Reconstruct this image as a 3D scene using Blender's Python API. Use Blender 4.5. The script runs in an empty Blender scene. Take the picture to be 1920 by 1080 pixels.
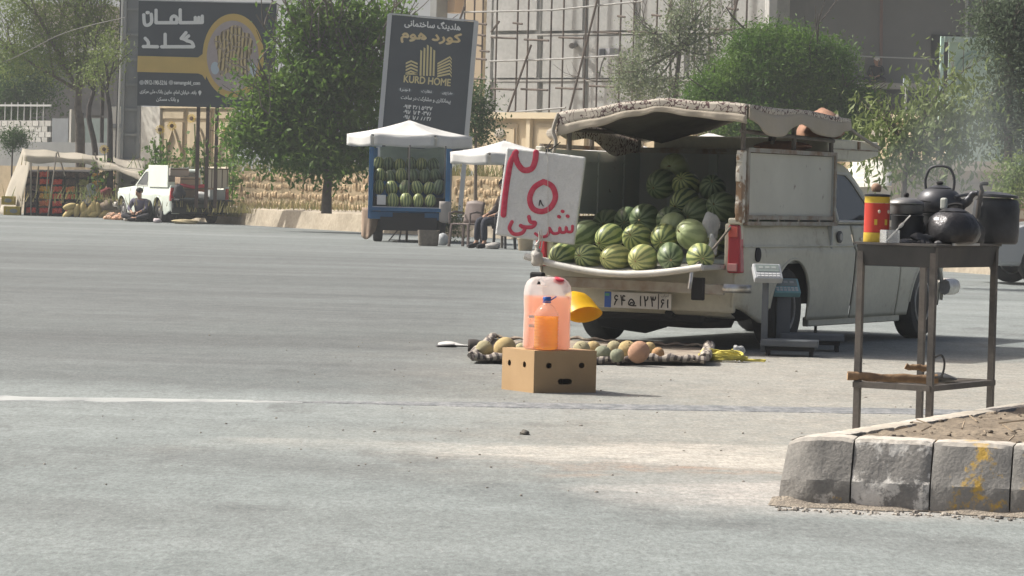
import bpy, math, random, re
from mathutils import Vector, Matrix, Euler
from math import sin, cos, pi, radians as R
SC = bpy.context.scene
COL = SC.collection
rnd = random.Random(7)

# ---------------------------------------------------------------- camera
FPX, CX, CY = 6500.0, 960.0, 540.0
CAMH, ROLL = 1.12, R(1.5)
PITCH = math.atan((540 - 352) / FPX)
_F = Vector((0, cos(PITCH), -sin(PITCH)))
_U0 = Vector((0, sin(PITCH), cos(PITCH)))
_X0 = Vector((1, 0, 0))
_R = _X0 * cos(ROLL) + _U0 * sin(ROLL)
_U = -_X0 * sin(ROLL) + _U0 * cos(ROLL)
CAMP = Vector((0, 0, CAMH))
cam = bpy.data.cameras.new('camera')
cam.sensor_width = 36.0
cam.lens = 36.0 * FPX / 1920.0
cam.clip_start = 0.5
cam.clip_end = 5000
camo = bpy.data.objects.new('camera', cam)
camo.matrix_world = Matrix(((_R.x, _U.x, -_F.x, 0), (_R.y, _U.y, -_F.y, 0), (_R.z, _U.z, -_F.z, CAMH), (0, 0, 0, 1)))
COL.objects.link(camo)
SC.camera = camo

# ---------------------------------------------------------------- world, sun, exposure
SUN_DIR = Vector((-0.93, 0.36, 0)).normalized()          # horizontal direction towards the sun
SUN_EL = R(47)
world = bpy.data.worlds.new('World')
SC.world = world
world.use_nodes = True
wn = world.node_tree
sky = wn.nodes.new('ShaderNodeTexSky')
sky.sky_type = 'NISHITA'
sky.sun_disc = False
sky.sun_elevation = SUN_EL
sky.sun_rotation = math.atan2(SUN_DIR.x, SUN_DIR.y)
sky.air_density = 0.7
sky.dust_density = 9.0
sky.ozone_density = 0.6
wn.links.new(sky.outputs[0], wn.nodes['Background'].inputs[0])
wn.nodes['Background'].inputs[1].default_value = 0.11
sl = bpy.data.lights.new('sun', 'SUN')
sl.energy = 4.8
sl.angle = R(0.7)
sl.color = (1.0, 0.965, 0.90)
so = bpy.data.objects.new('sun', sl)
to_sun = Vector((SUN_DIR.x * cos(SUN_EL), SUN_DIR.y * cos(SUN_EL), sin(SUN_EL)))
so.rotation_euler = to_sun.to_track_quat('Z', 'Y').to_euler()
so.location = (-20, 20, 40)
COL.objects.link(so)
SC.view_settings.view_transform = 'Standard'
SC.view_settings.look = 'None'
SC.view_settings.gamma = 1.0
SC.view_settings.exposure = 0.42
SC.render.engine = 'CYCLES'
SC.cycles.max_bounces = 8
SC.cycles.diffuse_bounces = 3
SC.cycles.glossy_bounces = 2
SC.cycles.transmission_bounces = 6
SC.cycles.transparent_max_bounces = 12
SC.cycles.volume_bounces = 0
SC.cycles.use_denoising = True
SC.cycles.volume_step_rate = 1.0
SC.cycles.volume_max_steps = 256

# ---------------------------------------------------------------- pixel -> place (positions measured on the ground)
def ray(px, py):
    return _F * FPX + _R * (px - CX) + _U * (CY - py)
def P(px, py, D):
    d = ray(px, py)
    return CAMP + d * (D / d.y)
def G(px, py, z=0.0):
    d = ray(px, py)
    return CAMP + d * ((z - CAMH) / d.z)
def hor(px):
    return 352 + math.tan(ROLL) * (px - 960)
def ZH(px, py, D):
    return P(px, py, D).z

# ---------------------------------------------------------------- mesh helpers
class MB:
    def __init__(s):
        s.v = []; s.f = []
    def add(s, vs, fs, M=None):
        n = len(s.v)
        if M is not None:
            vs = [M @ Vector(p) for p in vs]
        s.v += [tuple(p) for p in vs]
        s.f += [tuple(i + n for i in f) for f in fs]
        return s
    def box(s, c, d, M=None, rz=0, taper=(1, 1)):
        hx, hy, hz = d[0] / 2, d[1] / 2, d[2] / 2
        tx, ty = taper
        vs = [(-hx, -hy, -hz), (hx, -hy, -hz), (hx, hy, -hz), (-hx, hy, -hz),
              (-hx * tx, -hy * ty, hz), (hx * tx, -hy * ty, hz), (hx * tx, hy * ty, hz), (-hx * tx, hy * ty, hz)]
        m = Matrix.Translation(c) @ Matrix.Rotation(rz, 4, 'Z')
        if M is not None: m = M @ m
        return s.add(vs, [(3, 2, 1, 0), (4, 5, 6, 7), (0, 1, 5, 4), (1, 2, 6, 5), (2, 3, 7, 6), (3, 0, 4, 7)], m)
    def hexa(s, vs):
        return s.add(vs, [(3, 2, 1, 0), (4, 5, 6, 7), (0, 1, 5, 4), (1, 2, 6, 5), (2, 3, 7, 6), (3, 0, 4, 7)])
    def tube(s, pts, r, n=8, cap=True, flat=1.0, axis=None):
        pts = [Vector(p) for p in pts]
        if not isinstance(r, (list, tuple)): r = [r] * len(pts)
        rings = []; up = None
        for i, p in enumerate(pts):
            a = pts[max(i - 1, 0)]; b = pts[min(i + 1, len(pts) - 1)]
            t = (b - a)
            t = t.normalized() if t.length > 1e-9 else Vector((0, 0, 1))
            if axis is not None:
                up = Vector(axis)
            elif up is None:
                up = Vector((0, 0, 1)) if abs(t.z) < 0.9 else Vector((1, 0, 0))
            x = t.cross(up)
            if x.length < 1e-6: x = t.cross(Vector((1, 0.1, 0)))
            x.normalize(); y = x.cross(t).normalized()
            if axis is None: up = y
            rings.append([p + x * (cos(2 * pi * k / n) * r[i]) + y * (sin(2 * pi * k / n) * r[i] * flat) for k in range(n)])
        vs = [q for g in rings for q in g]; fs = []
        for i in range(len(pts) - 1):
            for k in range(n):
                a = i * n + k; b = i * n + (k + 1) % n
                fs.append((a, b, b + n, a + n))
        if cap:
            fs.append(tuple(reversed(range(n)))); fs.append(tuple(range((len(pts) - 1) * n, len(pts) * n)))
        return s.add(vs, fs)
    def bar(s, a, b, w, h=None, up=(0, 0, 1)):
        a = Vector(a); b = Vector(b); h = w if h is None else h
        t = (b - a).normalized(); u = Vector(up)
        if abs(t.dot(u)) > 0.98: u = Vector((0, 1, 0))
        x = t.cross(u).normalized() * (w / 2); y = x.cross(t).normalized() * (h / 2)
        return s.add([a - x - y, a + x - y, a + x + y, a - x + y, b - x - y, b + x - y, b + x + y, b - x + y],
                     [(3, 2, 1, 0), (4, 5, 6, 7), (0, 1, 5, 4), (1, 2, 6, 5), (2, 3, 7, 6), (3, 0, 4, 7)])
    def lathe(s, prof, n=24, M=None):
        vs = []; fs = []
        for r, z in prof:
            vs += [(r * cos(2 * pi * k / n), r * sin(2 * pi * k / n), z) for k in range(n)]
        for i in range(len(prof) - 1):
            for k in range(n):
                a = i * n + k; b = i * n + (k + 1) % n
                fs.append((a, b, b + n, a + n))
        fs.append(tuple(reversed(range(n)))); fs.append(tuple(range((len(prof) - 1) * n, len(prof) * n)))
        return s.add(vs, fs, M)
    def ell(s, c, r, nu=16, nv=10, M=None, fn=None):
        vs = [(0, 0, -1)]; fs = []
        for j in range(1, nv):
            t = -pi / 2 + pi * j / nv
            vs += [(cos(t) * cos(2 * pi * k / nu), cos(t) * sin(2 * pi * k / nu), sin(t)) for k in range(nu)]
        vs.append((0, 0, 1))
        for k in range(nu):
            fs.append((0, 1 + (k + 1) % nu, 1 + k))
            e = len(vs) - 1; b = 1 + (nv - 2) * nu
            fs.append((e, b + k, b + (k + 1) % nu))
        for j in range(nv - 2):
            for k in range(nu):
                a = 1 + j * nu + k; b = 1 + j * nu + (k + 1) % nu
                fs.append((a, b, b + nu, a + nu))
        if fn: vs = [fn(Vector(p)) for p in vs]
        m = Matrix.Translation(c) @ Matrix.Diagonal((r[0], r[1], r[2], 1))
        if M is not None: m = Matrix.Translation(c) @ M @ Matrix.Diagonal((r[0], r[1], r[2], 1))
        return s.add(vs, fs, m)
    def grid(s, fn, nu, nv):
        vs = [fn(i / nu, j / nv) for j in range(nv + 1) for i in range(nu + 1)]
        fs = [(j * (nu + 1) + i, j * (nu + 1) + i + 1, (j + 1) * (nu + 1) + i + 1, (j + 1) * (nu + 1) + i) for j in range(nv) for i in range(nu)]
        return s.add(vs, fs)
    def loft(s, rings, cap=True):
        n = len(rings[0]); vs = [p for g in rings for p in g]; fs = []
        for i in range(len(rings) - 1):
            for k in range(n):
                a = i * n + k; b = i * n + (k + 1) % n
                fs.append((a, b, b + n, a + n))
        if cap:
            fs.append(tuple(reversed(range(n)))); fs.append(tuple(range((len(rings) - 1) * n, len(rings) * n)))
        return s.add(vs, fs)
    def prism(s, poly, fn0, fn1):
        """poly: list of 2-D points; fn0/fn1 map a 2-D point to the two end planes"""
        n = len(poly)
        vs = [fn0(p) for p in poly] + [fn1(p) for p in poly]
        fs = [tuple(reversed(range(n))), tuple(range(n, 2 * n))] + [(k, (k + 1) % n, n + (k + 1) % n, n + k) for k in range(n)]
        return s.add(vs, fs)
    def mesh(s, name, smooth=False):
        me = bpy.data.meshes.new(name)
        me.from_pydata(s.v, [], s.f)
        if smooth:
            me.polygons.foreach_set('use_smooth', [True] * len(me.polygons))
            me.set_sharp_from_angle(angle=R(50))
        me.update()
        return me
    def build(s, name, mat, parent=None, smooth=False, bevel=0, solid=0, loc=None, rot=None, fix=True, subsurf=0, sharp=50):
        me = s.mesh(name, smooth)
        if fix:
            import bmesh
            bm = bmesh.new(); bm.from_mesh(me)
            bmesh.ops.recalc_face_normals(bm, faces=bm.faces)
            bm.to_mesh(me); bm.free()
            if smooth: me.set_sharp_from_angle(angle=R(sharp))
        o = bpy.data.objects.new(name, me)
        COL.objects.link(o)
        if mat is not None: me.materials.append(mat)
        if parent is not None: o.parent = parent
        if loc is not None: o.location = loc
        if rot is not None: o.rotation_euler = rot
        if solid:
            m = o.modifiers.new('solid', 'SOLIDIFY'); m.thickness = solid; m.offset = 0
        if bevel:
            m = o.modifiers.new('bevel', 'BEVEL'); m.width = bevel; m.segments = 2; m.limit_method = 'ANGLE'; m.angle_limit = R(40)
        if subsurf:
            m = o.modifiers.new('sub', 'SUBSURF'); m.levels = subsurf; m.render_levels = subsurf
        return o

def tag(o, label=None, cat=None, group=None, kind=None):
    if label: o['label'] = label
    if cat: o['category'] = cat
    if group: o['group'] = group
    if kind: o['kind'] = kind
    return o
def thing(name, label, cat, loc=(0, 0, 0), rz=0, group=None, rot=None):
    o = bpy.data.objects.new(name, None)
    COL.objects.link(o)
    o.empty_display_size = 0.1
    o.location = loc
    o.rotation_euler = rot if rot is not None else (0, 0, rz)
    return tag(o, label, cat, group)
def dup_tree(root, loc, rot=None, label=None):
    r = root.copy(); COL.objects.link(r); r.location = loc
    if rot is not None: r.rotation_euler = rot
    if label: r['label'] = label
    for ch in list(root.children):
        c = ch.copy(); COL.objects.link(c); c.parent = r
        for g in ch.children:
            d = g.copy(); COL.objects.link(d); d.parent = c
    return r
def spline(pts, k=6):
    pts = [Vector(p) for p in pts]; out = []
    for i in range(len(pts) - 1):
        p0 = pts[max(i - 1, 0)]; p1 = pts[i]; p2 = pts[i + 1]; p3 = pts[min(i + 2, len(pts) - 1)]
        for j in range(k):
            t = j / k
            out.append(0.5 * ((2 * p1) + (-p0 + p2) * t + (2 * p0 - 5 * p1 + 4 * p2 - p3) * t * t + (-p0 + 3 * p1 - 3 * p2 + p3) * t ** 3))
    out.append(pts[-1])
    return out
def toward(root, w):
    """world point -> local point of an unscaled root"""
    m = Matrix.Translation(root.location) @ root.rotation_euler.to_matrix().to_4x4()
    return m.inverted() @ Vector(w)

# ---------------------------------------------------------------- materials
def lin(c):
    return tuple(((x / 255) / 12.92 if x / 255 <= 0.04045 else ((x / 255 + 0.055) / 1.055) ** 2.4) for x in c)
def rgb(c, k=1.0):
    return tuple(x * k for x in lin(c)) + (1,)
MATS = {}
def M(name, c, rough=0.7, c2=None, scale=5, lo=0.35, hi=0.65, detail=6, bump=0.0, bscale=60, metal=0, spots=None, vary=0,
      translucent=None, stretch=None, spec=0.3, coat=0, fine=0.0, fscale=200, alpha=None, dust=None):
    """c,c2 linear rgb; spots = (colour, scale, threshold); vary = brightness change from copy to copy"""
    if name in MATS: return MATS[name]
    m = bpy.data.materials.new(name); MATS[name] = m
    m.use_nodes = True
    nt = m.node_tree; N = nt.nodes; L = nt.links
    b = N['Principled BSDF']; out = N['Material Output']
    b.inputs['Roughness'].default_value = rough
    b.inputs['Metallic'].default_value = metal
    b.inputs['Specular IOR Level'].default_value = spec
    b.inputs['Coat Weight'].default_value = coat
    tc = N.new('ShaderNodeTexCoord'); mp = N.new('ShaderNodeMapping')
    L.new(tc.outputs['Object'], mp.inputs[0])
    if stretch: mp.inputs['Scale'].default_value = stretch
    c = tuple(c[:3]) + (1,)
    cur = None
    def noise(sc, det=detail, ro=0.6):
        n = N.new('ShaderNodeTexNoise'); n.inputs['Scale'].default_value = sc
        n.inputs['Detail'].default_value = det; n.inputs['Roughness'].default_value = ro
        L.new(mp.outputs[0], n.inputs['Vector']); return n.outputs['Fac']
    def ramp(src, a, bb):
        r = N.new('ShaderNodeMapRange'); r.inputs['From Min'].default_value = a; r.inputs['From Max'].default_value = bb
        L.new(src, r.inputs['Value']); return r.outputs[0]
    def mix(f, a, bb, mode='MIX'):
        x = N.new('ShaderNodeMix'); x.data_type = 'RGBA'; x.blend_type = mode
        if isinstance(f, (int, float)): x.inputs[0].default_value = f
        else: L.new(f, x.inputs[0])
        for i, q in ((6, a), (7, bb)):
            if isinstance(q, tuple): x.inputs[i].default_value = q
            else: L.new(q, x.inputs[i])
        return x.outputs[2]
    cur = c
    if c2 is not None:
        cur = mix(ramp(noise(scale), lo, hi), c, tuple(c2[:3]) + (1,))
    if fine:
        g = ramp(noise(fscale, 2), 0.3, 0.7)
        k = N.new('ShaderNodeMapRange'); k.inputs['To Min'].default_value = 1 - fine; k.inputs['To Max'].default_value = 1 + fine
        L.new(g, k.inputs['Value'])
        x = N.new('ShaderNodeCombineColor')
        for i in range(3): L.new(k.outputs[0], x.inputs[i])
        cur = mix(1.0, cur, x.outputs[0], 'MULTIPLY')
    if spots:
        for (sc_, ss, th) in (spots if isinstance(spots, list) else [spots]):
            cur = mix(ramp(noise(ss, 8, 0.7), th, th + 0.06), cur, tuple(sc_[:3]) + (1,))
    if dust:
        ge = N.new('ShaderNodeNewGeometry'); sz = N.new('ShaderNodeSeparateXYZ'); L.new(ge.outputs['Normal'], sz.inputs[0])
        mu = N.new('ShaderNodeMath'); mu.operation = 'MULTIPLY'; L.new(ramp(sz.outputs[2], .55, .9), mu.inputs[0]); L.new(ramp(noise(14), .25, .6), mu.inputs[1])
        cur = mix(mu.outputs[0], cur, tuple(dust[:3]) + (1,))
    if vary:
        oi = N.new('ShaderNodeObjectInfo')
        k = N.new('ShaderNodeMapRange'); k.inputs['To Min'].default_value = 1 - vary; k.inputs['To Max'].default_value = 1 + vary
        L.new(oi.outputs['Random'], k.inputs['Value'])
        x = N.new('ShaderNodeCombineColor')
        for i in range(3): L.new(k.outputs[0], x.inputs[i])
        cur = mix(1.0, cur, x.outputs[0], 'MULTIPLY')
    if isinstance(cur, tuple): b.inputs['Base Color'].default_value = cur
    else: L.new(cur, b.inputs['Base Color'])
    if bump:
        bp = N.new('ShaderNodeBump'); bp.inputs['Strength'].default_value = min(1, bump); bp.inputs['Distance'].default_value = 0.02
        L.new(noise(bscale, 5), bp.inputs['Height']); L.new(bp.outputs[0], b.inputs['Normal'])
    if translucent is not None:
        t = N.new('ShaderNodeBsdfTranslucent'); mx = N.new('ShaderNodeMixShader'); mx.inputs[0].default_value = translucent
        if isinstance(cur, tuple): t.inputs[0].default_value = cur
        else: L.new(cur, t.inputs[0])
        L.new(b.outputs[0], mx.inputs[1]); L.new(t.outputs[0], mx.inputs[2]); L.new(mx.outputs[0], out.inputs[0])
    if alpha is not None:
        b.inputs['Alpha'].default_value = alpha
    m['_c'] = 1
    return m

# Persian lettering: joined letter forms in reading order from the right
_FORMS = {'ا':'FE8D FE8E','آ':'FE81 FE82','ب':'FE8F FE90 FE91 FE92','پ':'FB56 FB57 FB58 FB59','ت':'FE95 FE96 FE97 FE98','ج':'FE9D FE9E FE9F FEA0','خ':'FEA5 FEA6 FEA7 FEA8','د':'FEA9 FEAA','ر':'FEAD FEAE','ز':'FEAF FEB0','س':'FEB1 FEB2 FEB3 FEB4','ش':'FEB5 FEB6 FEB7 FEB8','ط':'FEC1 FEC2 FEC3 FEC4','ظ':'FEC5 FEC6 FEC7 FEC8','ک':'FB8E FB8F FB90 FB91','گ':'FB92 FB93 FB94 FB95','ل':'FEDD FEDE FEDF FEE0','م':'FEE1 FEE2 FEE3 FEE4','ن':'FEE5 FEE6 FEE7 FEE8','ه':'FEE9 FEEA FEEB FEEC','و':'FEED FEEE','ی':'FBFC FBFD FBFE FBFF'}
def shape(t):
    o = ''
    for i, ch in enumerate(t):
        if ch not in _FORMS: o += ch; continue
        f = _FORMS[ch].split()
        p = i > 0 and t[i - 1] in _FORMS and len(_FORMS[t[i - 1]].split()) == 4
        n = len(f) == 4 and i + 1 < len(t) and t[i + 1] in _FORMS
        o += chr(int(f[(2 if n else 0) + (1 if p else 0)], 16))
    return ''.join(reversed(re.findall(r'[۰-۹0-9\-]+|.', o)))
def text(body, width, height, mat, parent, x, z, y, name='lettering', bold=0.0, persian=True, rot=0):
    """flat lettering on a board that faces -Y; (x,z) is its centre, y its plane"""
    cu = bpy.data.curves.new('t', 'FONT'); cu.body = shape(body) if persian else body
    cu.size = 1
    o = bpy.data.objects.new('t', cu); COL.objects.link(o)
    dg = bpy.context.evaluated_depsgraph_get()
    me = bpy.data.meshes.new_from_object(o.evaluated_get(dg))
    bpy.data.objects.remove(o); bpy.data.curves.remove(cu)
    vs = [v.co.copy() for v in me.vertices]; fs = [tuple(p.vertices) for p in me.polygons]
    bpy.data.meshes.remove(me)
    if not vs: return None
    x0 = min(v.x for v in vs); x1 = max(v.x for v in vs); y0 = min(v.y for v in vs); y1 = max(v.y for v in vs)
    sx = width / (x1 - x0); sy = height / (y1 - y0)
    mb = MB()
    offs = [(0, 0)] if not bold else [(0, 0), (bold, 0), (-bold, 0), (0, bold), (0, -bold)]
    for k, (dx, dz) in enumerate(offs):
        mb.add([((v.x - (x0 + x1) / 2) * sx + dx, -0.0006 * k, (v.y - (y0 + y1) / 2) * sy + dz) for v in vs], fs)
    return mb.build(name, mat, parent, loc=(x, y, z), rot=(0, rot, 0), fix=False)
def strokes(lines, r, mat, parent, y, name='lettering', depth=0.004, smoothk=5, n=8):
    """thick round-ended strokes laid flat on a board that faces -Y; lines of (x,z)"""
    mb = MB()
    for i, ln in enumerate(lines):
        pts = [Vector((p[0], 0, p[1])) for p in ln]
        if smoothk > 1 and len(pts) > 2: pts = spline(pts, smoothk)
        d0 = (pts[0] - pts[1]).normalized(); d1 = (pts[-1] - pts[-2]).normalized()
        pts = [pts[0] + d0 * r * 0.9, pts[0] + d0 * r * 0.5] + pts + [pts[-1] + d1 * r * 0.5, pts[-1] + d1 * r * 0.9]
        rr = [r * 0.35, r * 0.85] + [r] * (len(pts) - 4) + [r * 0.85, r * 0.35]
        pts = [p + Vector((0, -0.0004 * i, 0)) for p in pts]
        mb.tube(pts, rr, n, flat=depth / r, axis=(0, 1, 0))
    return mb.build(name, mat, parent, smooth=True, loc=(0, y, 0))
HAZE = 0.0008
# ================================================================ SETTING
def road_material():
    m = bpy.data.materials.new('asphalt'); m.use_nodes = True
    nt = m.node_tree; N = nt.nodes; L = nt.links; b = N['Principled BSDF']
    b.inputs['Roughness'].default_value = 0.85; b.inputs['Specular IOR Level'].default_value = 0.25
    tc = N.new('ShaderNodeTexCoord')
    def mapped(s, rz=0.0):
        mp = N.new('ShaderNodeMapping'); mp.inputs['Scale'].default_value = s; mp.inputs['Rotation'].default_value = (0, 0, rz); L.new(tc.outputs['Object'], mp.inputs[0]); return mp.outputs[0]
    def noise(vec, sc, det=6, ro=0.6):
        n = N.new('ShaderNodeTexNoise'); n.inputs['Scale'].default_value = sc; n.inputs['Detail'].default_value = det
        n.inputs['Roughness'].default_value = ro; L.new(vec, n.inputs['Vector']); return n.outputs['Fac']
    def mr(src, a, c, d=0.0, e=1.0, smooth=False):
        r = N.new('ShaderNodeMapRange'); r.inputs['From Min'].default_value = a; r.inputs['From Max'].default_value = c
        r.inputs['To Min'].default_value = d; r.inputs['To Max'].default_value = e
        if smooth: r.interpolation_type = 'SMOOTHSTEP'
        L.new(src, r.inputs['Value']); return r.outputs[0]
    def math_(op, a, c):
        x = N.new('ShaderNodeMath'); x.operation = op
        for i, q in enumerate((a, c)):
            if isinstance(q, (int, float)): x.inputs[i].default_value = q
            else: L.new(q, x.inputs[i])
        return x.outputs[0]
    def mix(f, a, c, mode='MIX'):
        x = N.new('ShaderNodeMix'); x.data_type = 'RGBA'; x.blend_type = mode
        if isinstance(f, (int, float)): x.inputs[0].default_value = f
        else: L.new(f, x.inputs[0])
        for i, q in ((6, a), (7, c)):
            if isinstance(q, tuple): x.inputs[i].default_value = q
            else: L.new(q, x.inputs[i])
        return x.outputs[2]
    iso = mapped((1, 1, 1)); st = mapped((0.35, 1, 1)); stx = mapped((0.14, 0.8, 1), R(9))
    big = noise(st, 0.22, 5, 0.55)
    base = mix(mr(big, 0.38, 0.62), (0.152, 0.172, 0.168, 1), (0.212, 0.235, 0.23, 1))
    # worn darker wheel tracks and patches
    tr = noise(stx, 0.9, 4, 0.6)
    base = mix(mr(tr, 0.45, 0.72, 0, 0.55), base, (0.135, 0.147, 0.143, 1))
    sk = noise(mapped((0.8, 0.28, 1)), 1.7, 5, 0.7)
    base = mix(mr(sk, 0.565, 0.65, 0, 0.62), base, (0.11, 0.118, 0.116, 1))
    # older, darker surfacing on the far side of the joint, ridged by traffic
    sepa = N.new('ShaderNodeSeparateXYZ'); L.new(tc.outputs['Object'], sepa.inputs[0])
    rg = noise(mapped((0.13, 0.5, 1), R(-16)), 1.1, 6, 0.7)
    far = math_('MULTIPLY', mr(sepa.outputs[1], 17.6, 20.5, 0, 1, True), mr(sepa.outputs[1], 45, 70, 1, .35, True))
    far = math_('MULTIPLY', far, mr(math_('ADD', sepa.outputs[0], mr(noise(iso, .35, 4), 0, 1, -1.5, 1.5)), -.8, 1.6, 1, .15, True))
    base = mix(math_('MULTIPLY', far, mr(rg, .32, .66, .35, 1.0)), base, (0.092, 0.099, 0.098, 1))
    cv = N.new('ShaderNodeTexWave'); cv.wave_type = 'RINGS'; cv.rings_direction = 'Z'; cv.inputs['Scale'].default_value = .16; cv.inputs['Distortion'].default_value = 3.0; cv.inputs['Detail'].default_value = 4; cv.inputs['Detail Scale'].default_value = .6
    mpv = N.new('ShaderNodeMapping'); mpv.inputs['Location'].default_value = (9, -4, 0); L.new(tc.outputs['Object'], mpv.inputs[0]); L.new(mpv.outputs[0], cv.inputs['Vector'])
    base = mix(math_('MULTIPLY', mr(cv.outputs['Fac'], .62, .95, 0, .35), mr(noise(iso, .5, 4, .6), .4, .6)), base, (0.10, 0.106, 0.105, 1))
    # dust
    sep = N.new('ShaderNodeSeparateXYZ'); L.new(tc.outputs['Object'], sep.inputs[0])
    wob = noise(iso, 0.8, 5, 0.6)
    yy = math_('ADD', sep.outputs[1], mr(wob, 0, 1, -1.1, 1.1)); xx = math_('ADD', sep.outputs[0], mr(noise(iso, 0.6, 4), 0, 1, -1.2, 1.2))
    def band(y0, y1, x0, soft=0.8, xs=1.5):
        a = mr(yy, y0 - soft, y0 + soft, 0, 1, True); c = mr(yy, y1 - soft, y1 + soft, 1, 0, True); d = mr(xx, x0 - xs, x0 + xs, 0, 1, True)
        return math_('MULTIPLY', math_('MULTIPLY', a, c), d)
    grain = mr(noise(iso, 9, 6, 0.7), 0.3, 0.7, 0.35, 1.0)
    d1 = math_('MULTIPLY', band(13.6, 24.5, 0.2, 0.9, 1.6), grain)
    base = mix(math_('MULTIPLY', d1, 0.75), base, (0.335, 0.305, 0.255, 1))
    d2 = math_('MULTIPLY', band(14.2, 15.1, -0.6, 0.28, 1.1), grain)
    base = mix(math_('MULTIPLY', d2, 0.9), base, (0.44, 0.41, 0.36, 1))
    d3 = math_('MULTIPLY', band(13.75, 14.1, 0.0, 0.2, 0.9), mr(noise(iso, 5, 5, 0.7), 0.42, 0.6))
    base = mix(math_('MULTIPLY', d3, 0.75), base, (0.27, 0.185, 0.135, 1))
    d4 = math_('MULTIPLY', band(12.2, 13.4, 0.75, 0.35, 0.5), grain)
    base = mix(math_('MULTIPLY', d4, 0.9), base, (0.39, 0.36, 0.33, 1))
    # aggregate
    ag = noise(mapped((1, 0.25, 1)), 75, 3, 0.7)
    agm = mr(noise(iso, 1.3, 4, .6), .35, .65, .25, 1.0)
    base = mix(math_('MULTIPLY', agm, mr(ag, 0.58, 0.68, 0, 0.5)), base, (0.07, 0.073, 0.072, 1))
    ag2 = noise(mapped((1, 0.25, 1)), 60, 3, 0.7)
    base = mix(mr(ag2, 0.60, 0.72, 0, 0.35), base, (0.36, 0.36, 0.345, 1))
    gn = N.new('ShaderNodeCombineColor')
    gf = math_('ADD', mr(noise(mapped((1, .3, 1)), 45, 4, .85), .25, .75, -.42, .42), 1.0)
    gf = math_('MULTIPLY', gf, mr(noise(mapped((1, .5, 1)), 7, 4, .7), .3, .7, .86, 1.14))
    for i in range(3): L.new(gf, gn.inputs[i])
    base = mix(1.0, base, gn.outputs[0], 'MULTIPLY')
    L.new(base, b.inputs['Base Color'])
    bp = N.new('ShaderNodeBump'); bp.inputs['Strength'].default_value = 0.5; bp.inputs['Distance'].default_value = 0.008
    L.new(noise(iso, 70, 4, 0.6), bp.inputs['Height']); L.new(bp.outputs[0], b.inputs['Normal'])
    return m
mb = MB(); mb.add([(-500, -60, 0), (500, -60, 0), (500, 900, 0), (-500, 900, 0)], [(0, 1, 2, 3)])
tag(mb.build('road', road_material(), None), kind='structure')

def xd(px, D, z=0.0):
    return Vector(((px - 960) / 6500 * D, D, z))
# faded paint line and asphalt joint across the road
def strip(name, mat, pts, z):
    b = MB(); n = len(pts); vs = []
    for (x, y, w) in pts: vs += [(x, y - w / 2 - .012, -.002), (x, y - w / 2, z), (x, y + w / 2, z), (x, y + w / 2 + .012, -.002)]
    b.add(vs, [(4 * i + k, 4 * i + 4 + k, 4 * i + 5 + k, 4 * i + 1 + k) for i in range(n - 1) for k in range(3)])
    return b.build(name, mat, None)
def worn_paint(name, c, under, sc, thr):
    m = M(name, c, 0.8, under, sc, thr - 0.08, thr + 0.1, detail=8, stretch=(1, 0.35, 1)); return m
line = []; r2 = random.Random(3)
for i in range(60):
    t = i / 59; x = -7.0 + t * 6.4
    line.append((x, 17.3 + (x + 2.55) * 0.226 + r2.uniform(-0.02, 0.02), max(0.03, (0.46 if t < 0.6 else 0.46 * (1 - (t - 0.6) / 0.42)) + r2.uniform(-0.08, 0.08))))
tag(strip('road_marking', worn_paint('faded_paint', (0.345, 0.36, 0.35), (0.24, 0.255, 0.25), 3, 0.52), line, 0.003), kind='structure')
line = []
for i in range(70):
    t = i / 69; x = -1.3 + t * 6.5
    line.append((x, 17.72 + (x + 0.6) * 0.16 + r2.uniform(-0.015, 0.015), max(0.02, 0.42 * min(1, t * 5) + r2.uniform(-0.03, 0.03))))
tag(strip('asphalt_joint', M('joint', (0.135, 0.145, 0.15), 0.7, (0.235, 0.24, 0.24), 14, 0.42, 0.62, stretch=(1, .4, 1), fine=0.25, fscale=60), line, 0.004), kind='structure')

# gravel and litter crumbs lying about
peb = MB(); r3 = random.Random(11)
for i in range(420):
    if i < 200:
        t = r3.random(); D = 12.35 - 0.24 * t + r3.gauss(-0.03, 0.05); x = 0.95 + t * 1.4
        s = abs(r3.gauss(0, 0.0045)) + 0.002
    else:
        D = 12.5 + r3.random() ** 1.3 * 13; x = r3.uniform(-2.2, 2.4); s = abs(r3.gauss(0, 0.0028)) + 0.0016
    rr = (s * r3.uniform(.8, 1.6), s * r3.uniform(.8, 1.6), s * r3.uniform(.5, 1))
    peb.ell((x, D, rr[2] * 0.5), rr, 6, 4, Matrix.Rotation(r3.random() * 6, 4, 'Z'))
tag(peb.build('gravel', M('gravel', (0.16, 0.145, 0.125), 0.9, (0.34, 0.31, 0.27), 3, .4, .6), None), 'loose crumbs of gravel scattered over the road', kind='stuff')

# ---- far pavement
edge = [(-700, 108), (0, 101.5), (330, 97.5), (398, 90.0), (430, 88.5), (690, 80), (1000, 75), (1400, 67), (1750, 54), (2400, 44)]
pav = MB(); n = len(edge); vs = []
for (px, D) in edge:
    a = xd(px, D); jit = 0.0
    vs += [a, a + Vector((0, 0.25, 0.40)), a + Vector((0, 0.45, 0.43)), Vector((a.x * 4, 500, 0.45))]
pav.add(vs, [(4 * i + k, 4 * i + 4 + k, 4 * i + 5 + k, 4 * i + 1 + k) for i in range(n - 1) for k in range(3)])
dirt = M('dusty_ground', (0.36, 0.315, 0.245), 0.95, (0.26, 0.225, 0.17), 1.2, .35, .65, bump=0.6, bscale=8, fine=.15, fscale=12)
tag(pav.build('pavement', dirt, None, smooth=True), kind='structure')

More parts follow.
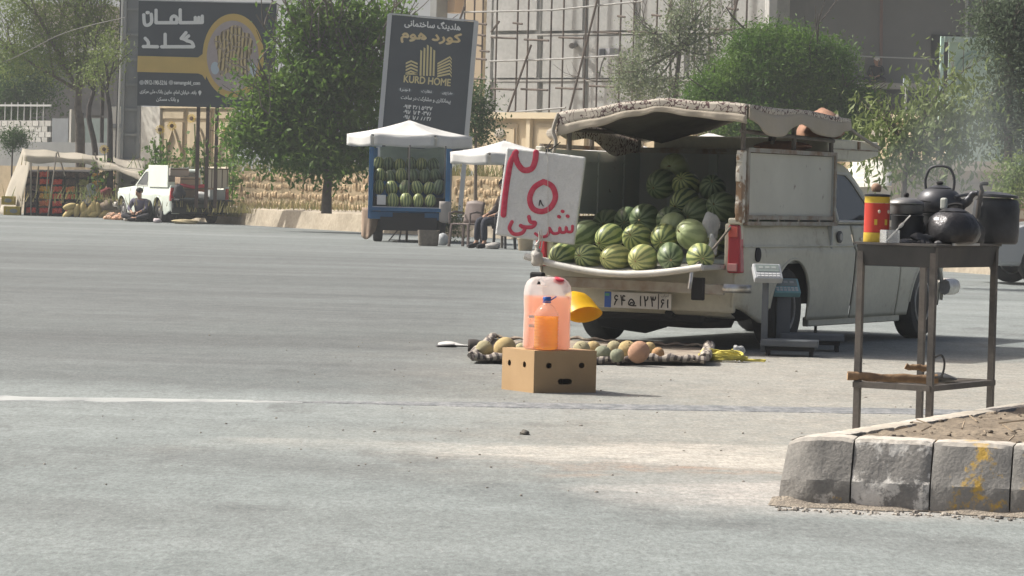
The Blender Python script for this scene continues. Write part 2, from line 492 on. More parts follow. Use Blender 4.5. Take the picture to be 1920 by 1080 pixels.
def grass(name, label, spots, mat, h, n, seed):
    r_ = random.Random(seed); b = MB()
    for k in range(n):
        p, sx, sy = spots[r_.randrange(len(spots))]
        c = Vector(p) + Vector((r_.gauss(0, sx), r_.gauss(0, sy), 0)); hh = h * r_.uniform(.4, 1.2); a = r_.random() * 6.3
        w = Vector((cos(a), sin(a), 0)) * 0.012; t = Vector((r_.gauss(0, .3), r_.gauss(0, .3), 1)) * hh
        b.add([c - w, c + w, c + t * 0.6 + w * .7, c + t, c + t * .6 - w * .7], [(0, 1, 2, 3, 4)])
    return tag(b.build(name, mat, None, fix=False), label, kind='stuff')
dryg = M('dry_grass', (0.30, 0.25, 0.12), 0.9, (0.20, 0.20, 0.08), 2, .4, .6, translucent=0.3)
greeng = M('green_grass', (0.13, 0.17, 0.05), 0.9, (0.24, 0.22, 0.09), 2, .4, .6, translucent=0.3)

# ---- retaining wall of rough stones behind the pavement
stone_m = M('sandstone', (0.44, 0.34, 0.215), 0.95, (0.35, 0.265, 0.165), 4, .35, .65, bump=.5, bscale=20, vary=0.22)
W0, W1 = xd(-60, 104, 0.42), xd(1060, 83, 0.42)
wdir = (W1 - W0).normalized(); wlen = (W1 - W0).length
wall = thing('stone_wall', 'low retaining wall of rough ochre stones behind the pavement', 'wall', W0, math.atan2(wdir.y, wdir.x))
mb = MB(); mb.box((wlen / 2, 0.22, 0.48), (wlen, 0.3, 0.96)); mb.build('mortar', M('mortar', (0.36, 0.285, 0.185), 0.95, (0.28, 0.23, 0.15), 3, bump=.5, bscale=15), wall)
def rock_mesh(seed, w, d, h):
    r_ = random.Random(seed); b = MB()
    def f(p):
        q = Vector((math.copysign(abs(p.x) ** .35, p.x), math.copysign(abs(p.y) ** .5, p.y), math.copysign(abs(p.z) ** .4, p.z)))
        return q * r_.uniform(.86, 1.08)
    b.ell((0, 0, 0), (w, d, h), 8, 5, fn=f)
    me = b.mesh('stone', True); me.materials.append(stone_m); return me
rocks = [rock_mesh(i, .050 + .008 * (i % 3), .07, .100 - .010 * (i % 3)) for i in range(6)]
r4 = random.Random(5)
def wx(px):                                     # along-wall coordinate of a picture column
    lo, hi = 0.0, wlen
    for _ in range(40):
        mid = (lo + hi) / 2; p = W0 + wdir * mid
        if 960 + 6500 * p.x / p.y < px: lo = mid
        else: hi = mid
    return lo
cnt = 0
for (a, c) in ((180, 208), (412, 690), (846, 948)):
    x = wx(a)
    while x < wx(c):
        for row in range(4):
            o = bpy.data.objects.new('stone', rocks[r4.randrange(6)]); COL.objects.link(o); o.parent = wall
            o.location = (x + r4.uniform(-.015, .015) + (0.06 if row % 2 else 0), 0.112 + r4.uniform(-.015, .015), 0.105 + row * 0.235 + r4.uniform(-.045, .045))
            o.rotation_euler = (r4.uniform(-.1, .1), r4.uniform(-.12, .12), r4.uniform(-.2, .2)); o.scale = (r4.uniform(.8, 1.2), 1, r4.uniform(.72, 1.12)); cnt += 1
        x += 0.128
grass('dry_grass', 'dry yellow grass along the bank and the stone wall',
      [(xd(440, 88.2, .2), .6, .15), (xd(470, 87.5, .3), .8, .2), (xd(640, 88, .42), 3, .3), (xd(890, 86, .42), 2, .3), (xd(540, 90.2, .43), 3.4, .1), (xd(900, 85, .43), 2.0, .1), (xd(560, 92, 1.38), 2.6, .15), (xd(900, 86.5, 1.38), 2, .12)], dryg, .28, 2600, 2)
grass('green_weeds', 'green weeds growing on top of the stone wall', [(xd(500, 93.5, 1.38), 1.5, .2), (xd(630, 91.5, 1.38), .7, .2), (xd(900, 87.5, 1.38), 1.5, .2), (xd(350, 94, .5), 2.5, .5)], greeng, .42, 1500, 4)

# ---- compound on the left: block wall with iron bars, gate posts
TILT = [None]        # (picture column, angle): facades that stand oblique to the view, turned about that column
def PP(px, py, D):
    if TILT[0] is None: return P(px, py, D)
    px0, Dref, ang = TILT[0]; n_ = Vector((-sin(ang), -cos(ang), 0)); o_ = xd(px0, Dref) - n_ * (D - Dref); d = ray(px, py)
    return CAMP + d * ((o_ - CAMP).dot(n_) / d.dot(n_))
def fbox(b, x0, x1, y0, y1, D, dep, off=0.0):
    if TILT[0] is not None:
        n_ = Vector((sin(TILT[0][2]), cos(TILT[0][2]), 0)) * dep; a = PP(x0, y1, D); c = PP(x1, y0, D); c0 = PP(x1, y1, D); za, zc = a.z, c.z
        q = [Vector((a.x, a.y, za)), Vector((c.x, c.y, za)), Vector((c.x, c.y, zc)), Vector((a.x, a.y, zc))]
        return b.hexa([q[0], q[1], q[1] + n_, q[0] + n_, q[3], q[2], q[2] + n_, q[3] + n_])
    """box whose front covers picture span x0..x1, y0..y1 when it stands at distance D"""
    a = P(x0, y1, D); c = P(x1, y0, D)
    b.box(((a.x + c.x) / 2, D + off + dep / 2, (a.z + c.z) / 2), (c.x - a.x, dep, c.z - a.z)); return b
def at_root(D, px, z=0.42): return xd(px, D, z)
def part(root, name, mat, b, **k):
    b.v = [tuple(toward(root, p)) for p in b.v]
    return b.build(name, mat, root, **k)
blk_m = M('concrete_block', (0.50, 0.49, 0.45), .9, (0.40, .395, .37), 3, vary=.12, bump=.3, bscale=30)
grey_m = M('cement', (0.25, 0.26, 0.255), .9, (.2, .21, .21), 1.5, bump=.2, bscale=20)
TILT[0] = (40, 106, R(45))
bw = thing('block_wall', 'pale concrete block wall with iron bars on top at far left', 'wall', at_root(106, 40))
part(bw, 'footing', grey_m, fbox(MB(), -80, 212, 268, 310, 105.5, .4))
part(bw, 'mortar', M('block_mortar', (.2, .2, .19), .95), fbox(MB(), -80, 95, 226, 268, 106.1, .25))
for row in range(4):
    for k in range(15):
        x0 = -78 + k * 11.6 + (5 if row % 2 else 0)
        if x0 + 11 > 97: continue
        part(bw, 'block', blk_m, fbox(MB(), x0, x0 + 10.6, 226.5 + row * 10.4, 236.2 + row * 10.4, 106.05 + r4.uniform(-.02, .01), .2))
iron = M('iron', (.10, .105, .10), .6, (.16, .15, .14), 4)
pale_iron = M('pale_iron', (.42, .43, .42), .6)
for k in range(11):
    x0 = -40 + k * 12
    part(bw, 'bar', pale_iron, fbox(MB(), x0, x0 + 1.6, 192, 226, 106.15, .03))
part(bw, 'rail', pale_iron, fbox(MB(), -80, 96, 196, 199, 106.1, .03))
gp = thing('gate_post', 'grey cement panel and dark gateway beside the block wall', 'gate', at_root(106, 150))
part(gp, 'panel', M('grey_panel', (.20, .215, .225), .8, (.17, .18, .19), 2), fbox(MB(), 97, 128, 222, 268, 106.0, .25))
part(gp, 'post', M('post_pale', (.42, .41, .37), .9), fbox(MB(), 129, 134, 205, 268, 105.9, .3))
part(gp, 'door_leaf', M('gate_dark', (.045, .05, .06), .6), fbox(MB(), 134.5, 152, 212, 268, 106.2, .1))
part(gp, 'side_leaf', M('gate_green', (.15, .185, .175), .7, (.12, .15, .14), 3), fbox(MB(), 152.5, 206, 222, 268, 106.1, .1))
TILT[0] = None
hb = thing('low_house', 'dark flat roofed house behind the trees at far left', 'house', at_root(125, 60))
part(hb, 'wall', M('house_dark', (.13, .135, .14), .9, (.19, .19, .185), 1), fbox(MB(), -150, 215, 96, 300, 125, 6))
part(hb, 'upper_wall', M('house_beige', (.46, .40, .33), .9, (.40, .36, .3), 1), fbox(MB(), 60, 212, 10, 95.5, 126, 5))
part(hb, 'roof_edge', M('house_edge', (.35, .36, .36), .8), fbox(MB(), -150, 215, 92, 96, 124.6, 6.6))
for (a, c) in ((-20, 20), (40, 80)):
    part(hb, 'window', M('dark_glass', (.03, .035, .045), .2, spec=.6), fbox(MB(), a, c, 130, 175, 124.9, .08))

TILT[0] = (330, 98, R(45))
ww = thing('white_gate_wall', 'white plastered wall left of the cream gate', 'wall', at_root(98, 275))
part(ww, 'wall', M('white_plaster', (.62, .60, .54), .9, (.55, .53, .47), 1.5), fbox(MB(), 205, 300, 200, 312, 98, .3))
part(ww, 'base_band', grey_m, fbox(MB(), 206, 228, 232, 240, 97.9, .08))
cream_m = M('cream_metal', (.60, .50, .34), .7, (.52, .43, .29), 1.5)
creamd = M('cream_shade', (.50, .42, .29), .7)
cg = thing('cream_gate', 'cream double gate with raised panels behind the first billboard', 'gate', at_root(98, 360))
for k, (a, c) in enumerate(((301, 348), (349.5, 398), (399.5, 440))):
    part(cg, 'leaf', cream_m, fbox(MB(), a, c, 203, 312, 98.1, .08))
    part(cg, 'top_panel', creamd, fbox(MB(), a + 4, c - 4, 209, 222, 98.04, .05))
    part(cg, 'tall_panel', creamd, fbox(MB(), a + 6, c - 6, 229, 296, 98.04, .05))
    b = MB(); b.bar(PP(a + 8, 290, 98.0), PP((a + c) / 2, 240, 98.0), .06, .04); b.bar(PP((a + c) / 2, 240, 98.0), PP(c - 8, 290, 98.0), .06, .04)
    part(cg, 'scroll', cream_m, b)
part(cg, 'lintel', cream_m, fbox(MB(), 299, 441, 198, 202.6, 98.0, .2))

# ---- ornate cream wall in front of the unfinished building
TILT[0] = (1100, 93, R(45))
ow = thing('cream_wall', 'ornate cream boundary wall with recessed panels below the scaffolding', 'wall', at_root(93, 1100))
part(ow, 'wall', cream_m, fbox(MB(), 886, 1720, 222, 330, 93, .4))
part(ow, 'coping', M('cream_light', (.64, .55, .39), .8), fbox(MB(), 880, 1724, 214, 221.6, 92.8, .8))
for k, x0 in enumerate((886, 984, 1086, 1188, 1290, 1392, 1494, 1596, 1698)):
    part(ow, 'pilaster', M('cream_light', (.6, .5, .34)), fbox(MB(), x0, x0 + 10, 222.2, 330, 92.86, .13))
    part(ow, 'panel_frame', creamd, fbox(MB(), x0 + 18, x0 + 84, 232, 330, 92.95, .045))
    part(ow, 'panel', cream_m, fbox(MB(), x0 + 24, x0 + 78, 239, 330, 92.91, .035))
    part(ow, 'rosette', M('rose_grey', (.38, .35, .3), .8), MB().ell(PP(x0 + 51, 250, 92.9), (.22, .05, .14), 10, 6, Matrix.Rotation(R(-45), 4, 'Z')))

# ---- unfinished building with block infill, behind scaffolding
con = M('raw_concrete', (.39, .395, .382), .95, (.32, .325, .313), .8, .3, .7, bump=.25, bscale=6, fine=.08, fscale=8, spots=[((.28, .275, .26), .35, .58)])
con2 = M('raw_concrete_dark', (.33, .325, .305), .95, (.41, .405, .38), 1.1, .3, .7, fine=.08, fscale=8)
TILT[0] = (1200, 106, R(45))
ub = thing('unfinished_building', 'unfinished grey concrete building with bare infill walls behind scaffolding', 'building', at_root(106, 1200))
part(ub, 'body', con2, fbox(MB(), 919, 1452, -420, 320, 106.3, 1.0))
xs = (920, 1012, 1098, 1196, 1288, 1376, 1448); ys = (-400, -300, -210, -118, -34, 62, 150, 232)
for i in range(len(xs) - 1):
    for j in range(len(ys) - 1):
        part(ub, 'infill_panel', con, fbox(MB(), xs[i] + 4.5, xs[i + 1] - 4.5, ys[j] + 4, ys[j + 1] - 4, 106.1 + r4.uniform(0, .05), .3))
for x0 in xs: part(ub, 'column', con, fbox(MB(), x0 - 4, x0 + 4, -420, 240, 106.18, .2))
for y0 in ys: part(ub, 'beam', con2, fbox(MB(), 917, 1453, y0 - 3.2, y0 + 3.2, 106.12, .1))
part(ub, 'cooler_box', M('cooler', (.3, .31, .33), .6), fbox(MB(), 1122, 1143, 90, 106, 105.6, .45))
part(ub, 'cooler_grille', M('cooler_dark', (.06, .07, .08), .5), fbox(MB(), 1123.5, 1133, 92, 104, 105.55, .06))
part(ub, 'drain_pipe', iron, MB().tube([PP(1072, 86, 105.4), PP(1079, 84, 106.2)], .09, 10))
part(ub, 'cable_conduit', iron, MB().tube([PP(1134, 106, 105.9), PP(1128, 120, 105.9), PP(1122, 148, 105.9)], .025, 6))

TILT[0] = (1200, 106, R(45))
cb = thing('cream_tower', 'narrow cream clad building at the left end of the scaffolding', 'building', at_root(108, 875))
part(cb, 'wall', M('cream_clad', (.63, .52, .36), .8, (.56, .46, .32), 1), fbox(MB(), 864, 917, -420, 320, 106.5, .5))
part(cb, 'brown_wall', M('tan_clad', (.50, .37, .25), .8), fbox(MB(), 830, 863.5, -420, 24, 106.8, .5))
part(cb, 'grey_column', grey_m, fbox(MB(), 806, 829.5, -420, 40, 106.3, .5))
for y0 in range(-400, 220, 34): part(cb, 'cladding_joint', M('clad_joint', (.36, .29, .2), .8), fbox(MB(), 866, 916, y0, y0 + 1.5, 106.46, .05))
for x0 in (884, 900): part(cb, 'cladding_joint', MATS['clad_joint'], fbox(MB(), x0, x0 + 1.3, -420, 215, 106.45, .05))

TILT[0] = (1200, 106, R(45))
sf = thing('scaffolding', 'rusty pipe scaffolding standing against the unfinished concrete building', 'scaffolding', at_root(104.5, 1150))
rust = M('scaffold_pipe', (.075, .062, .052), .8, (.13, .10, .08), 6)
galv = M('scaffold_pale', (.34, .34, .325), .7, (.24, .24, .23), 4)
DS = 104.6
def pole(pts, mat=rust, name='pole', r=.029, D=DS):
    part(sf, name, mat, MB().tube([PP(x, y, D) for (x, y, *q) in pts], r, 7))
for k, x0 in enumerate((931, 970, 990, 1033, 1056, 1098, 1121, 1163, 1188, 1231, 1258, 1303, 1330, 1376, 1399, 1444)):
    dx = 7 * 0.32
    pole([(x0 - 6, 300), (x0 + 1.5 * dx, -420 / 4 * .6), (x0 + 16, -420)], D=DS + (0 if k % 2 == 0 else .75))
for x0 in (872, 890, 906): pole([(x0 - 7, 300), (x0 + 10, -420)], D=104.6)
for y0, a, c in ((20, 866, 1206), (112, 918, 1162), (210, 900, 1060), (-70, 866, 1460), (-165, 866, 1460)):
    pole([(a, y0 + 3), ((a + c) / 2, y0 - 1), (c, y0 - (18 if y0 == 20 else 8))], galv, 'ledger', .030, DS - .07)
for (y0, a, c) in ((70, 921, 967), (74, 983, 1029), (70, 1048, 1094), (60, 1112, 1160), (59, 1176, 1228), (54, 1330, 1372), (54, 1386, 1440), (166, 916, 963), (167, 977, 1027), (165, 1042, 1091), (161, 1105, 1153),
                   (43, 962, 979), (30, 1158, 1172), (28, 1222, 1240), (16, 1364, 1384), (44, 894, 912), (65, 894, 910), (95, 900, 917), (110, 893, 912), (147, 886, 911), (84, 893, 902), (53, 1258, 1300)):
    pole([(a, y0), (c, y0 + 2)], rust, 'transom', .034, DS - .04)
for (x0, y0, x1, y1) in ((1122, -8, 1068, 206), (996, 84, 950, 215), (1262, -10, 1248, 46), (1385, -10, 1370, 52), (936, 40, 921, 60), (871, 12, 862, 38)):
    pole([(x0, y0), (x1, y1)], rust, 'brace', .036, DS - .14)

# ---- dark grey building on the right
TILT[0] = None
db = thing('dark_building', 'dark grey building facade behind the bushes on the right', 'building', at_root(100, 1650))
dk = M('dark_render', (.16, .163, .16), .9, (.20, .203, .20), .35, .3, .7)
part(db, 'wall', dk, fbox(MB(), 1458.5, 2100, -500, 330, 104, 12))
part(db, 'soffit', dk, fbox(MB(), 1456, 2100, -520, -180, 99, 5))
part(db, 'return_wall', con, fbox(MB(), 1448, 1457, -500, 330, 101, 5))
part(db, 'ledge', M('ledge_grey', (.34, .33, .31), .9), fbox(MB(), 1592, 1732, 157, 164, 103.4, .6))
part(db, 'opening', M('opening_dark', (.035, .036, .038), .8), fbox(MB(), 1600, 1740, 170, 320, 103.9, .15))
part(db, 'rail', pale_iron, MB().tube([P(1580, 104, 103.5), P(1752, 111, 103.5)], .022, 6))
part(db, 'rail', pale_iron, MB().tube([P(1640, 216, 103.2), P(1740, 222, 103.2)], .022, 6))
part(db, 'downpipe', M('pipe_red', (.20, .135, .12), .6), MB().tube([P(1655, -300, 103.7), P(1652, 100, 103.7), P(1647, 230, 103.7)], .05, 8))
part(db, 'conduit', pale_iron, MB().tube([P(1474, 0, 103.8), P(1472, 54, 103.8)], .035, 6))
part(db, 'bracket', pale_iron, MB().tube([P(1452, 55, 103.7), P(1477, 57, 103.7)], .05, 6))
part(db, 'conduit', pale_iron, MB().tube([P(1814, -40, 103.8), P(1811, 74, 103.8)], .05, 6))
part(db, 'upper_opening', M('opening_dark', (.04, .04, .042), .8), fbox(MB(), 1744, 1800, 66, 150, 103.9, .12))

lp = thing('thin_lamp_post', 'thin pale post with a small square head before the dark facade', 'post', at_root(85, 1694))
part(lp, 'post', pale_iron, MB().tube([P(1692, 330, 85), P(1700, 152, 85)], .03, 8))
part(lp, 'head', M('head_pale', (.4, .46, .5), .5), fbox(MB(), 1694, 1707, 147, 160, 84.9, .12))

# ---- green gate, low wall and corrugated awning on the right
gg = thing('green_gate', 'pale green metal gate leaf with arched moulding and teal post', 'gate', at_root(72, 1830))
part(gg, 'post', M('teal_post', (.36, .52, .45), .6, (.42, .57, .5), 2), fbox(MB(), 1757, 1771, 68, 330, 71.8, .16))
part(gg, 'leaf', M('green_leaf', (.36, .47, .39), .6, (.40, .51, .43), 1.5), fbox(MB(), 1772, 2000, 77, 330, 72, .06))
part(gg, 'top_rail', M('green_pale', (.38, .47, .42), .6), fbox(MB(), 1771.5, 2000, 74, 78.5, 71.9, .12))
for k, (i0, r_) in enumerate(((0, .014), (9, .012))):
    arc = [P(1790 + i0, 300, 71.97)] + [P(1835 + (45 - i0) * cos(a), 140 + (42 - i0) * -sin(a), 71.97) for a in [pi - pi * j / 12 for j in range(13)]] + [P(1880 - i0, 300, 71.97)]
    part(gg, 'moulding', M('green_mould', (.21, .31, .26), .6), MB().tube(arc, r_ * 1.4, 6))
rw = thing('low_beige_wall', 'low beige wall with tiled edge beyond the brazier', 'wall', xd(1800, 62, .43))
part(rw, 'wall', M('beige_wall', (.40, .37, .32), .9, (.33, .305, .265), .9), fbox(MB(), 1640, 1930, 316, 440, 62, .4))
part(rw, 'coping', M('beige_light', (.5, .46, .39), .9), fbox(MB(), 1636, 1900, 304, 315.6, 61.8, .8))
part(rw, 'stain_panel', M('beige_panel', (.30, .285, .255), .9), fbox(MB(), 1700, 1880, 344, 376, 61.95, .1))
br = M('brown_brick', (.30, .20, .15), .9, (.36, .25, .19), 2, vary=.2)
rb = thing('brick_pier', 'short pier of brown stone blocks at the right edge', 'pier', xd(1915, 56, .43))
for row in range(5):
    part(rb, 'block', br if row % 2 else M('cream_block', (.52, .47, .38), .9), fbox(MB(), 1902 + (row % 2), 1950, 366 + row * 15, 379.5 + row * 15, 56, .4))
aw = thing('corrugated_awning', 'white corrugated sheet awning beyond the pickup cab', 'awning', xd(1630, 58, .43))
mb = MB(); A0, A1 = P(1598, 300, 59.5), P(1672, 305, 59.5); B0, B1 = P(1580, 352, 57.5), P(1672, 348, 57.5)
mb.grid(lambda u, v: A0.lerp(A1, u).lerp(B0.lerp(B1, u), v) + Vector((0, 0, .03 * sin(v * 2 * pi * 6))), 4, 72)
part(aw, 'sheet', M('corrugated', (.62, .61, .54), .6), mb, smooth=True, solid=.004)
part(aw, 'front_panel', M('awning_front', (.60, .58, .52), .7), fbox(MB(), 1585, 1670, 352, 420, 57.6, .3))

# ---- concrete utility pole
up_ = thing('utility_pole', 'tall grey concrete utility pole with ladder recesses and a pale cable', 'pole', Vector((P(243, 330, 97).x, 97, .42)))
pole_m = M('pole_concrete', (.23, .24, .24), .9, (.28, .29, .285), 2, bump=.2, bscale=15)
HP = 10.5
def pb(x0, x1, y0, y1, z0, z1, tp=.8):
    return MB().hexa([(x0, y0, z0), (x1, y0, z0), (x1, y1, z0), (x0, y1, z0), (x0 * tp, y0, z1), (x1 * tp, y0, z1), (x1 * tp, y1, z1), (x0 * tp, y1, z1)])
pb(-.285, -.19, -.14, .14, 0, HP).build('flange', pole_m, up_); pb(.19, .285, -.14, .14, 0, HP).build('flange', pole_m, up_)
pb(-.188, .188, -.04, .04, 0, HP).build('web', M('pole_web', (.21, .22, .225), .9, (.25, .26, .26), 2), up_)
for k in range(15):
    z = .5 + k * .70; q = 1 - .2 * z / HP
    MB().box((0, -.075, z), (.376 * q, .068, .07)).build('rung', pole_m, up_)
MB().tube([(-.32, -.1, .1), (-.33, -.12, 2.5), (-.30, -.1, 5), (-.27, -.1, HP)], .035, 8).build('cable', M('cable_pale', (.6, .6, .56), .6), up_)
MB().tube([(-.40, -.1, .1), (-.39, -.12, 2.0), (-.36, -.1, 4), (-.33, -.1, HP)], .02, 6).build('cable', M('cable_dark', (.05, .05, .05), .6), up_)
# ================================================================ PICKUPS
paint_w = M('cream_paint', (.56, .545, .44), .45, (.46, .445, .355), 2.2, .3, .7, fine=.05, fscale=25, spots=[((.38, .345, .26), 2.2, .60), ((.22, .135, .08), 9, .655)], coat=.05, bump=.05, bscale=9)
paint_g = M('white_green_paint', (.60, .66, .60), .4, (.55, .61, .55), 1.5)
board_w = M('board_paint', (.55, .545, .47), .6, (.46, .455, .39), 2.0, .3, .7, spots=[((.12, .07, .045), 14, .645), ((.22, .15, .10), 4, .66)], bump=.1, bscale=12)
rusty = M('rusty_frame', (.33, .315, .27), .7, (.20, .125, .075), 7, .42, .66, bump=.3, bscale=30)
inner_m = M('bed_inner', (.40, .45, .43), .8, (.46, .48, .45), 2.5, spots=[((.11, .075, .05), 6, .66)])
black = M('underbody', (.022, .022, .024), .85)
rubber = M('rubber', (.028, .028, .03), .85, (.05, .048, .045), 6, bump=.3, bscale=40)
rimm = M('wheel_rim', (.33, .34, .34), .45, (.2, .19, .18), 8, metal=.4)
chrome = M('dull_chrome', (.62, .62, .60), .3, (.42, .38, .32), 12, metal=.8)
bump_m = M('bumper_paint', (.40, .38, .33), .55, (.27, .22, .17), 5, .4, .62)
glass = M('dark_window', (.035, .042, .045), .12, spec=.6)
red_l = M('red_lens', (.36, .03, .04), .2, spec=.5, coat=.4)
amber_l = M('amber_lens', (.45, .08, .06), .25, coat=.3)
white_l = M('clear_lens', (.45, .22, .21), .3, coat=.3)

def wheel(parent, name, x, y, r, w, side):
    b = MB(); prof = [(r * .62, -w / 2 + .015), (r * .80, -w / 2), (r * .95, -w / 2 + .006), (r, -w / 2 + .03), (r, w / 2 - .03), (r * .95, w / 2 - .006), (r * .80, w / 2), (r * .62, w / 2 - .015)]
    b.lathe(prof, 36)
    t = b.build(name, rubber, parent, smooth=True, loc=(x, y, r), rot=(0, pi / 2 * side, 0))
    b = MB(); b.lathe([(r * .615, w * .36), (r * .60, w * .45), (r * .54, w * .46), (r * .50, w * .30), (r * .28, w * .34), (r * .24, w * .44), (r * .12, w * .46)], 28); b.build('rim', rimm, t, smooth=True)
    b = MB()
    for k in range(8):
        a = 2 * pi * k / 8; b.box((r * .42 * cos(a), r * .42 * sin(a), w * .345), (r * .1, r * .07, .012), rz=a)
    b.build('rim_slots', black, t)
    return t

def make_pickup(name, label, loc, rz, hw=.80, paint=paint_w, L=4.35, group=None):
    t = thing(name, label, 'pickup', loc, rz, group)
    belt, AX, FX, RA = .90, .95, 3.80, .37
    def xb(z, hw=hw):                                    # side section: bulge and crease
        u = max(0, min(1, (z - .18) / .72))
        return hw - .06 * (1 - u) ** 2.2 - .035 * max(0, u - .74) / .26 - (.014 if z > .735 else 0)
    def zlow(y):
        z = .20 if .45 < y < 3.95 else (.20 + (.12 * ((.45 - y) / .45) if y <= .45 else .10 * ((y - 3.95) / .4)))
        for c in (AX, FX):
            d = abs(y - c)
            if d < RA: z = max(z, .28 + math.sqrt(RA * RA - d * d))
        return z
    def ztop(y): return belt if y < 2.85 else belt - .09 * (y - 2.85) / 1.5
    def ends(y, x): return x - (.05 * (1 - y / .12) ** 2 if y < .12 else 0) - (.12 * ((y - 4.05) / .3) ** 2 if y > 4.05 else 0)
    for (nm, y0, y1) in (('bed_side', 0.0, 2.155), ('door', 2.195, 3.14), ('front_wing', 3.165, L)):
        for s in (1, -1):
            if s == -1 and nm == 'door': pass
            b = MB(); ny = int((y1 - y0) / .02)
            def f(u, v, s=s):
                y = y0 + (y1 - y0) * u
                if nm == 'door' and u < .001: y = y0
                z0, z1 = zlow(y), ztop(y); z = z0 + (z1 - z0) * v
                yy = y + (.05 * max(0, (z - .75)) * -3.0 if (nm == 'door' and u == 0) else 0)
                if nm == 'bed_side' and u == 1: yy = y + .05 * max(0, (z - .75)) * -3.0
                return (s * ends(y, xb(z)), yy, z)
            b.grid(f, ny, 22)
            o = b.build(nm, paint, t, smooth=True, solid=.012)
            if nm == 'door':
                MB().box((s * (xb(.8) + .012), 2.36, .80), (.02, .12, .022)).build('door_handle', chrome, o, bevel=.006)
    for s in (1, -1):
        for yy in (2.175, 3.152):
            b = MB(); b.grid(lambda u, v: (s * (xb(.22 + .68 * v) - .028), yy - .05 + .1 * u + (-.15 * max(0, (.22 + .68 * v) - .75) if yy < 3 else 0), .22 + .68 * v), 1, 12); b.build('door_seal', black, t, solid=.01)
    # wheel-arch lips, sills
    for s in (1, -1):
        for c in (AX, FX):
            b = MB(); pts = [(s * (xb(.28 + RA * sin(a)) + .004), c + (RA + .006) * cos(a), .28 + (RA + .006) * sin(a)) for a in [pi * (.02 + .96 * k / 24) for k in range(25)]]
            b.tube(pts, .014, 6); b.build('arch_lip', paint, t, smooth=True)
        MB().box((s * (hw - .085), 2.35, .185), (.05, 1.9, .07)).build('sill', paint, t, bevel=.01)
    # inner dark tub, floor, chassis
    b = MB(); b.box((0, 2.2, .46), (hw * 2 - .42, 4.1, .30)); b.build('inner_tub', black, t)
    b = MB()
    for s in (1, -1):
        for c in (AX, FX): b.box((s * (hw - .22), c, .52), (.06, .8, .44))
    b.build('wheel_house', black, t)
    b = MB(); b.bar((-.62, AX, .3), (.62, AX, .3), .09); b.ell((0, AX, .29), (.16, .14, .12), 12, 8)
    for s in (1, -1): b.bar((s * .48, .3, .33), (s * .48, 1.5, .33), .06, .05)
    b.tube([(.25, .02, .26), (.25, .8, .24), (.3, 2.0, .2)], .03, 8); b.box((-.2, .45, .30), (.55, .55, .16)); 
    b.tube([(0, AX, .29), (0, 2.4, .3)], .04, 8)
    b.build('axle', black, t)
    MB().bar((-.6, FX, .28), (.6, FX, .28), .08).build('front_axle', black, t)
    MB().box((0, .50, .27), (1.02, .85, .15)).build('chassis', black, t, bevel=.04)
    MB().tube([(-.46, .42, .20), (-.1, .40, .19), (.05, .42, .21)], [.08, .10, .07], 12).build('silencer', black, t, smooth=True)
    MB().lathe([(.1, 0), (.27, .01), (.29, .06), (.27, .11), (.1, .12)], 24).build('spare_wheel', rubber, t, smooth=True, loc=(.22, .55, .14))
    for s in (1, -1):
        for c in (AX, FX): wheel(t, 'wheel', s * (hw - .13), c, .295, .17, s)
    # bed floor, rear panel, bumper
    MB().box((0, .88, .635), (hw * 2 - .1, 1.66, .03)).build('bed_floor', inner_m, t)
    b = MB(); b.box((0, .03, .44), (hw * 2 - .12, .05, .33)); b.build('rear_panel', paint, t, bevel=.02)
    b = MB(); b.grid(lambda u, v: ((u - .5) * (hw * 2 - .2), .02 + .1 * v ** 2, .30 - .06 * v), 10, 4); b.build('valance_panel', paint, t, smooth=True, solid=.01)
    for s in (1, -1):
        b = MB(); b.box((s * (hw - .085), .03, .74), (.13, .06, .34)); b.build('corner_post', paint, t, bevel=.02)
        b = MB(); b.hexa([(s * hw - s * .105, -.035, .56), (s * hw - s * .008, -.02, .56), (s * hw - s * .008, .06, .56), (s * hw - s * .105, .02, .56),
                           (s * hw - s * .105, -.03, .90), (s * hw - s * .025, -.015, .90), (s * hw - s * .025, .06, .90), (s * hw - s * .105, .02, .90)])
        tl = b.build('tail_light', red_l, t, bevel=.012)
        MB().box((s * (hw - .062), -.034, .60), (.07, .012, .055)).build('reverse_lens', white_l, tl, bevel=.004)
        MB().box((s * (hw - .066), -.030, .85), (.07, .014, .075)).build('indicator_lens', amber_l, tl, bevel=.004)
        MB().box((s * (hw - .06), .0, .925), (.095, .07, .045)).build('post_cap', paint, t, bevel=.012)
    # cab
    prof = [(1.74, .905), (1.74, 1.34), (1.80, 1.375), (2.0, 1.385), (2.3, 1.37), (2.42, 1.33), (2.90, .94), (2.90, .905)]
    def wid(z): return hw - .06 - .13 * max(0, (z - .9)) / .48
    b = MB(); n_ = len(prof)
    b.add([(-wid(z), y, z) for y, z in prof] + [(wid(z), y, z) for y, z in prof],
          [tuple(range(n_)), tuple(reversed(range(n_, 2 * n_)))] + [(k, (k + 1) % n_, n_ + (k + 1) % n_, n_ + k) for k in range(n_)])
    b.build('cab', paint, t, bevel=.025)
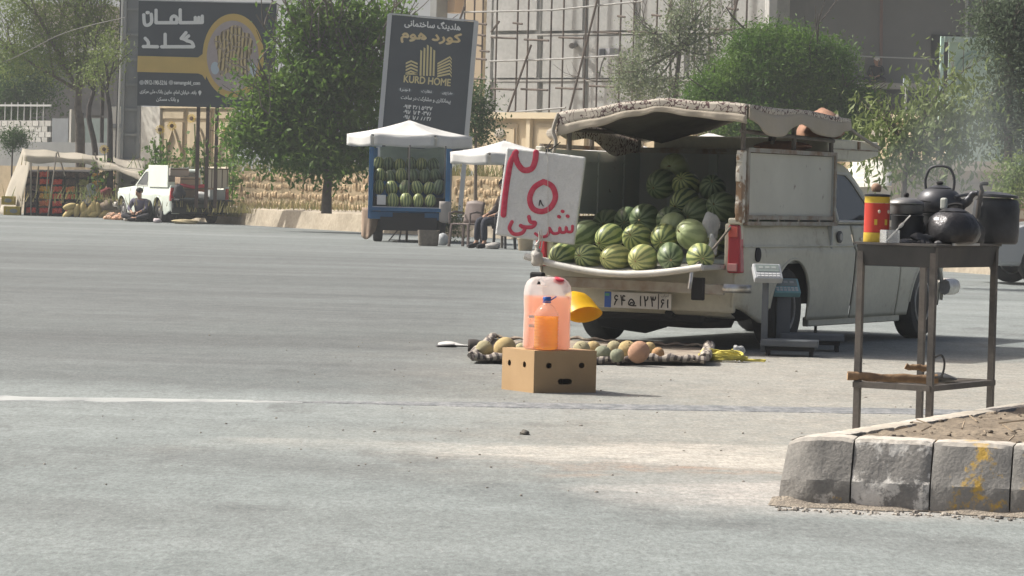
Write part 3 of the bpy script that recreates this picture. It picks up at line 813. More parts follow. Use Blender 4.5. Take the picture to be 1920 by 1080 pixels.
    for s in (1, -1):
        win = [(1.93, .93), (1.93, 1.26), (2.02, 1.30), (2.30, 1.29), (2.40, 1.24), (2.74, .955), (2.74, .93)]
        b = MB(); b.prism(win, lambda p: (s * (wid(p[1]) + .004), p[0], p[1]), lambda p: (s * (wid(p[1]) - .02), p[0], p[1])); w_ = b.build('side_window', glass, t)
        b = MB(); pts = [(s * (wid(z) + .008), y, z) for y, z in win] + [(s * (wid(.93) + .008), 1.93, .93)]
        b.tube(pts, .012, 6); b.build('window_trim', M('trim_pale', (.5, .5, .46), .5), w_)
        MB().bar((s * (wid(1.1) + .01), 2.05, .93), (s * (wid(1.3) + .01), 2.05, 1.29), .016).build('quarter_bar', black, w_)
        mr_ = MB().box((s * (hw + .07), 2.72, .99), (.13, .05, .09)).build('side_mirror', black, t, bevel=.02)
    b = MB(); b.add([(-.60, 2.50, 1.277), (.60, 2.50, 1.277), (.66, 2.87, .976), (-.66, 2.87, .976)], [(0, 1, 2, 3)]); b.build('windscreen', glass, t, solid=.006, loc=(0, .012, .012))
    MB().box((0, 1.735, 1.17), (1.0, .02, .26)).build('rear_window', glass, t)
    b = MB(); b.grid(lambda u, v: ((u - .5) * 2 * (hw - .05 - .1 * max(0, v - .9) * 5) , 2.86 + 1.47 * v, .905 - .085 * v - .10 * max(0, v - .93) * 10 * .6 + .035 * (1 - (2 * u - 1) ** 2)), 16, 16)
    b.build('bonnet', paint, t, smooth=True, solid=.012)
    MB().box((0, L - .05, .60), (hw * 2 - .24, .05, .28)).build('grille', black, t)
    for s in (1, -1):
        MB().lathe([(.07, 0), (.085, .02), (.08, .05), (.03, .07)], 16).build('headlight', chrome, t, smooth=True, loc=(s * (hw - .2), L - .03, .6), rot=(-pi / 2, 0, 0))
    b = MB(); b.tube(spline([(-hw - .02, L - .25, .41), (-hw + .05, L + .06, .41), (0, L + .1, .41), (hw - .05, L + .06, .41), (hw + .02, L - .25, .41)], 5), .05, 8, flat=1.3); b.build('front_bumper', chrome, t, smooth=True)
    return t

# ---------------------------------------------------------------- the near pickup with its melons
YAW = R(27)
TR = Vector((1.615, 24.35, 0)); HW = .82
tright = Vector((cos(YAW), -sin(YAW), 0)); tfwd = Vector((sin(YAW), cos(YAW), 0))
TC = TR - tright * HW
truck = make_pickup('pickup', 'old cream pickup with tarp roof and open tailgate heaped with watermelons', TC, -YAW, hw=HW)
def W(x, y, z): return TC + tright * x + tfwd * y + Vector((0, 0, z))
def TL(w): return toward(truck, w)
# fuel cap, side handle
MB().lathe([(.05, -.01), (.052, .006), (.04, .01)], 20).build('fuel_cap', black, truck, smooth=True, loc=(HW + .004, .26, .69), rot=(0, pi / 2, 0))
q = MB().lathe([(.045, -.01), (.046, .006), (.04, .01)], 20).build('lock_cup', M('cup_dark', (.08, .08, .08), .5), truck, smooth=True, loc=(HW - .012, 1.86, .815), rot=(0, pi / 2, 0))
MB().lathe([(.026, 0), (.026, .006), (.012, .007)], 16).build('lock_disc', M('cup_grey', (.35, .35, .33), .5), q, smooth=True, loc=(0, 0, .008))
for s in (1, -1): MB().tube([(s * (HW - .008), .04, .745), (s * (HW - .008), 1.2, .748), (s * (HW - .008), 2.14, .748)], .008, 6).build('side_moulding', paint_w, truck)
MB().tube([(HW + .0, 2.22, .745), (HW + .0, 3.1, .742)], .008, 6).build('side_moulding', paint_w, truck)
# bumper
bm_ = MB(); bm_.grid(lambda u, v: ((u - .5) * 1.50, -.15 - .02 * sin(pi * u), .50 - .018 * u - .075 * v), 12, 2); bmp = bm_.build('bumper', bump_m, truck, solid=.03, bevel=.006)
bc = MB(); bc.grid(lambda u, v: (.735 + .16 * u, -.155 + .13 * u * u, .487 - .004 * u - .06 * v), 8, 2); bc.build('bumper_end', chrome, truck, solid=.03, smooth=True)
MB().box((-.70, -.175, .475), (.11, .05, .09)).build('buffer', black, truck, bevel=.015)
MB().box((.56, -.172, .445), (.10, .03, .16)).build('buffer', black, truck, bevel=.01)
# number plate
pl = MB().box((0, 0, 0), (.52, .008, .115)).build('number_plate', M('plate_white', (.62, .62, .58), .5, (.5, .49, .45), 8), truck, loc=(.065, -.10, .342), bevel=.003)
pdk = M('plate_black', (.03, .03, .03), .6)
MB().box((-.235, -.006, 0), (.05, .004, .11)).build('blue_strip', M('plate_blue', (.05, .12, .40), .5), pl)
MB().box((-.238, -.0095, .035), (.032, .002, .018)).build('flag', M('flag_green', (.1, .35, .2), .5), pl)
GL = {'1': [[(.5, 1), (.44, .6), (.52, 0)]], '2': [[(.34, 0), (.28, .5), (.12, 1)], [(.14, .93), (.28, .62), (.52, .6), (.7, .76), (.74, 1)]], '3': [[(.34, 0), (.28, .5), (.1, 1)], [(.12, .93), (.24, .66), (.38, .72), (.42, .98)], [(.42, .9), (.5, .68), (.66, .66), (.8, .8), (.82, 1)]],
      '4': [[(.36, 0), (.3, .5), (.12, 1)], [(.16, .9), (.32, .56), (.62, .5), (.9, .52)], [(.88, .94), (.62, 1), (.48, .8), (.6, .52)]], '6': [[(.8, .9), (.5, 1), (.24, .82), (.34, .6), (.74, .56)], [(.72, .56), (.42, .32), (.24, 0)]],
      'h': [[(1.0, .06), (.5, .06), (.12, .16), (.06, .42), (.34, .86), (.66, .66), (.8, .34), (.6, .1)], [(.2, .2), (.4, .44), (.62, .40)]]}
for (g_, x_, w_, h_) in (('6', -.190, .040, .066), ('4', -.138, .042, .066), ('h', -.075, .062, .056), ('1', .008, .03, .066), ('2', .045, .046, .066), ('3', .098, .050, .066), ('6', .178, .032, .054), ('1', .222, .026, .054)):
    zo = -.035 if h_ > .06 else -.040
    strokes([[(x_ + p[0] * w_, zo + p[1] * h_) for p in ln] for ln in GL[g_]], .0048, pdk, pl, -.0065, name='digit', depth=.002, smoothk=3)
text('ایران', .055, .02, pdk, pl, .212, .042, -.0065, name='digits')
MB().box((.162, -.006, 0), (.006, .003, .108)).build('divider', pdk, pl)
# tailgate let down, sagging in the middle
tg = MB()
def tgf(u, v):
    x = -.69 + 1.38 * u; y = -.40 + .40 * v
    sag = -.085 * sin(pi * u) * (1 - v) ** .8
    return (x, y, .60 + .03 * (1 - u) * (1 - v) + sag - .0 * v)
tg.grid(tgf, 24, 8)
tgo = tg.build('tailgate', M('tailgate_paint', (.46, .46, .42), .6, (.36, .35, .31), 4, spots=[((.10, .06, .04), 16, .66)]), truck, smooth=True, solid=.035)
MB().tube([(*tgf(u / 24, 0)[:2], tgf(u / 24, 0)[2] + .004) for u in range(25)], .024, 8).build('tailgate_lip', M('lip_white', (.60, .60, .56), .6, (.5, .49, .44), 5, spots=[((.12, .07, .05), 18, .63)]), tgo, smooth=True)
b = MB(); b.tube([(.60, -.38, .60), (.605, -.40, .52), (.60, -.41, .45)], .014, 8); b.build('latch', chrome, tgo, smooth=True)
b = MB(); b.tube([(.62, -.38, .60), (.68, -.18, .74), (.735, -.03, .885)], .009, 6); b.build('tailgate_strap', M('strap', (.17, .15, .12), .9), truck)
b = MB(); b.tube([(-.66, -.37, .62), (-.70, -.18, .72), (-.75, .02, .88)], .009, 6); b.build('tailgate_strap', MATS['strap'], truck)
# high side boards
for s in (1, -1):
    bd = MB().box((s * (HW - .03), .88, 1.175), (.022, 1.60, .47)).build('side_board', board_w if s == 1 else inner_m, truck)
    fr = MB()
    xo = s * (HW - .012)
    fr.bar((xo, .05, 1.43), (xo, 1.72, 1.43), .035, .03); fr.bar((xo, .05, .955), (xo, 1.72, .955), .03, .03)
    fr.bar((xo, .06, .93), (xo, .06, 1.43), .035, .035); fr.bar((xo, 1.70, .915), (xo, 1.70, 1.43), .04, .035)
    fr.build('board_frame', rusty, bd)
    lower = MB().bar((xo, .05, .912), (xo, 1.76, .912), .04, .028).build('board_rail', rusty, bd)
    for yy in (.25, .62, 1.0, 1.4): MB().box((xo + s * .012, yy, .925), (.012, .03, .05)).build('hinge_lug', rusty, bd)
    po = MB(); po.box((s * (HW - .03), .0, 1.17), (.05, .07, .51)); pob = po.build('rear_post', M('peeling_white', (.66, .64, .56), .7, (.27, .18, .11), 9, .47, .55, bump=.4, bscale=25), truck, bevel=.008)
    for zz, hh in ((1.37, .06), (1.26, .11), (1.02, .09)): MB().box((s * (HW - .03) - s * .0, -.045, zz), (.036, .03, hh)).build('post_fitting', MATS['peeling_white'], pob, bevel=.008)
for yy in (.45, .95, 1.4): MB().box((-HW + .048, yy, 1.17), (.012, .03, .46)).build('inner_rib', inner_m, truck)
for zz in (1.06, 1.22, 1.33): MB().box((-HW + .046, .88, zz), (.010, 1.56, .018)).build('inner_rib', inner_m, truck)
hbm = M('headboard', (.34, .36, .35), .8, (.4, .41, .39), 2)
MB().box((0, 1.69, 1.03), (1.63, .02, .78)).build('headboard', hbm, truck)
for xx in (-.5, -.16, .17, .5): MB().box((xx, 1.672, 1.05), (.07, .016, .72)).build('headboard_rib', inner_m, truck)
MB().bar((-.8, 1.69, 1.435), (.8, 1.69, 1.435), .04).build('headboard_rail', rusty, truck)
# white box over the cab
b = MB(); rb_ = [(1.75, 1.40), (1.75, 1.55), (2.78, 1.545), (2.80, 1.44), (2.42, 1.385), (2.0, 1.395)]
b.prism(rb_, lambda p: (-.70, p[0], p[1]), lambda p: (.74, p[0], p[1])); b.build('cab_top_box', paint_w, truck, bevel=.012)
MB().bar((.745, 1.77, 1.475), (.745, 2.79, 1.475), .012, .008).build('box_seam', rusty, truck)
MB().box((.745, 2.36, 1.51), (.012, .04, .06)).build('box_lug', rusty, truck)
# canopy frame
pipe = M('frame_pipe', (.16, .145, .125), .7, (.1, .085, .07), 6)
for (x, y, z0, z1) in ((HW - .03, .02, 1.42, 1.70), (HW - .03, .95, 1.42, 1.64), (HW - .03, 1.68, 1.42, 1.70), (-.56, .0, 1.40, 1.64), (-HW + .03, .85, 1.42, 1.62), (-HW + .03, 1.68, 1.42, 1.66), (.3, 1.68, 1.44, 1.7)):
    MB().tube([(x, y, z0), (x, y, z1)], .018, 7).build('canopy_post', pipe, truck)
for pts in ([(HW - .03, -.02, 1.56), (HW - .03, 1.72, 1.53)], [(-.56, -.02, 1.55), (-HW + .05, 1.72, 1.56)],
            [(HW - .03, 0, 1.70), (.1, .02, 1.735), (-.56, 0, 1.63)], [(.35, 1.68, 1.60), (.6, 1.0, 1.5)]):
    MB().tube(pts, .016, 7).build('canopy_rail', pipe, truck)
# canopy cloth
def ztc(u, v):
    a = 1.665 + (1.775 - 1.665) * min(1, u / .52) if u < .52 else 1.775 - .03 * (u - .52) / .48
    f = 1.70 + .03 * sin(pi * u) - .20 * max(0, 1 - u / .55)
    z = a * (1 - v) + f * v
    return z + .010 * sin(9 * u + 3 * v) * sin(7 * v + 1) * min(1, 4 * v) + .004 * sin(23 * u + 5 * v)
def ctop(u, v):
    return (-.60 - .2 * v + (1.47 + .2 * v) * u, -.10 + 1.92 * v, ztc(u, v))
cream_cloth = M('cream_cloth', (.50, .45, .37), .95, (.42, .375, .30), 3, .3, .7, bump=.4, bscale=14, translucent=.15)
def carpet_mat():
    m = M('patterned_carpet', (.50, .46, .39), .95)
    nt = m.node_tree; N = nt.nodes; L = nt.links; bs = N['Principled BSDF']
    tc = N.new('ShaderNodeTexCoord')
    v = N.new('ShaderNodeTexVoronoi'); v.feature = 'DISTANCE_TO_EDGE'; v.inputs['Scale'].default_value = 24
    w = N.new('ShaderNodeTexWave'); w.wave_type = 'RINGS'; w.inputs['Scale'].default_value = 13; w.inputs['Distortion'].default_value = 9; w.inputs['Detail'].default_value = 2
    for q_ in (v, w): L.new(tc.outputs['Object'], q_.inputs['Vector'])
    n1 = N.new('ShaderNodeMath'); n1.operation = 'LESS_THAN'; n1.inputs[1].default_value = .012; L.new(v.outputs[0], n1.inputs[0])
    n2 = N.new('ShaderNodeMath'); n2.operation = 'GREATER_THAN'; n2.inputs[1].default_value = .58; L.new(w.outputs['Fac'], n2.inputs[0])
    mx = N.new('ShaderNodeMix'); mx.data_type = 'RGBA'; mx.inputs[6].default_value = (.50, .46, .39, 1); mx.inputs[7].default_value = (.17, .105, .10, 1); L.new(n2.outputs[0], mx.inputs[0])
    m2 = N.new('ShaderNodeMix'); m2.data_type = 'RGBA'; m2.inputs[7].default_value = (.085, .05, .055, 1); L.new(mx.outputs[2], m2.inputs[6]); L.new(n1.outputs[0], m2.inputs[0])
    nz = N.new('ShaderNodeTexNoise'); nz.inputs['Scale'].default_value = 24; nz.inputs['Detail'].default_value = 1.5; L.new(tc.outputs['Object'], nz.inputs['Vector'])
    big = N.new('ShaderNodeTexNoise'); big.inputs['Scale'].default_value = 3.0; L.new(tc.outputs['Object'], big.inputs['Vector'])
    s_ = N.new('ShaderNodeMath'); s_.operation = 'SUBTRACT'; s_.inputs[1].default_value = .5; L.new(nz.outputs['Fac'], s_.inputs[0])
    a_ = N.new('ShaderNodeMath'); a_.operation = 'ABSOLUTE'; L.new(s_.outputs[0], a_.inputs[0])
    th = N.new('ShaderNodeMapRange'); th.inputs['From Min'].default_value = .35; th.inputs['From Max'].default_value = .65; th.inputs['To Min'].default_value = .012; th.inputs['To Max'].default_value = .055; L.new(big.outputs['Fac'], th.inputs['Value'])
    l_ = N.new('ShaderNodeMath'); l_.operation = 'LESS_THAN'; L.new(a_.outputs[0], l_.inputs[0]); L.new(th.outputs[0], l_.inputs[1])
    m3 = N.new('ShaderNodeMix'); m3.data_type = 'RGBA'; m3.inputs[6].default_value = (.52, .48, .41, 1); m3.inputs[7].default_value = (.13, .085, .085, 1); L.new(l_.outputs[0], m3.inputs[0])
    L.new(m3.outputs[2], bs.inputs['Base Color']); return m
carpet = carpet_mat()
b = MB(); b.grid(ctop, 36, 30); can = b.build('canopy', carpet, truck, smooth=True, solid=.012)
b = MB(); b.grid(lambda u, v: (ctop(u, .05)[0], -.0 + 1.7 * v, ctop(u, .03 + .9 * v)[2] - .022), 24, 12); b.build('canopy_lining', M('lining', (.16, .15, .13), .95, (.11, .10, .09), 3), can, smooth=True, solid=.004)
def drop_r(u): return .165 - .075 * min(1, u / .5) if u < .5 else .09 + .045 * (u - .5) / .5
def val(u, a, c, v, wob=1):
    p = ctop(u, 0); d = drop_r(u) * (1 + .04 * sin(31 * u)) * (a + (c - a) * v)
    return (p[0], p[1] - .012 - .006 * sin(40 * u) * wob * (a + (c - a) * v), p[2] - d)
b = MB(); b.grid(lambda u, v: val(u, 0, .55, v), 60, 4); b.build('rear_valance', carpet, can, smooth=True, solid=.008)
b = MB(); b.grid(lambda u, v: val(u, .55, 1, v), 60, 3); b.build('rear_hem', cream_cloth, can, smooth=True, solid=.008)
def drop_s(v): return (.10 + .10 * max(0, sin(pi * min(1, v / .50))) ** 1.4 if v < .5 else .10 + .06 * sin(pi * (v - .5) / .5)) * (1 if v < .93 else .8)
def sval(v, a, c, t):
    p = ctop(1, v); k = a + (c - a) * t
    return (p[0] + .012 + .016 * sin(26 * v) * k, p[1], p[2] - drop_s(v) * k)
b = MB(); b.grid(lambda u, v: sval(u, 0, .22, v), 50, 3); b.build('side_valance', carpet, can, smooth=True, solid=.008)
b = MB(); b.grid(lambda u, v: sval(u, .22, 1, v), 50, 6); b.build('side_hem', cream_cloth, can, smooth=True, solid=.008)
b = MB(); b.grid(lambda u, v: (-.612 - .2 * u, -.10 + 1.9 * u, ctop(0, u)[2] - (.14 + .03 * sin(12 * u)) * v), 30, 4); b.build('side_valance', carpet, can, smooth=True, solid=.008)
# ropes on the canopy corners
b = MB(); b.tube(spline([(-.60, -.11, 1.66), (-.63, -.13, 1.54), (-.60, -.14, 1.46), (-.62, -.13, 1.38)], 4), .014, 6); b.build('corner_rope', M('rope_grey', (.3, .28, .24), .9), truck)
b = MB(); b.tube(spline([(.80, 1.75, 1.72), (.78, 2.2, 1.60), (.76, 2.75, 1.50)], 4), .013, 6); b.build('guy_rope', MATS['rope_grey'], truck)

# bundles of tarp lying on the cab box
tarp_b = M('brown_tarp', (.30, .17, .11), .8, (.22, .12, .08), 5, bump=.5, bscale=9)
def lump(name, label, cat, w, r, seed, mat, rough=.25, M3=None, parent=None, nu=18, nv=12):
    r_ = random.Random(seed); ph = [r_.random() * 6 for _ in range(9)]
    def f(p):
        k = 1 + rough * (.5 * sin(3 * p.x + ph[0] + 2 * p.z) + .4 * sin(5 * p.y + ph[1]) + .35 * sin(6 * p.z + 3 * p.x + ph[2]) + .25 * sin(11 * p.x + ph[3]) * sin(9 * p.y + ph[4]))
        q = p * k
        if q.z < -.75: q.z = -.75
        return q
    o = MB().ell((0, 0, 0), r, nu, nv, fn=f, M=M3).build(name, mat, parent, smooth=True, loc=w)
    if label: tag(o, label, cat)
    return o
lump('tarp_bundle', 'rolled reddish brown tarp on the cab top behind the canopy', 'tarp', W(.55, 2.05, 1.635), (.16, .30, .13), 2, tarp_b)
lump('folded_tarp', 'flat brown folded tarp sheet lying under the canopy front', 'tarp', W(.52, 1.40, 1.475), (.20, .24, .05), 5, tarp_b, .2)

# ---------------------------------------------------------------- watermelons
def melon_mat(name, light, dark, n, contrast=1.0, yellow=.3):
    m = M(name, light, .42, spec=.35)
    nt = m.node_tree; N = nt.nodes; L = nt.links; bs = N['Principled BSDF']
    tc = N.new('ShaderNodeTexCoord'); sp = N.new('ShaderNodeSeparateXYZ'); L.new(tc.outputs['Object'], sp.inputs[0])
    nz = N.new('ShaderNodeTexNoise'); nz.inputs['Scale'].default_value = 16; nz.inputs['Detail'].default_value = 5; nz.inputs['Roughness'].default_value = .65; L.new(tc.outputs['Object'], nz.inputs['Vector'])
    oi = N.new('ShaderNodeObjectInfo')
    def mt(op, a, c=None):
        x = N.new('ShaderNodeMath'); x.operation = op
        for i, q_ in enumerate((a, c)):
            if q_ is None: continue
            if isinstance(q_, (int, float)): x.inputs[i].default_value = q_
            else: L.new(q_, x.inputs[i])
        return x.outputs[0]
    ang = mt('ARCTAN2', sp.outputs[2], sp.outputs[1])
    ph = mt('ADD', mt('MULTIPLY', ang, n), mt('MULTIPLY', mt('SUBTRACT', nz.outputs['Fac'], .5), 4.2))
    s = mt('SINE', ph)
    r_ = N.new('ShaderNodeMapRange'); r_.inputs['From Min'].default_value = -.35; r_.inputs['From Max'].default_value = .45; r_.inputs['To Max'].default_value = contrast; L.new(s, r_.inputs['Value'])
    lt = N.new('ShaderNodeMix'); lt.data_type = 'RGBA'; lt.inputs[6].default_value = tuple(light) + (1,); lt.inputs[7].default_value = (.36, .36, .10, 1)
    L.new(mt('MULTIPLY', oi.outputs['Random'], yellow), lt.inputs[0])
    dk_ = N.new('ShaderNodeMix'); dk_.data_type = 'RGBA'; dk_.inputs[6].default_value = tuple(dark) + (1,); dk_.inputs[7].default_value = (.10, .14, .055, 1)
    L.new(mt('MULTIPLY', oi.outputs['Random'], .8), dk_.inputs[0])
    mx = N.new('ShaderNodeMix'); mx.data_type = 'RGBA'; L.new(lt.outputs[2], mx.inputs[6]); L.new(dk_.outputs[2], mx.inputs[7]); L.new(r_.outputs[0], mx.inputs[0])
    nf = N.new('ShaderNodeTexNoise'); nf.inputs['Scale'].default_value = 5; L.new(tc.outputs['Object'], nf.inputs['Vector'])
    mx2 = N.new('ShaderNodeMix'); mx2.data_type = 'RGBA'; mx2.inputs[7].default_value = (.40, .37, .19, 1); L.new(mx.outputs[2], mx2.inputs[6])
    r3_ = N.new('ShaderNodeMapRange'); r3_.inputs['From Min'].default_value = .62; r3_.inputs['From Max'].default_value = .75; r3_.inputs['To Max'].default_value = .55; L.new(nf.outputs['Fac'], r3_.inputs['Value']); L.new(r3_.outputs[0], mx2.inputs[0])
    L.new(mx2.outputs[2], bs.inputs['Base Color']); return m
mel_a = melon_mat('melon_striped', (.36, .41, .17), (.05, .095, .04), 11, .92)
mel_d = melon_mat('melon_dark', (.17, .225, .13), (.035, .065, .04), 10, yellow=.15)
mel_y = melon_mat('melon_yellowish', (.50, .50, .21), (.16, .21, .075), 12, .8)
mel_p = melon_mat('melon_pale', (.34, .40, .21), (.27, .33, .15), 9, .5, .1)
stemm = M('melon_stem', (.22, .17, .08), .9)
def melon_mesh(mat, rr, seed):
    r_ = random.Random(seed); a, c = r_.random() * 6, r_.random() * 6
    def f(p):
        k = 1 + .02 * sin(3 * p.x + a) + .015 * sin(4 * p.y + c)
        d = abs(p.z)
        if d > .96: k *= 1 - (d - .96) * 1.2
        return p * k
    b = MB(); b.ell((0, 0, 0), rr, 28, 18, fn=f)
    # long axis along local X
    b.v = [(v[2], v[0], v[1]) for v in b.v]
    me = b.mesh('watermelon', True); me.materials.append(mat); return me
mm = {k: [melon_mesh(mt_, (.098 * s_, .098 * s_, .118 * s_), i + 7) for i, s_ in enumerate((1, 1.06))] for k, mt_ in (('a', mel_a), ('d', mel_d), ('y', mel_y))}
mm['p'] = [melon_mesh(mel_p, (.105, .105, .108), 3), melon_mesh(mel_p, (.10, .10, .105), 4)]
stem_me = MB().tube([(0, 0, 0), (.012, .004, 0), (.02, .012, .004)], .005, 6).mesh('stem'); stem_me.materials.append(stemm)
rm = random.Random(21)
def melon(w, kind, label, group, yaw=None, sc=1.0, tilt=None, name='watermelon', stem=True):
    o = bpy.data.objects.new(name, mm[kind][rm.randrange(2)]); COL.objects.link(o); o.location = w; o.scale = (sc * rm.uniform(.95, 1.12), sc * rm.uniform(.95, 1.05), sc * rm.uniform(.95, 1.05))
    o.rotation_euler = (rm.uniform(0, 6.3), rm.gauss(0, .22) if tilt is None else tilt, yaw if yaw is not None else -pi / 2 - YAW + rm.gauss(0, .3))
    tag(o, label, 'watermelon', group)
    if stem:
        s_ = bpy.data.objects.new('stem', stem_me); COL.objects.link(s_); s_.parent = o; s_.location = (.112, 0, 0)
    return o
g1 = 'watermelons on the near pickup'
row1 = [(1055, 480, 'a', 'leftmost watermelon on the lowered tailgate, half behind the bag'), (1103, 482, 'a', 'second watermelon from left on the tailgate edge, wide dark green stripes'), (1155, 484, 'y', 'third watermelon from left on the tailgate edge, yellowish green'),
        (1206, 485, 'y', 'pale yellow green watermelon, fourth from left on the tailgate edge'), (1257, 481, 'd', 'dark green watermelon, fifth from left on the tailgate edge'), (1313, 482, 'a', 'rightmost watermelon on the tailgate edge, behind the strap')]
def on_plane(px, py, ylocal):
    """point on the picture ray of (px,py) at truck-local y"""
    d = ray(px, py); n_ = tfwd
    t_ = ((TC + tfwd * ylocal) - CAMP).dot(n_) / d.dot(n_)
    return CAMP + d * t_
for (px, py, k, lb) in row1: melon(on_plane(px, py, -.22), k, lb, g1)
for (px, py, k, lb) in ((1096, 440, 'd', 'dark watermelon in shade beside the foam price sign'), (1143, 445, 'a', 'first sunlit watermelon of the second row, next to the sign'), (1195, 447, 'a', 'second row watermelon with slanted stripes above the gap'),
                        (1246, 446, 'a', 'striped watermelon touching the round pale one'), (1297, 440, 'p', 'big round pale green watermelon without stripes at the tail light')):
    melon(on_plane(px, py, .04), k, lb, g1, sc=1.0 if k != 'p' else 1.06)
melon(on_plane(1262, 424, .24), 'p', 'pale green watermelon peeping out behind the second row', g1)
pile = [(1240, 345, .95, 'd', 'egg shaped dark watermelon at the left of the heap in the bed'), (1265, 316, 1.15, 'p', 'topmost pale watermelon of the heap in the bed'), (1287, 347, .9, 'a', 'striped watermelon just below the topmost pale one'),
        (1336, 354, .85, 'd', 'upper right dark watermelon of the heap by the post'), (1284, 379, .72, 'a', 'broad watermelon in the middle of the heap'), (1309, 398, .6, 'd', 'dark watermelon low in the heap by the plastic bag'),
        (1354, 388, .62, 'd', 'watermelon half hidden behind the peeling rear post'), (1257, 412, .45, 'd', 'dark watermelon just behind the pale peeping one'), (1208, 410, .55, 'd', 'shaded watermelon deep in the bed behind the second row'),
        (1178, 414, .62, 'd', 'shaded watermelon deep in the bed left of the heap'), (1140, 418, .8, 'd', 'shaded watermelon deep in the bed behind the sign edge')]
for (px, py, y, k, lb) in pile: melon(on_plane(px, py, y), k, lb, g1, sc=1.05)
# lower layers that carry the heap
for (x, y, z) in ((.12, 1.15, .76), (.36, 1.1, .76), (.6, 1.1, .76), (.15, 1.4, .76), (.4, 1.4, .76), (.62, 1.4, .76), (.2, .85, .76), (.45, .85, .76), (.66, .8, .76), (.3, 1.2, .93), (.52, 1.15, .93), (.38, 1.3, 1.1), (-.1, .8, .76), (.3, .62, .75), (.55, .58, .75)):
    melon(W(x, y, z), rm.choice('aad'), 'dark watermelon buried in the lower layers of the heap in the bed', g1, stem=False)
# ================================================================ NEAR OBJECTS
def boolean_cut(mb_, cutters, name, mat, parent, smooth=False, **k):
    o = mb_.build(name, mat, parent, smooth=smooth, **k)
    par, lo, ro = o.parent, o.location.copy(), o.rotation_euler.copy(); o.parent = None; o.location = (0, 0, 0); o.rotation_euler = (0, 0, 0)
    tmp = []
    for c in cutters:
        q_ = c.build('cut', None, None); tmp.append(q_)
        m = o.modifiers.new('b', 'BOOLEAN'); m.operation = 'DIFFERENCE'; m.object = q_; m.solver = 'EXACT'
    dg = bpy.context.evaluated_depsgraph_get()
    me = bpy.data.meshes.new_from_object(o.evaluated_get(dg))
    o.modifiers.clear(); old = o.data; o.data = me; me.name = name
    if not me.materials and mat: me.materials.append(mat)
    for q_ in tmp: bpy.data.objects.remove(q_)
    o.parent = par; o.location = lo; o.rotation_euler = ro
    return o
# ---- foam price sign
sgc = on_plane(1003, 450, -.36)
sg = thing('price_sign', 'white foam slab with red sprayed price hanging at the tailgate', 'sign', sgc, 0, rot=(R(-3), R(5.6), R(-11)))
foam = M('foam', (.66, .675, .66), .9, (.60, .61, .59), 5, bump=.5, bscale=26, fine=.05, fscale=90, spots=[((.50, .50, .47), 9, .66)])
sb = MB(); sb.box((0, 0, .315), (.575, .055, .63)); sb.build('slab', foam, sg, bevel=.012)
spray = M('red_spray', (.50, .045, .085), .8, (.56, .10, .14), 22, .4, .7)
def sgxy(px, py):
    # inverse of the slab's outline in the enlarged view
    ox, oy = 95, 875; ux, uy = 495, 70; vx, vy = 85, -535
    dx, dy = px - ox, py - oy; det = ux * vy - uy * vx
    return (((dx * vy - dy * vx) / det - .5) * .575, ((ux * dy - uy * dx) / det) * .63)
def sl_(*pts): return [sgxy(*p) for p in pts]
strokes([sl_((152, 755), (165, 640), (185, 520), (205, 430), (240, 372)), sl_((232, 378), (248, 440), (285, 482), (335, 475), (358, 430), (366, 375))], .021, spray, sg, -.030)
strokes([sl_((408, 556), (350, 590), (320, 655), (338, 718), (395, 738), (452, 712), (482, 650), (462, 585), (408, 556))], .020, spray, sg, -.030)
strokes([sl_((205, 798), (188, 838), (215, 872), (265, 868), (285, 838), (258, 822)), sl_((312, 768), (322, 800), (352, 806), (330, 832), (268, 830))], .0135, spray, sg, -.030)
strokes([sl_((585, 830), (580, 862), (552, 862), (545, 835), (540, 864), (512, 866), (505, 838), (498, 868), (462, 872), (440, 840)), sl_((440, 850), (425, 885), (385, 892), (350, 872))], .0105, spray, sg, -.030)
strokes([sl_((522, 738), (528, 741)), sl_((499, 770), (505, 773)), sl_((553, 768), (559, 771))], .012, spray, sg, -.030, smoothk=1)
strokes([sl_((378, 700), (385, 668), (394, 690), (404, 704))], .004, M('pen_dark', (.07, .06, .06), .8), sg, -.030, name='scribble')
b = MB(); b.tube([(-.055 + .25, -.034, .64), (-.07 + .25, -.036, .56)], .004, 5)
b = MB(); cx_, cz_ = sgxy(440, 345); b.tube([(cx_ + .02, -.02, cz_ + .05), (cx_, -.032, cz_), (cx_ - .006, -.034, cz_ - .05)], .004, 5); b.tube([(cx_ - .02, -.034, cz_ - .012), (cx_ + .02, -.034, cz_ + .012)], .004, 5)
b.tube([(cx_ + .0, -.032, cz_ + .01), (cx_ + .004, 0, .64), (cx_ + .05, .16, .72)], .004, 5); b.build('tie_string', black, sg)
b = MB(); b.tube([sl_((440, 345))[0][:1] + (-.0345,) + sl_((440, 345))[0][1:], sl_((432, 905))[0][:1] + (-.0345,) + sl_((432, 905))[0][1:]], .002, 5); b.build('front_string', M('string', (.55, .54, .5), .8), sg)

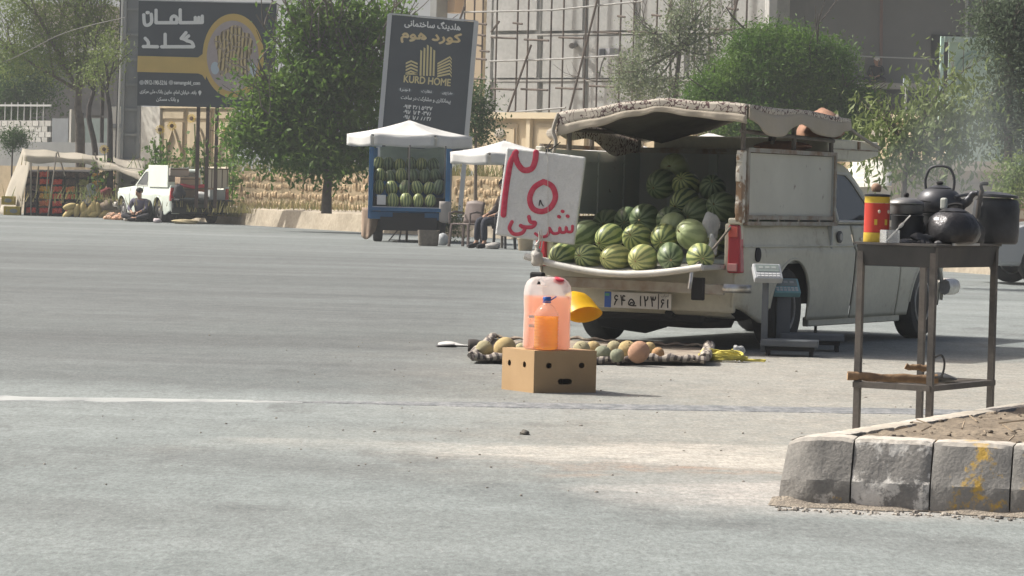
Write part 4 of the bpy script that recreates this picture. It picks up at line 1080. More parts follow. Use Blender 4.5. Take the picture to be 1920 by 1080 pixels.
# ---- bags
film = M('clear_film', (.62, .64, .64), .25, (.5, .52, .52), 12, spec=.6, alpha=.55, bump=.8, bscale=30)
milky = M('milky_bag', (.62, .60, .56), .4, (.5, .47, .42), 10, spec=.4, bump=.6, bscale=25, translucent=.3)
bgp = on_plane(1008, 478, -.42)
bg = thing('hanging_bag', 'knotted milky plastic bag hanging at the tailgate corner', 'bag', bgp - Vector((0, 0, .09)))
lump('pouch', None, None, (0, 0, .06), (.05, .045, .065), 8, milky, .3, parent=bg)
b = MB(); b.tube(spline([(0, 0, .12), (-.006, 0, .16), (.012, .0, .2), (.004, 0, .26)], 4), [.02, .018, .012, .014, .02, .015, .012, .01, .008, .01, .008, .006, .005], 7); b.build('knot', milky, bg, smooth=True)
b = MB(); b.tube(spline([(0.02, 0, .12), (.03, 0, .2), (.02, .01, .27)], 4), .005, 5); b.build('string', MATS['string'], bg)
lump('clear_bag', 'crumpled clear plastic bag stuffed beside the tail light', 'bag', on_plane(1334, 425, .10), (.06, .05, .11), 12, film, .3)
lump('clear_bag', 'clear plastic bag drooping in front of the tail light', 'bag', on_plane(1336, 462, .0), (.035, .03, .08), 14, film, .3)

# ---- carton
cor = G(1000, 737); e1 = Vector((.345, .2, 0)).normalized(); e2 = Vector((-e1.y, e1.x, 0))
BW, BD, BH = .40, .35, .232
card = M('cardboard', (.40, .27, .145), .85, (.36, .24, .125), 4, fine=.04, fscale=160)
bx = thing('carton', 'brown cardboard carton with round hand holes standing on the road', 'box', cor + e1 * (BW / 2) + e2 * (BD / 2), math.atan2(e1.y, e1.x))
ob = MB(); ob.box((0, 0, BH / 2), (BW, BD, BH))
cuts = [MB().box((0, 0, BH / 2), (BW - .012, BD - .012, BH - .012))]
for xx in (-.105, .105): cuts.append(MB().lathe([(.019, -.3), (.019, -.1)], 20, Matrix.Translation((xx, 0, .150)) @ Matrix.Rotation(-pi / 2, 4, 'X') @ Matrix.Diagonal((1, .85, 1, 1))))
cuts[1].v = cuts[1].v
c3 = MB(); c3.box((0, -.2, .062), (.06, .1, .032)); cuts.append(c3)
for xx in (-.03, .03): cuts.append(MB().lathe([(.016, -.3), (.016, -.1)], 16, Matrix.Translation((xx, 0, .062)) @ Matrix.Rotation(-pi / 2, 4, 'X')))
for yy in (-.07, .095): cuts.append(MB().lathe([(.018, -.3), (.018, -.1)], 16, Matrix.Translation((0, yy, .150)) @ Matrix.Rotation(pi / 2, 4, 'Y')))
for yy in (-.07, .095): cuts.append(MB().lathe([(.018, .3), (.018, .1)], 16, Matrix.Translation((0, yy, .150)) @ Matrix.Rotation(-pi / 2, 4, 'Y')))
boolean_cut(ob, cuts, 'walls', card, bx)
MB().box((0, 0, BH + .0025), (.002, BD - .01, .002)).build('flap_seam', M('card_dark', (.2, .13, .07), .9), bx)

# ---- jerrycan of pink drink
def plastic(name, c, transp, trans, rough=.35):
    m = bpy.data.materials.new(name); m.use_nodes = True; nt = m.node_tree; N = nt.nodes; L = nt.links
    b_ = N['Principled BSDF']; b_.inputs['Base Color'].default_value = tuple(c) + (1,); b_.inputs['Roughness'].default_value = rough; b_.inputs['Specular IOR Level'].default_value = .4
    t_ = N.new('ShaderNodeBsdfTranslucent'); t_.inputs[0].default_value = tuple(c) + (1,)
    tr_ = N.new('ShaderNodeBsdfTransparent')
    a = N.new('ShaderNodeMixShader'); a.inputs[0].default_value = trans; L.new(b_.outputs[0], a.inputs[1]); L.new(t_.outputs[0], a.inputs[2])
    d = N.new('ShaderNodeMixShader'); d.inputs[0].default_value = transp; L.new(a.outputs[0], d.inputs[1]); L.new(tr_.outputs[0], d.inputs[2])
    L.new(d.outputs[0], N['Material Output'].inputs[0]); return m
shell_m = plastic('milky_plastic', (.86, .84, .82), .55, .6)
pink_m = plastic('pink_drink', (.98, .55, .36), .22, .8, .2)
top = Vector((0, 0, BH))
jp = P(1024, 660, 0.0 + (cor + e1 * .12 + e2 * .16).y); jp.z = BH + .003
jc = thing('jerrycan', 'big translucent jerrycan of pink drink with red cap on the carton', 'jerrycan', jp, R(8))
def sq(w, d, z, n=40, e=.42):
    return [(math.copysign(abs(cos(a)) ** e, cos(a)) * w / 2, math.copysign(abs(sin(a)) ** e, sin(a)) * d / 2, z) for a in [2 * pi * k / n for k in range(n)]]
jr = [(.235, .15, 0), (.252, .165, .006), (.256, .17, .02), (.252, .168, .1), (.250, .166, .2), (.256, .17, .28), (.257, .17, .31), (.246, .165, .345), (.222, .15, .372), (.18, .12, .390), (.12, .08, .398)]
body = MB(); body.loft([sq(w_, d_, z_) for (w_, d_, z_) in jr])
hole = MB(); hole.prism([(-.075, .352), (-.028, .352), (-.034, .374), (-.066, .374)], lambda p: (p[0], -.3, p[1]), lambda p: (p[0], .3, p[1]))
boolean_cut(body, [hole], 'shell', shell_m, jc, smooth=True)
MB().loft([sq((w_ - .008), (d_ - .008), z_ + (.003 if z_ < .01 else 0)) for (w_, d_, z_) in [q_ for q_ in jr if q_[2] < .29] ] + [sq(.249, .162, .292)]).build('drink', pink_m, jc, smooth=True)
cap = MB().lathe([(.026, 0), (.030, .004), (.030, .024), (.027, .028), (.02, .029)], 24).build('cap', M('red_cap', (.55, .035, .06), .4), jc, smooth=True, loc=(.052, -.04, .366), rot=(R(14), R(12), 0))
b = MB()
for k in range(24):
    a = 2 * pi * k / 24; b.box((.030 * cos(a), .030 * sin(a), .014), (.003, .003, .018), rz=a)
b.build('cap_ribs', MATS['red_cap'], cap)
for zz in (.13, .18): MB().box((-.10, -.0855, zz), (.03, .003, .014)).build('moulded_mark', M('mark_white', (.75, .7, .68), .5), jc)

# ---- bottle of orange drink in front
bp_ = P(1023, 661, (cor + e1 * .075 + e2 * .06).y); bp_.z = BH + .003
bt = thing('plastic_bottle', 'ribbed clear bottle of orange drink with blue cap before the jerrycan', 'bottle', bp_, R(5))
prof = [(.055, 0), (.066, .006), (.069, .02)]
for k in range(9):
    z = .03 + k * .0165; prof += [(.069, z), (.0665, z + .006), (.069, z + .012)]
prof += [(.069, .185), (.064, .205), (.05, .228), (.032, .246), (.021, .256), (.019, .262), (.019, .275)]
pet = plastic('clear_pet', (.8, .75, .7), .80, .4, .1)
MB().lathe(prof, 32).build('shell', pet, bt, smooth=True)
MB().lathe([(max(.01, r_ - .003), z + (.002 if z < .01 else 0)) for r_, z in prof if z < .2], 32).build('drink', plastic('orange_drink', (.98, .52, .03), .15, .75, .15), bt, smooth=True)
bc_ = MB().lathe([(.022, 0), (.0225, .002), (.0225, .02), (.02, .023)], 24).build('cap', M('blue_cap', (.03, .10, .34), .4), bt, smooth=True, loc=(0, 0, .268))
MB().tube([(.02, 0, .004), (.04, 0, .018), (.052, 0, .026)], .004, 6).build('cap_strap', MATS['blue_cap'], bc_)
MB().lathe([(.0215, 0), (.0235, .001), (.0235, .006), (.021, .007)], 24).build('neck_ring', MATS['blue_cap'], bt, loc=(0, 0, .258))

# ---- yellow funnel hanging at the bumper
fp = on_plane(1074, 552, -.66)
ft = on_plane(1097, 590, -.74)
ax = (ft - fp); fl = ax.length
fn_ = thing('yellow_funnel', 'bright yellow plastic funnel hanging at the pickup bumper', 'funnel', fp, rot=ax.to_track_quat('Z', 'Y').to_euler())
yel = M('yellow_plastic', (.85, .58, .02), .4, (.78, .50, .015), 6, translucent=.45)
b = MB(); k_ = fl / .16
def fsec(r_, z, sqz=1.0): return [(r_ * cos(a) * (1 + .07 * sin(2 * a + .4)), r_ * sin(a) * .72 * sqz, z + .05 * r_ * sin(a + .6) * 3) for a in [2 * pi * i / 32 for i in range(32)]]
b.loft([fsec(.022, -.01), fsec(.05, .0), fsec(.09, .035), fsec(.105, .08), fsec(.112, .15), fsec(.12, .205), fsec(.124, .21), fsec(.108, .15), fsec(.098, .085), fsec(.08, .045), fsec(.03, .012)], cap=True)
b.build('cone', yel, fn_, smooth=True)
MB().tube(spline([Vector((0, 0, .0)), toward(fn_, fp + Vector((-.05, .08, .03))), toward(fn_, fp + Vector((-.06, .28, .05))), toward(fn_, W(-.62, -.17, .47))], 5), .018, 8).build('spout', black, fn_, smooth=True)

# ---- rug with small melons
rug_m = M('rug_cloth', (.21, .17, .14), .95, (.32, .28, .22), 9, .4, .6, bump=.6, bscale=30)
rg0, rg1, rg2, rg3 = G(884, 682), G(1322, 686), G(1330, 660), G(925, 641)
def rug_pt(u, v): 
    p = rg0.lerp(rg1, u).lerp(rg3.lerp(rg2, u), v); p.z = .014 + .012 * sin(9 * u + 4 * v) * sin(7 * v + u * 3) + .01
    return p
rug = thing('melon_rug', 'narrow striped rug spread on the road under the small melons', 'rug', (rg0 + rg1) / 2)
b = MB(); b.grid(rug_pt, 60, 12); part(rug, 'cloth', rug_m, b, smooth=True, solid=.012)
def stripe_mat():
    m = M('stripe_roll', (.55, .51, .44), .95); nt = m.node_tree; N = nt.nodes; L = nt.links
    tc = N.new('ShaderNodeTexCoord'); w_ = N.new('ShaderNodeTexWave'); w_.inputs['Scale'].default_value = 7.5; w_.inputs['Distortion'].default_value = 6; w_.inputs['Detail'].default_value = 2
    L.new(tc.outputs['Object'], w_.inputs['Vector']); cr = N.new('ShaderNodeValToRGB'); cr.color_ramp.elements[0].position = .42; cr.color_ramp.elements[0].color = (.10, .085, .08, 1); cr.color_ramp.elements[1].position = .55; cr.color_ramp.elements[1].color = (.36, .32, .27, 1)
    L.new(w_.outputs['Fac'], cr.inputs[0]); L.new(cr.outputs[0], N['Principled BSDF'].inputs['Base Color']); return m
strp = stripe_mat()
def roll(v0, r_):
    b = MB(); pts = [toward(rug, rug_pt(u / 40, v0)) + Vector((0, .02 * sin(u * .9), .018 + .008 * sin(u * 1.7))) for u in range(41)]
    b.tube(pts, [r_ * (1 + .3 * sin(i * 2.1)) for i in range(41)], 8, flat=.8); return b
roll(0, .027).build('front_border', strp, rug, smooth=True); roll(1, .014).build('back_border', rug_m, rug, smooth=True)
b = MB(); pts = [toward(rug, rug_pt(1, v / 8)) + Vector((0, 0, .03 + .012 * sin(v * 2))) for v in range(9)]; b.tube(pts, .04, 8, flat=.7); b.build('end_roll', strp, rug, smooth=True)
pts = [toward(rug, rug_pt(0, v / 8)) + Vector((0, 0, .03)) for v in range(9)]; MB().tube(pts, .03, 8, flat=.7).build('end_roll', strp, rug, smooth=True)
def net_mat(name, c, c2, g):
    m = M(name, c, .7, c2, 14, .4, .6, bump=.5, bscale=60); return m
can_m = {'c': net_mat('cantaloupe_cream', (.44, .39, .24), (.36, .33, .19), 0), 'o': net_mat('cantaloupe_orange', (.50, .30, .14), (.42, .25, .12), 0), 'g': net_mat('cantaloupe_green', (.29, .31, .22), (.24, .25, .17), 0), 'y': net_mat('cantaloupe_yellow', (.52, .40, .19), (.44, .33, .15), 0), 'p': net_mat('cantaloupe_pink', (.48, .28, .18), (.42, .24, .15), 0)}
def ribbed(seed):
    r_ = random.Random(seed)
    def f(p):
        a = math.atan2(p.y, p.x); rad = math.hypot(p.x, p.y)
        k = 1 - .035 * abs(sin(4.5 * a)) ** .5 * rad
        return Vector((p.x * k, p.y * k, p.z * (.98 - .06 * (1 - rad))))
    return f
can_me = {}
for k, mt_ in can_m.items():
    b = MB(); b.ell((0, 0, 0), (1, 1, .96), 36, 16, fn=ribbed(1)); me = b.mesh('cantaloupe', True); me.materials.append(mt_); can_me[k] = me
sm_st = MB().tube([(0, 0, .9), (.04, .02, 1.02), (.1, .04, 1.08)], .05, 6).mesh('stem'); sm_st.materials.append(stemm)
cants = [(908, 655, 17, 'c', 'pale melon at the left end of the rug, half under dark cloth'), (946, 653, 22, 'y', 'large yellow melon second from the left end of the rug'), (978, 656, 14, 'c', 'cream melon left of the carton on the rug'),
         (1090, 656, 17, 'c', 'flat cream melon just right of the jerrycan'), (1112, 654, 15, 'y', 'yellowish melon at the back of the rug beside the carton'), (1130, 663, 16, 'g', 'grey green melon nearest the carton on the right'), (1157, 667, 14, 'g', 'small dark green melon at the front of the rug'),
         (1152, 653, 15, 'c', 'cream melon behind the small dark green one'), (1176, 656, 18, 'y', 'light orange melon behind the big one'), (1197, 661, 22, 'p', 'largest orange pink melon on the right of the rug'), (1233, 664, 13, 'o', 'small orange melon right of the largest one'), (1218, 653, 12, 'y', 'small yellow melon behind the small orange one')]
for (px, py, r_, k, lb) in cants:
    D_ = None
    rr = r_ / 6500; 
    # ground contact under the melon decides its distance
    g_ = G(px, py + r_ * .93, .018); s_ = rr * g_.y
    o = bpy.data.objects.new('cantaloupe', can_me[k]); COL.objects.link(o); o.location = (g_.x, g_.y, .02 + s_ * .93); o.scale = (s_,) * 3
    o.rotation_euler = (rm.gauss(0, .5), rm.gauss(0, .5), rm.random() * 6); tag(o, lb, 'melon', 'small melons on the rug')
    q_ = bpy.data.objects.new('stem', sm_st); COL.objects.link(q_); q_.parent = o
dc = G(922, 672, .02)
cl = MB(); cl.grid(lambda u, v: (-.16 + .40 * u, -.02 + .16 * v, .02 + .08 * sin(pi * min(1, v * 1.3 + .1)) * (0.65 + .35 * sin(7 * u + 1)) * (1 if v > .1 else .2)), 24, 8)
tag(cl.build('dark_cloth', M('dark_cloth', (.055, .05, .05), .95, (.12, .10, .085), 6), None, smooth=True, solid=.01, loc=dc + Vector((0, .42, 0))), 'dark crumpled cloth behind the melons at the left rug end', 'cloth')
np_ = G(856, 648)
nw = thing('newspaper', 'folded newspaper lying flat on the road left of the rug', 'newspaper', np_)
b = MB(); b.grid(lambda u, v: (-.13 + .26 * u, -.16 + .32 * v, .010 + .012 * sin(6 * u) * v), 10, 8); b.build('sheet', M('paper_print', (.52, .52, .50), .9, (.40, .40, .39), 30), nw, solid=.002)
b = MB(); b.grid(lambda u, v: (-.14 + .13 * u, -.3 + .2 * v, .008 + .01 * u), 6, 4); b.build('dark_page', M('paper_dark', (.09, .09, .095), .9), nw, solid=.002)
# ---- stone / clod on the road
lump('clod', 'small dark clod of dirt lying alone on the open road', 'clod', G(983, 815) + Vector((0, 0, .008)), (.021, .02, .011), 31, M('clod', (.13, .12, .105), .95), .4)

# ---- yellow rope heap and clear bag under the pickup
rope_c = G(1355, 678)
b = MB(); pts = []; r5 = random.Random(9)
for k in range(150):
    a = k * .55; rad = .085 + .035 * sin(k * .37) + r5.gauss(0, .012); pts.append(Vector((rad * 1.25 * cos(a), rad * .8 * sin(a), .012 + .05 * (k / 150) + .018 * sin(k * .9) * (k / 150))))
pts += [Vector((.12 + .012 * k, -.02 + .012 * sin(k * .8), .012)) for k in range(14)] + [Vector((.28 - .015 * k, -.05 + .01 * sin(k), .02)) for k in range(10)]
b.tube(spline(pts, 2), .0065, 5)
tag(b.build('yellow_rope', M('yellow_rope', (.58, .50, .10), .8, (.45, .40, .10), 30), None, smooth=True, loc=rope_c), 'tangled heap of yellow rope on the road beside the scales', 'rope')
lump('clear_bag', 'small clear plastic bag lying beside the yellow rope', 'bag', G(1387, 668) + Vector((0, .05, .035)), (.045, .04, .045), 17, film, .35)

# ---- two platform scales
sc_grey = M('scale_grey', (.10, .115, .125), .6, (.14, .15, .16), 5); sc_head = M('scale_head', (.42, .44, .45), .5, (.36, .38, .39), 5); teal = M('scale_teal', (.17, .33, .36), .45, (.2, .38, .4), 4)
def scale(label, loc, rz, plat, ph, hz, headm, hr, post_r):
    t = thing('platform_scale', label, 'scale', loc, rz, 'market scales beside the pickup wheel')
    w_, d_ = plat
    MB().box((0, 0, ph - .02), (w_, d_, .045)).build('platform', sc_grey, t, bevel=.006)
    MB().box((0, 0, ph - .055), (w_ - .06, d_ - .06, .035)).build('load_frame', black, t)
    for sx in (-1, 1):
        for sy in (-1, 1): MB().lathe([(.014, 0), (.014, ph - .07)], 10).build('foot', black, t, loc=(sx * (w_ / 2 - .05), sy * (d_ / 2 - .05), 0))
    x0 = -w_ / 2 + .02
    MB().bar((x0, 0, .02), (x0, 0, hz), post_r, post_r).build('post', sc_grey, t, bevel=.004)
    hd = thing('head', None, None, (0, 0, 0)); bpy.data.objects.remove(hd)
    b = MB(); m_ = Matrix.Translation((x0 + .01, -.03, hz)) @ Matrix.Rotation(hr, 4, 'Z') @ Matrix.Rotation(R(-48), 4, 'X')
    b.box((0, 0, 0), (.20, .05, .15), m_); h_ = b.build('display_head', headm, t, bevel=.008)
    MB().box((0, -.027, .025), (.165, .004, .07), m_).build('screen', M('lcd', (.20, .235, .22), .25, spec=.5), h_)
    b = MB()
    for i in range(6):
        for j in range(2): b.box((-.07 + i * .028, -.027, -.03 - j * .022), (.02, .005, .014), m_)
    b.build('keys', M('keys', (.55, .56, .56), .5), h_)
    for i in range(3): MB().box((-.045 + i * .045, -.0295, .03), (.03, .002, .022), m_).build('digit_window', M('lcd_dark', (.30, .33, .31), .3), h_)
    return t
s1 = G(1482, 668)
scale('grey headed platform scale on a dark post beside the rear wheel', s1 + Vector((0, .08, 0)), R(-6), (.40, .30), .11, .57, sc_head, R(14), .045)
s2 = G(1530, 662)
scale('teal headed platform scale standing behind the grey one', s2 + Vector((.0, .38, 0)), R(-4), (.46, .34), .12, .45, teal, R(14), .10)
cu = thing('bent_pipe', 'bent thin metal pipe standing behind the scales', 'pipe', G(1528, 640))
MB().tube(spline([(0, 0, 0), (0, 0, .15), (-.02, 0, .21), (-.06, 0, .22)], 5), .012, 7).build('pipe', sc_grey, cu, smooth=True)
MB().lathe([(.04, 0), (.03, .02), (.012, .05)], 12).build('foot', sc_grey, cu)

# ================================================================ TRAFFIC ISLAND
kerb_a = M('kerb_concrete', (.25, .24, .22), .95, (.175, .17, .158), 6, .35, .65, bump=.3, bscale=70, fine=.12, fscale=90, spots=[((.46, .44, .40), 8, .59), ((.50, .31, .055), 6, .66), ((.13, .125, .115), 9, .64)], dust=(.47, .435, .38))
kerb_p = M('kerb_pale', (.26, .25, .23), .95, (.185, .18, .17), 6, .35, .65, bump=.3, bscale=70, fine=.12, fscale=90, spots=[((.54, .525, .49), 8, .49), ((.15, .145, .135), 11, .63)], dust=(.47, .435, .38))
kerb_y = M('kerb_yellow', (.265, .255, .235), .95, (.21, .203, .188), 6, .35, .65, bump=.25, bscale=70, fine=.10, fscale=90, spots=[((.15, .145, .135), 10, .64), ((.47, .31, .075), 6.5, .525)], dust=(.47, .435, .38))
kerb_t = M('kerb_dusty', (.40, .365, .31), .95, (.31, .285, .24), 7, bump=.3, bscale=30, fine=.1, fscale=80)
KA = G(1452, 946); KB = G(1935, 970); kd = (KB - KA); klen = kd.length; kd.normalize(); kn = Vector((-kd.y, kd.x, 0))   # kn points into the island
isl = thing('traffic_island', 'kerbed traffic island filled with dry soil at the lower right', 'traffic island', KA)
def kprof(k=0):
    return [(0, 0), (.0, .035), (.002, .07), (.004, .096), (.009, .106), (.024, .145), (.042, .195), (.057, .236), (.072, .249), (.130, .253), (.15, .254), (.18, .252), (.185, .235), (.185, .0)]
def stone(p0, d, inn, length, mat, seed, end0=0.0, name='kerb_stone', hh=1.0):
    r_ = random.Random(seed); rings = []
    n_ = max(4, int(length / .02)); phs = [r_.random() * 6.28 for _ in range(6)]
    for i in range(n_ + 1):
        t = i / n_ * length; edge_ = min(i, n_ - i)
        rr = .005 if edge_ == 0 else (.001 if edge_ == 1 else 0)
        ring = []
        for j, (o, z) in enumerate(kprof()):
            z *= hh
            j_ = .0018 * sin(40 * t + 5 * j + phs[0]) + .0012 * sin(97 * t + 11 * j + phs[1]) + r_.gauss(0, .0010)
            oo = o + j_ + (rr if j < 8 else -rr * .5); zz = max(0, z - (rr if j >= 7 and j < 12 else 0) + (.5 * j_ if 6 <= j <= 12 else 0))
            tt = t
            if end0:
                e_ = max(0, 1 - t / end0)
                tt = t + end0 * .16 * e_ * (z / .25) ; oo = o + j_ + .05 * e_ ** 1.5 * (1 if j < 10 else 0); zz *= 1 - .10 * e_ ** 1.5
            p = p0 + d * tt + inn * oo; ring.append((p.x, p.y, p.z + zz))
        rings.append(ring)
    b = MB(); b.loft(rings); return b
def kx(px):   # along-kerb distance of a picture column at the kerb foot
    lo, hi = 0.0, 3.0
    for _ in range(40):
        m_ = (lo + hi) / 2; p = KA + kd * m_
        if 960 + (p.x / p.y) * 6500 - 0 < px: lo = m_
        else: hi = m_
    return lo
js = [0.0] + [kx(q_) for q_ in (1605, 1754, 1905)] + [kx(1905) + .3, kx(1905) + .6, kx(1905) + .9]
mats_ = [kerb_a, kerb_p, kerb_y, kerb_y, kerb_a, kerb_p]
for i in range(6):
    part(isl, 'kerb_stone', mats_[i], stone(KA + kd * (js[i] + .003), kd, kn, js[i + 1] - js[i] - .006, None, 40 + i, .14 if i == 0 else 0), smooth=True, sharp=20)
kdirB = (Vector((2.245, 15.2, 0)) - Vector((KA.x + .05, KA.y + .06, 0))); kbl = kdirB.length; kdirB.normalize(); knB = Vector((kdirB.y, -kdirB.x, 0))
K2 = KA + Vector((.02, .10, 0)) + kdirB * .12
for i in range(11):
    part(isl, 'kerb_stone', kerb_t if i % 3 else kerb_a, stone(K2 + kdirB * (i * .33 + .005), kdirB, knB, .32, None, 70 + i, hh=.97), smooth=True)
# soil
soil = M('dry_soil', (.15, .122, .09), .98, (.215, .178, .132), 5, .35, .65, bump=.8, bscale=22, fine=.2, fscale=45, spots=[((.10, .085, .065), 8, .64), ((.40, .35, .28), 11, .68)])
rs = random.Random(14)
def soil_pt(u, v):
    a = KA + kd * (.10 + 2.0 * u) + kn * .12; c = K2 + kdirB * (.02 + 3.5 * v) + knB * .12
    # wedge between the two kerb lines
    p = (KA + kd * .16 + kn * .13) + kd * (2.2 * u) + kdirB * (3.4 * v)
    p.z = .236 + .007 * sin(11 * p.x + 3) * sin(9 * p.y) + .005 * sin(31 * p.x) * sin(17 * p.y + 1) + rs.gauss(0, .003) + .008 * min(1, 4 * u) * min(1, 4 * v)
    return p
b = MB(); b.grid(soil_pt, 70, 90); part(isl, 'soil', soil, b, smooth=True)
cr = MB()
for k in range(260):
    p = soil_pt(rs.random() * .6, rs.random() ** 1.2); s_ = abs(rs.gauss(0, .005)) + .0025
    cr.ell((p.x, p.y, p.z + s_ * .3), (s_ * rs.uniform(.7, 1.8), s_ * rs.uniform(.7, 1.5), s_ * .7), 6, 4, Matrix.Rotation(rs.random() * 6, 4, 'Z'))
tag(part(isl, 'soil_crumbs', M('crumbs', (.24, .2, .15), .95, (.12, .1, .08), 4, .4, .6), cr), kind='stuff')
tw = MB()
for k in range(26):
    p = soil_pt(rs.random() * .5, rs.random()); a = rs.random() * 3.2; l_ = rs.uniform(.04, .12)
    tw.tube([p + Vector((0, 0, .006)), p + Vector((cos(a) * l_, sin(a) * l_, .012 + rs.random() * .015))], .003, 5)
tag(part(isl, 'twigs', M('twig', (.30, .24, .17), .9), tw), kind='stuff')
# dirt skirt along the kerb foot
sk = MB(); sk.grid(lambda u, v: KA + kd * (-.015 + 2.1 * u) + kn * (.03 - (.085 + .03 * sin(17 * u) + .02 * sin(41 * u)) * v) + Vector((0, 0, .003 + (.022 + .006 * sin(60 * u)) * (1 - v) ** 1.5)), 120, 5)
tag(part(isl, 'dirt_skirt', M('skirt_dirt', (.29, .255, .205), .98, (.20, .175, .145), 14, bump=.9, bscale=50, fine=.25, fscale=120), sk, smooth=True), kind='stuff')

# ================================================================ BRAZIER TABLE
TN, TLc, TRc = Vector((1.762, 14.5, 0)), Vector((1.462, 14.67, 0)), Vector((2.112, 15.117, 0))
ta, tb = TLc - TN, TRc - TN; TF = TLc + TRc - TN
steel = M('sooty_steel', (.085, .08, .075), .6, (.15, .135, .12), 5, .35, .65, metal=.3, fine=.1, fscale=60)
tdk = M('burnt_steel', (.04, .042, .044), .65, (.075, .075, .075), 4)
tab = thing('brazier_table', 'sooty steel brazier table on four thin legs behind the island', 'brazier', (TN + TF) / 2)
def tp(a, c, z): return TN + ta * a + tb * c + Vector((0, 0, z))
ZT = .93
for (a, c) in ((.02, .02), (.98, .02), (.02, .98), (.98, .98)):
    part(tab, 'leg', steel, MB().bar(tp(a, c, 0), tp(a, c, ZT - .01), .026, .026, up=(ta.x, ta.y, 0)))
for (p, q_) in (((0, 0), (1, 0)), ((0, 0), (0, 1)), ((1, 0), (1, 1)), ((0, 1), (1, 1))):
    part(tab, 'shelf_bar', steel, MB().bar(tp(p[0], p[1], .325), tp(q_[0], q_[1], .325), .02, .024))
for k in range(5): part(tab, 'shelf_wire', steel, MB().tube([tp(.0, .1 + .2 * k, .332), tp(1, .1 + .2 * k, .332)], .005, 5))
b = MB(); b.hexa([tp(.03, .03, ZT - .10), tp(.03, .97, ZT - .10), tp(.97, .97, ZT - .10), tp(.97, .03, ZT - .10), tp(-.02, -.01, ZT - .012), tp(-.02, 1.01, ZT - .012), tp(1.02, 1.01, ZT - .012), tp(1.02, -.01, ZT - .012)])
part(tab, 'fire_tray', tdk, b)
b = MB(); b.hexa([tp(-.04, -.02, ZT - .010), tp(-.04, 1.02, ZT - .010), tp(1.04, 1.02, ZT - .010), tp(1.04, -.02, ZT - .010), tp(-.04, -.02, ZT), tp(-.04, 1.02, ZT), tp(1.04, 1.02, ZT), tp(1.04, -.02, ZT)])
part(tab, 'top_plate', M('top_plate', (.13, .12, .11), .6, (.07, .07, .068), 5, metal=.2), b)
ash = MB()
for k in range(60):
    p = tp(.1 + .5 * rs.random(), .1 + .5 * rs.random(), ZT + .004); s_ = .006 + .012 * rs.random(); ash.ell(p, (s_ * 1.4, s_ * 1.2, s_ * .8), 6, 4)
tag(ash.build('ash', M('ash', (.22, .22, .22), .95, (.05, .05, .05), 20, .4, .6), None), 'grey ash and charcoal crumbs on the brazier plate', kind='stuff')
logm = M('log_bark', (.24, .155, .085), .9, (.17, .11, .065), 12, bump=.7, bscale=30, stretch=(1, 1, .2))
def log(label, p0, p1, r_, seed):
    d_ = p1 - p0; t = thing('firewood_log', label, 'log', p0)
    n_ = 9; r6 = random.Random(seed); MB().tube([d_ * (i / (n_ - 1)) + Vector((0, 0, r6.gauss(0, .0025))) for i in range(n_)], [r_ * r6.uniform(.86, 1.1) for _ in range(n_)], 10).build('bark', logm, t, smooth=True)
    MB().tube([d_ * -.004, d_ * .004], r_ * .8, 10).build('cut_end', M('log_end', (.42, .29, .17), .9), t)
log('longest firewood log lying on the lower shelf of the brazier', tp(1.08, -.02, .358), tp(.12, .25, .358), .019, 1)
log('short thin firewood stick on top of the long log', tp(.55, .25, .40), tp(.25, .33, .40), .014, 2)
hk = thing('wire_hook', 'bent wire hook hanging on the brazier leg', 'hook', tp(.0, .06, .34))
MB().tube(spline([(0, 0, .03), (.03, 0, .04), (.04, 0, .09), (.025, 0, .125), (-.01, 0, .11)], 5), .005, 6).build('wire', tdk, hk)
lump('foil_scrap', 'crumpled dark scrap lying on the brazier shelf', 'scrap', tp(.3, .45, .352), (.07, .06, .022), 23, tdk, .4)

# ---- things on the brazier
soot = M('soot', (.032, .034, .038), .5, (.07, .072, .078), 6, .4, .7, metal=.25, bump=.15, bscale=30)
soot_s = M('soot_shiny', (.04, .04, .043), .32, (.10, .10, .105), 5, .45, .7, metal=.5, bump=.5, bscale=14)
def on_top(px, py, a_c):     # base on the plate below picture column px at table depth a_c
    D_ = (TN + ta * a_c[0] + tb * a_c[1]).y; p = P(px, py, D_); p.z = ZT; return p
cn = on_top(1643, 447, (.80, .10))
tin = thing('tea_tin', 'red and yellow tall tin with dark lid at the left of the brazier', 'tin', cn)
TRd = M('tin_red', (.50, .05, .035), .4, (.40, .045, .03), 6); TYe = M('tin_yellow', (.60, .42, .05), .45, (.5, .36, .05), 8)
MB().lathe([(.054, .0), (.056, .003), (.055, .04), (.0535, .04)], 28).build('bottom_band', TYe, tin, smooth=True)
MB().lathe([(.0545, .041), (.0535, .165), (.05, .165)], 28).build('label_band', TRd, tin, smooth=True)
MB().lathe([(.0535, .166), (.054, .19), (.056, .192), (.05, .193)], 28).build('top_band', TYe, tin, smooth=True)
MB().lathe([(.055, .193), (.056, .196), (.056, .202), (.02, .206)], 28).build('lid', soot, tin, smooth=True)
for k, a in enumerate((-1.75, -.9)):
    MB().box((.0552 * cos(a), .0552 * sin(a), .085), (.002, .012, .024), rz=a).build('gold_mark', TYe, tin)
    MB().ell((.0552 * cos(a + .25), .0552 * sin(a + .25), .13), (.006, .006, .008), 8, 6).build('pale_dot', M('tin_pale', (.6, .5, .4), .5), tin)
lump('potato', 'brown round potato lying on the lid of the red tin', 'potato', cn + Vector((-.006, 0, .228)), (.022, .021, .021), 4, M('potato', (.30, .20, .135), .8, (.24, .16, .11), 9), .08)
gl = on_top(1668, 452, (.66, -.0))
gb = thing('clear_cup', 'clear square plastic cup holding a spoon beside the tin', 'cup', gl, R(20))
cupm = M('cup_clear', (.55, .57, .57), .15, spec=.6, alpha=.35)
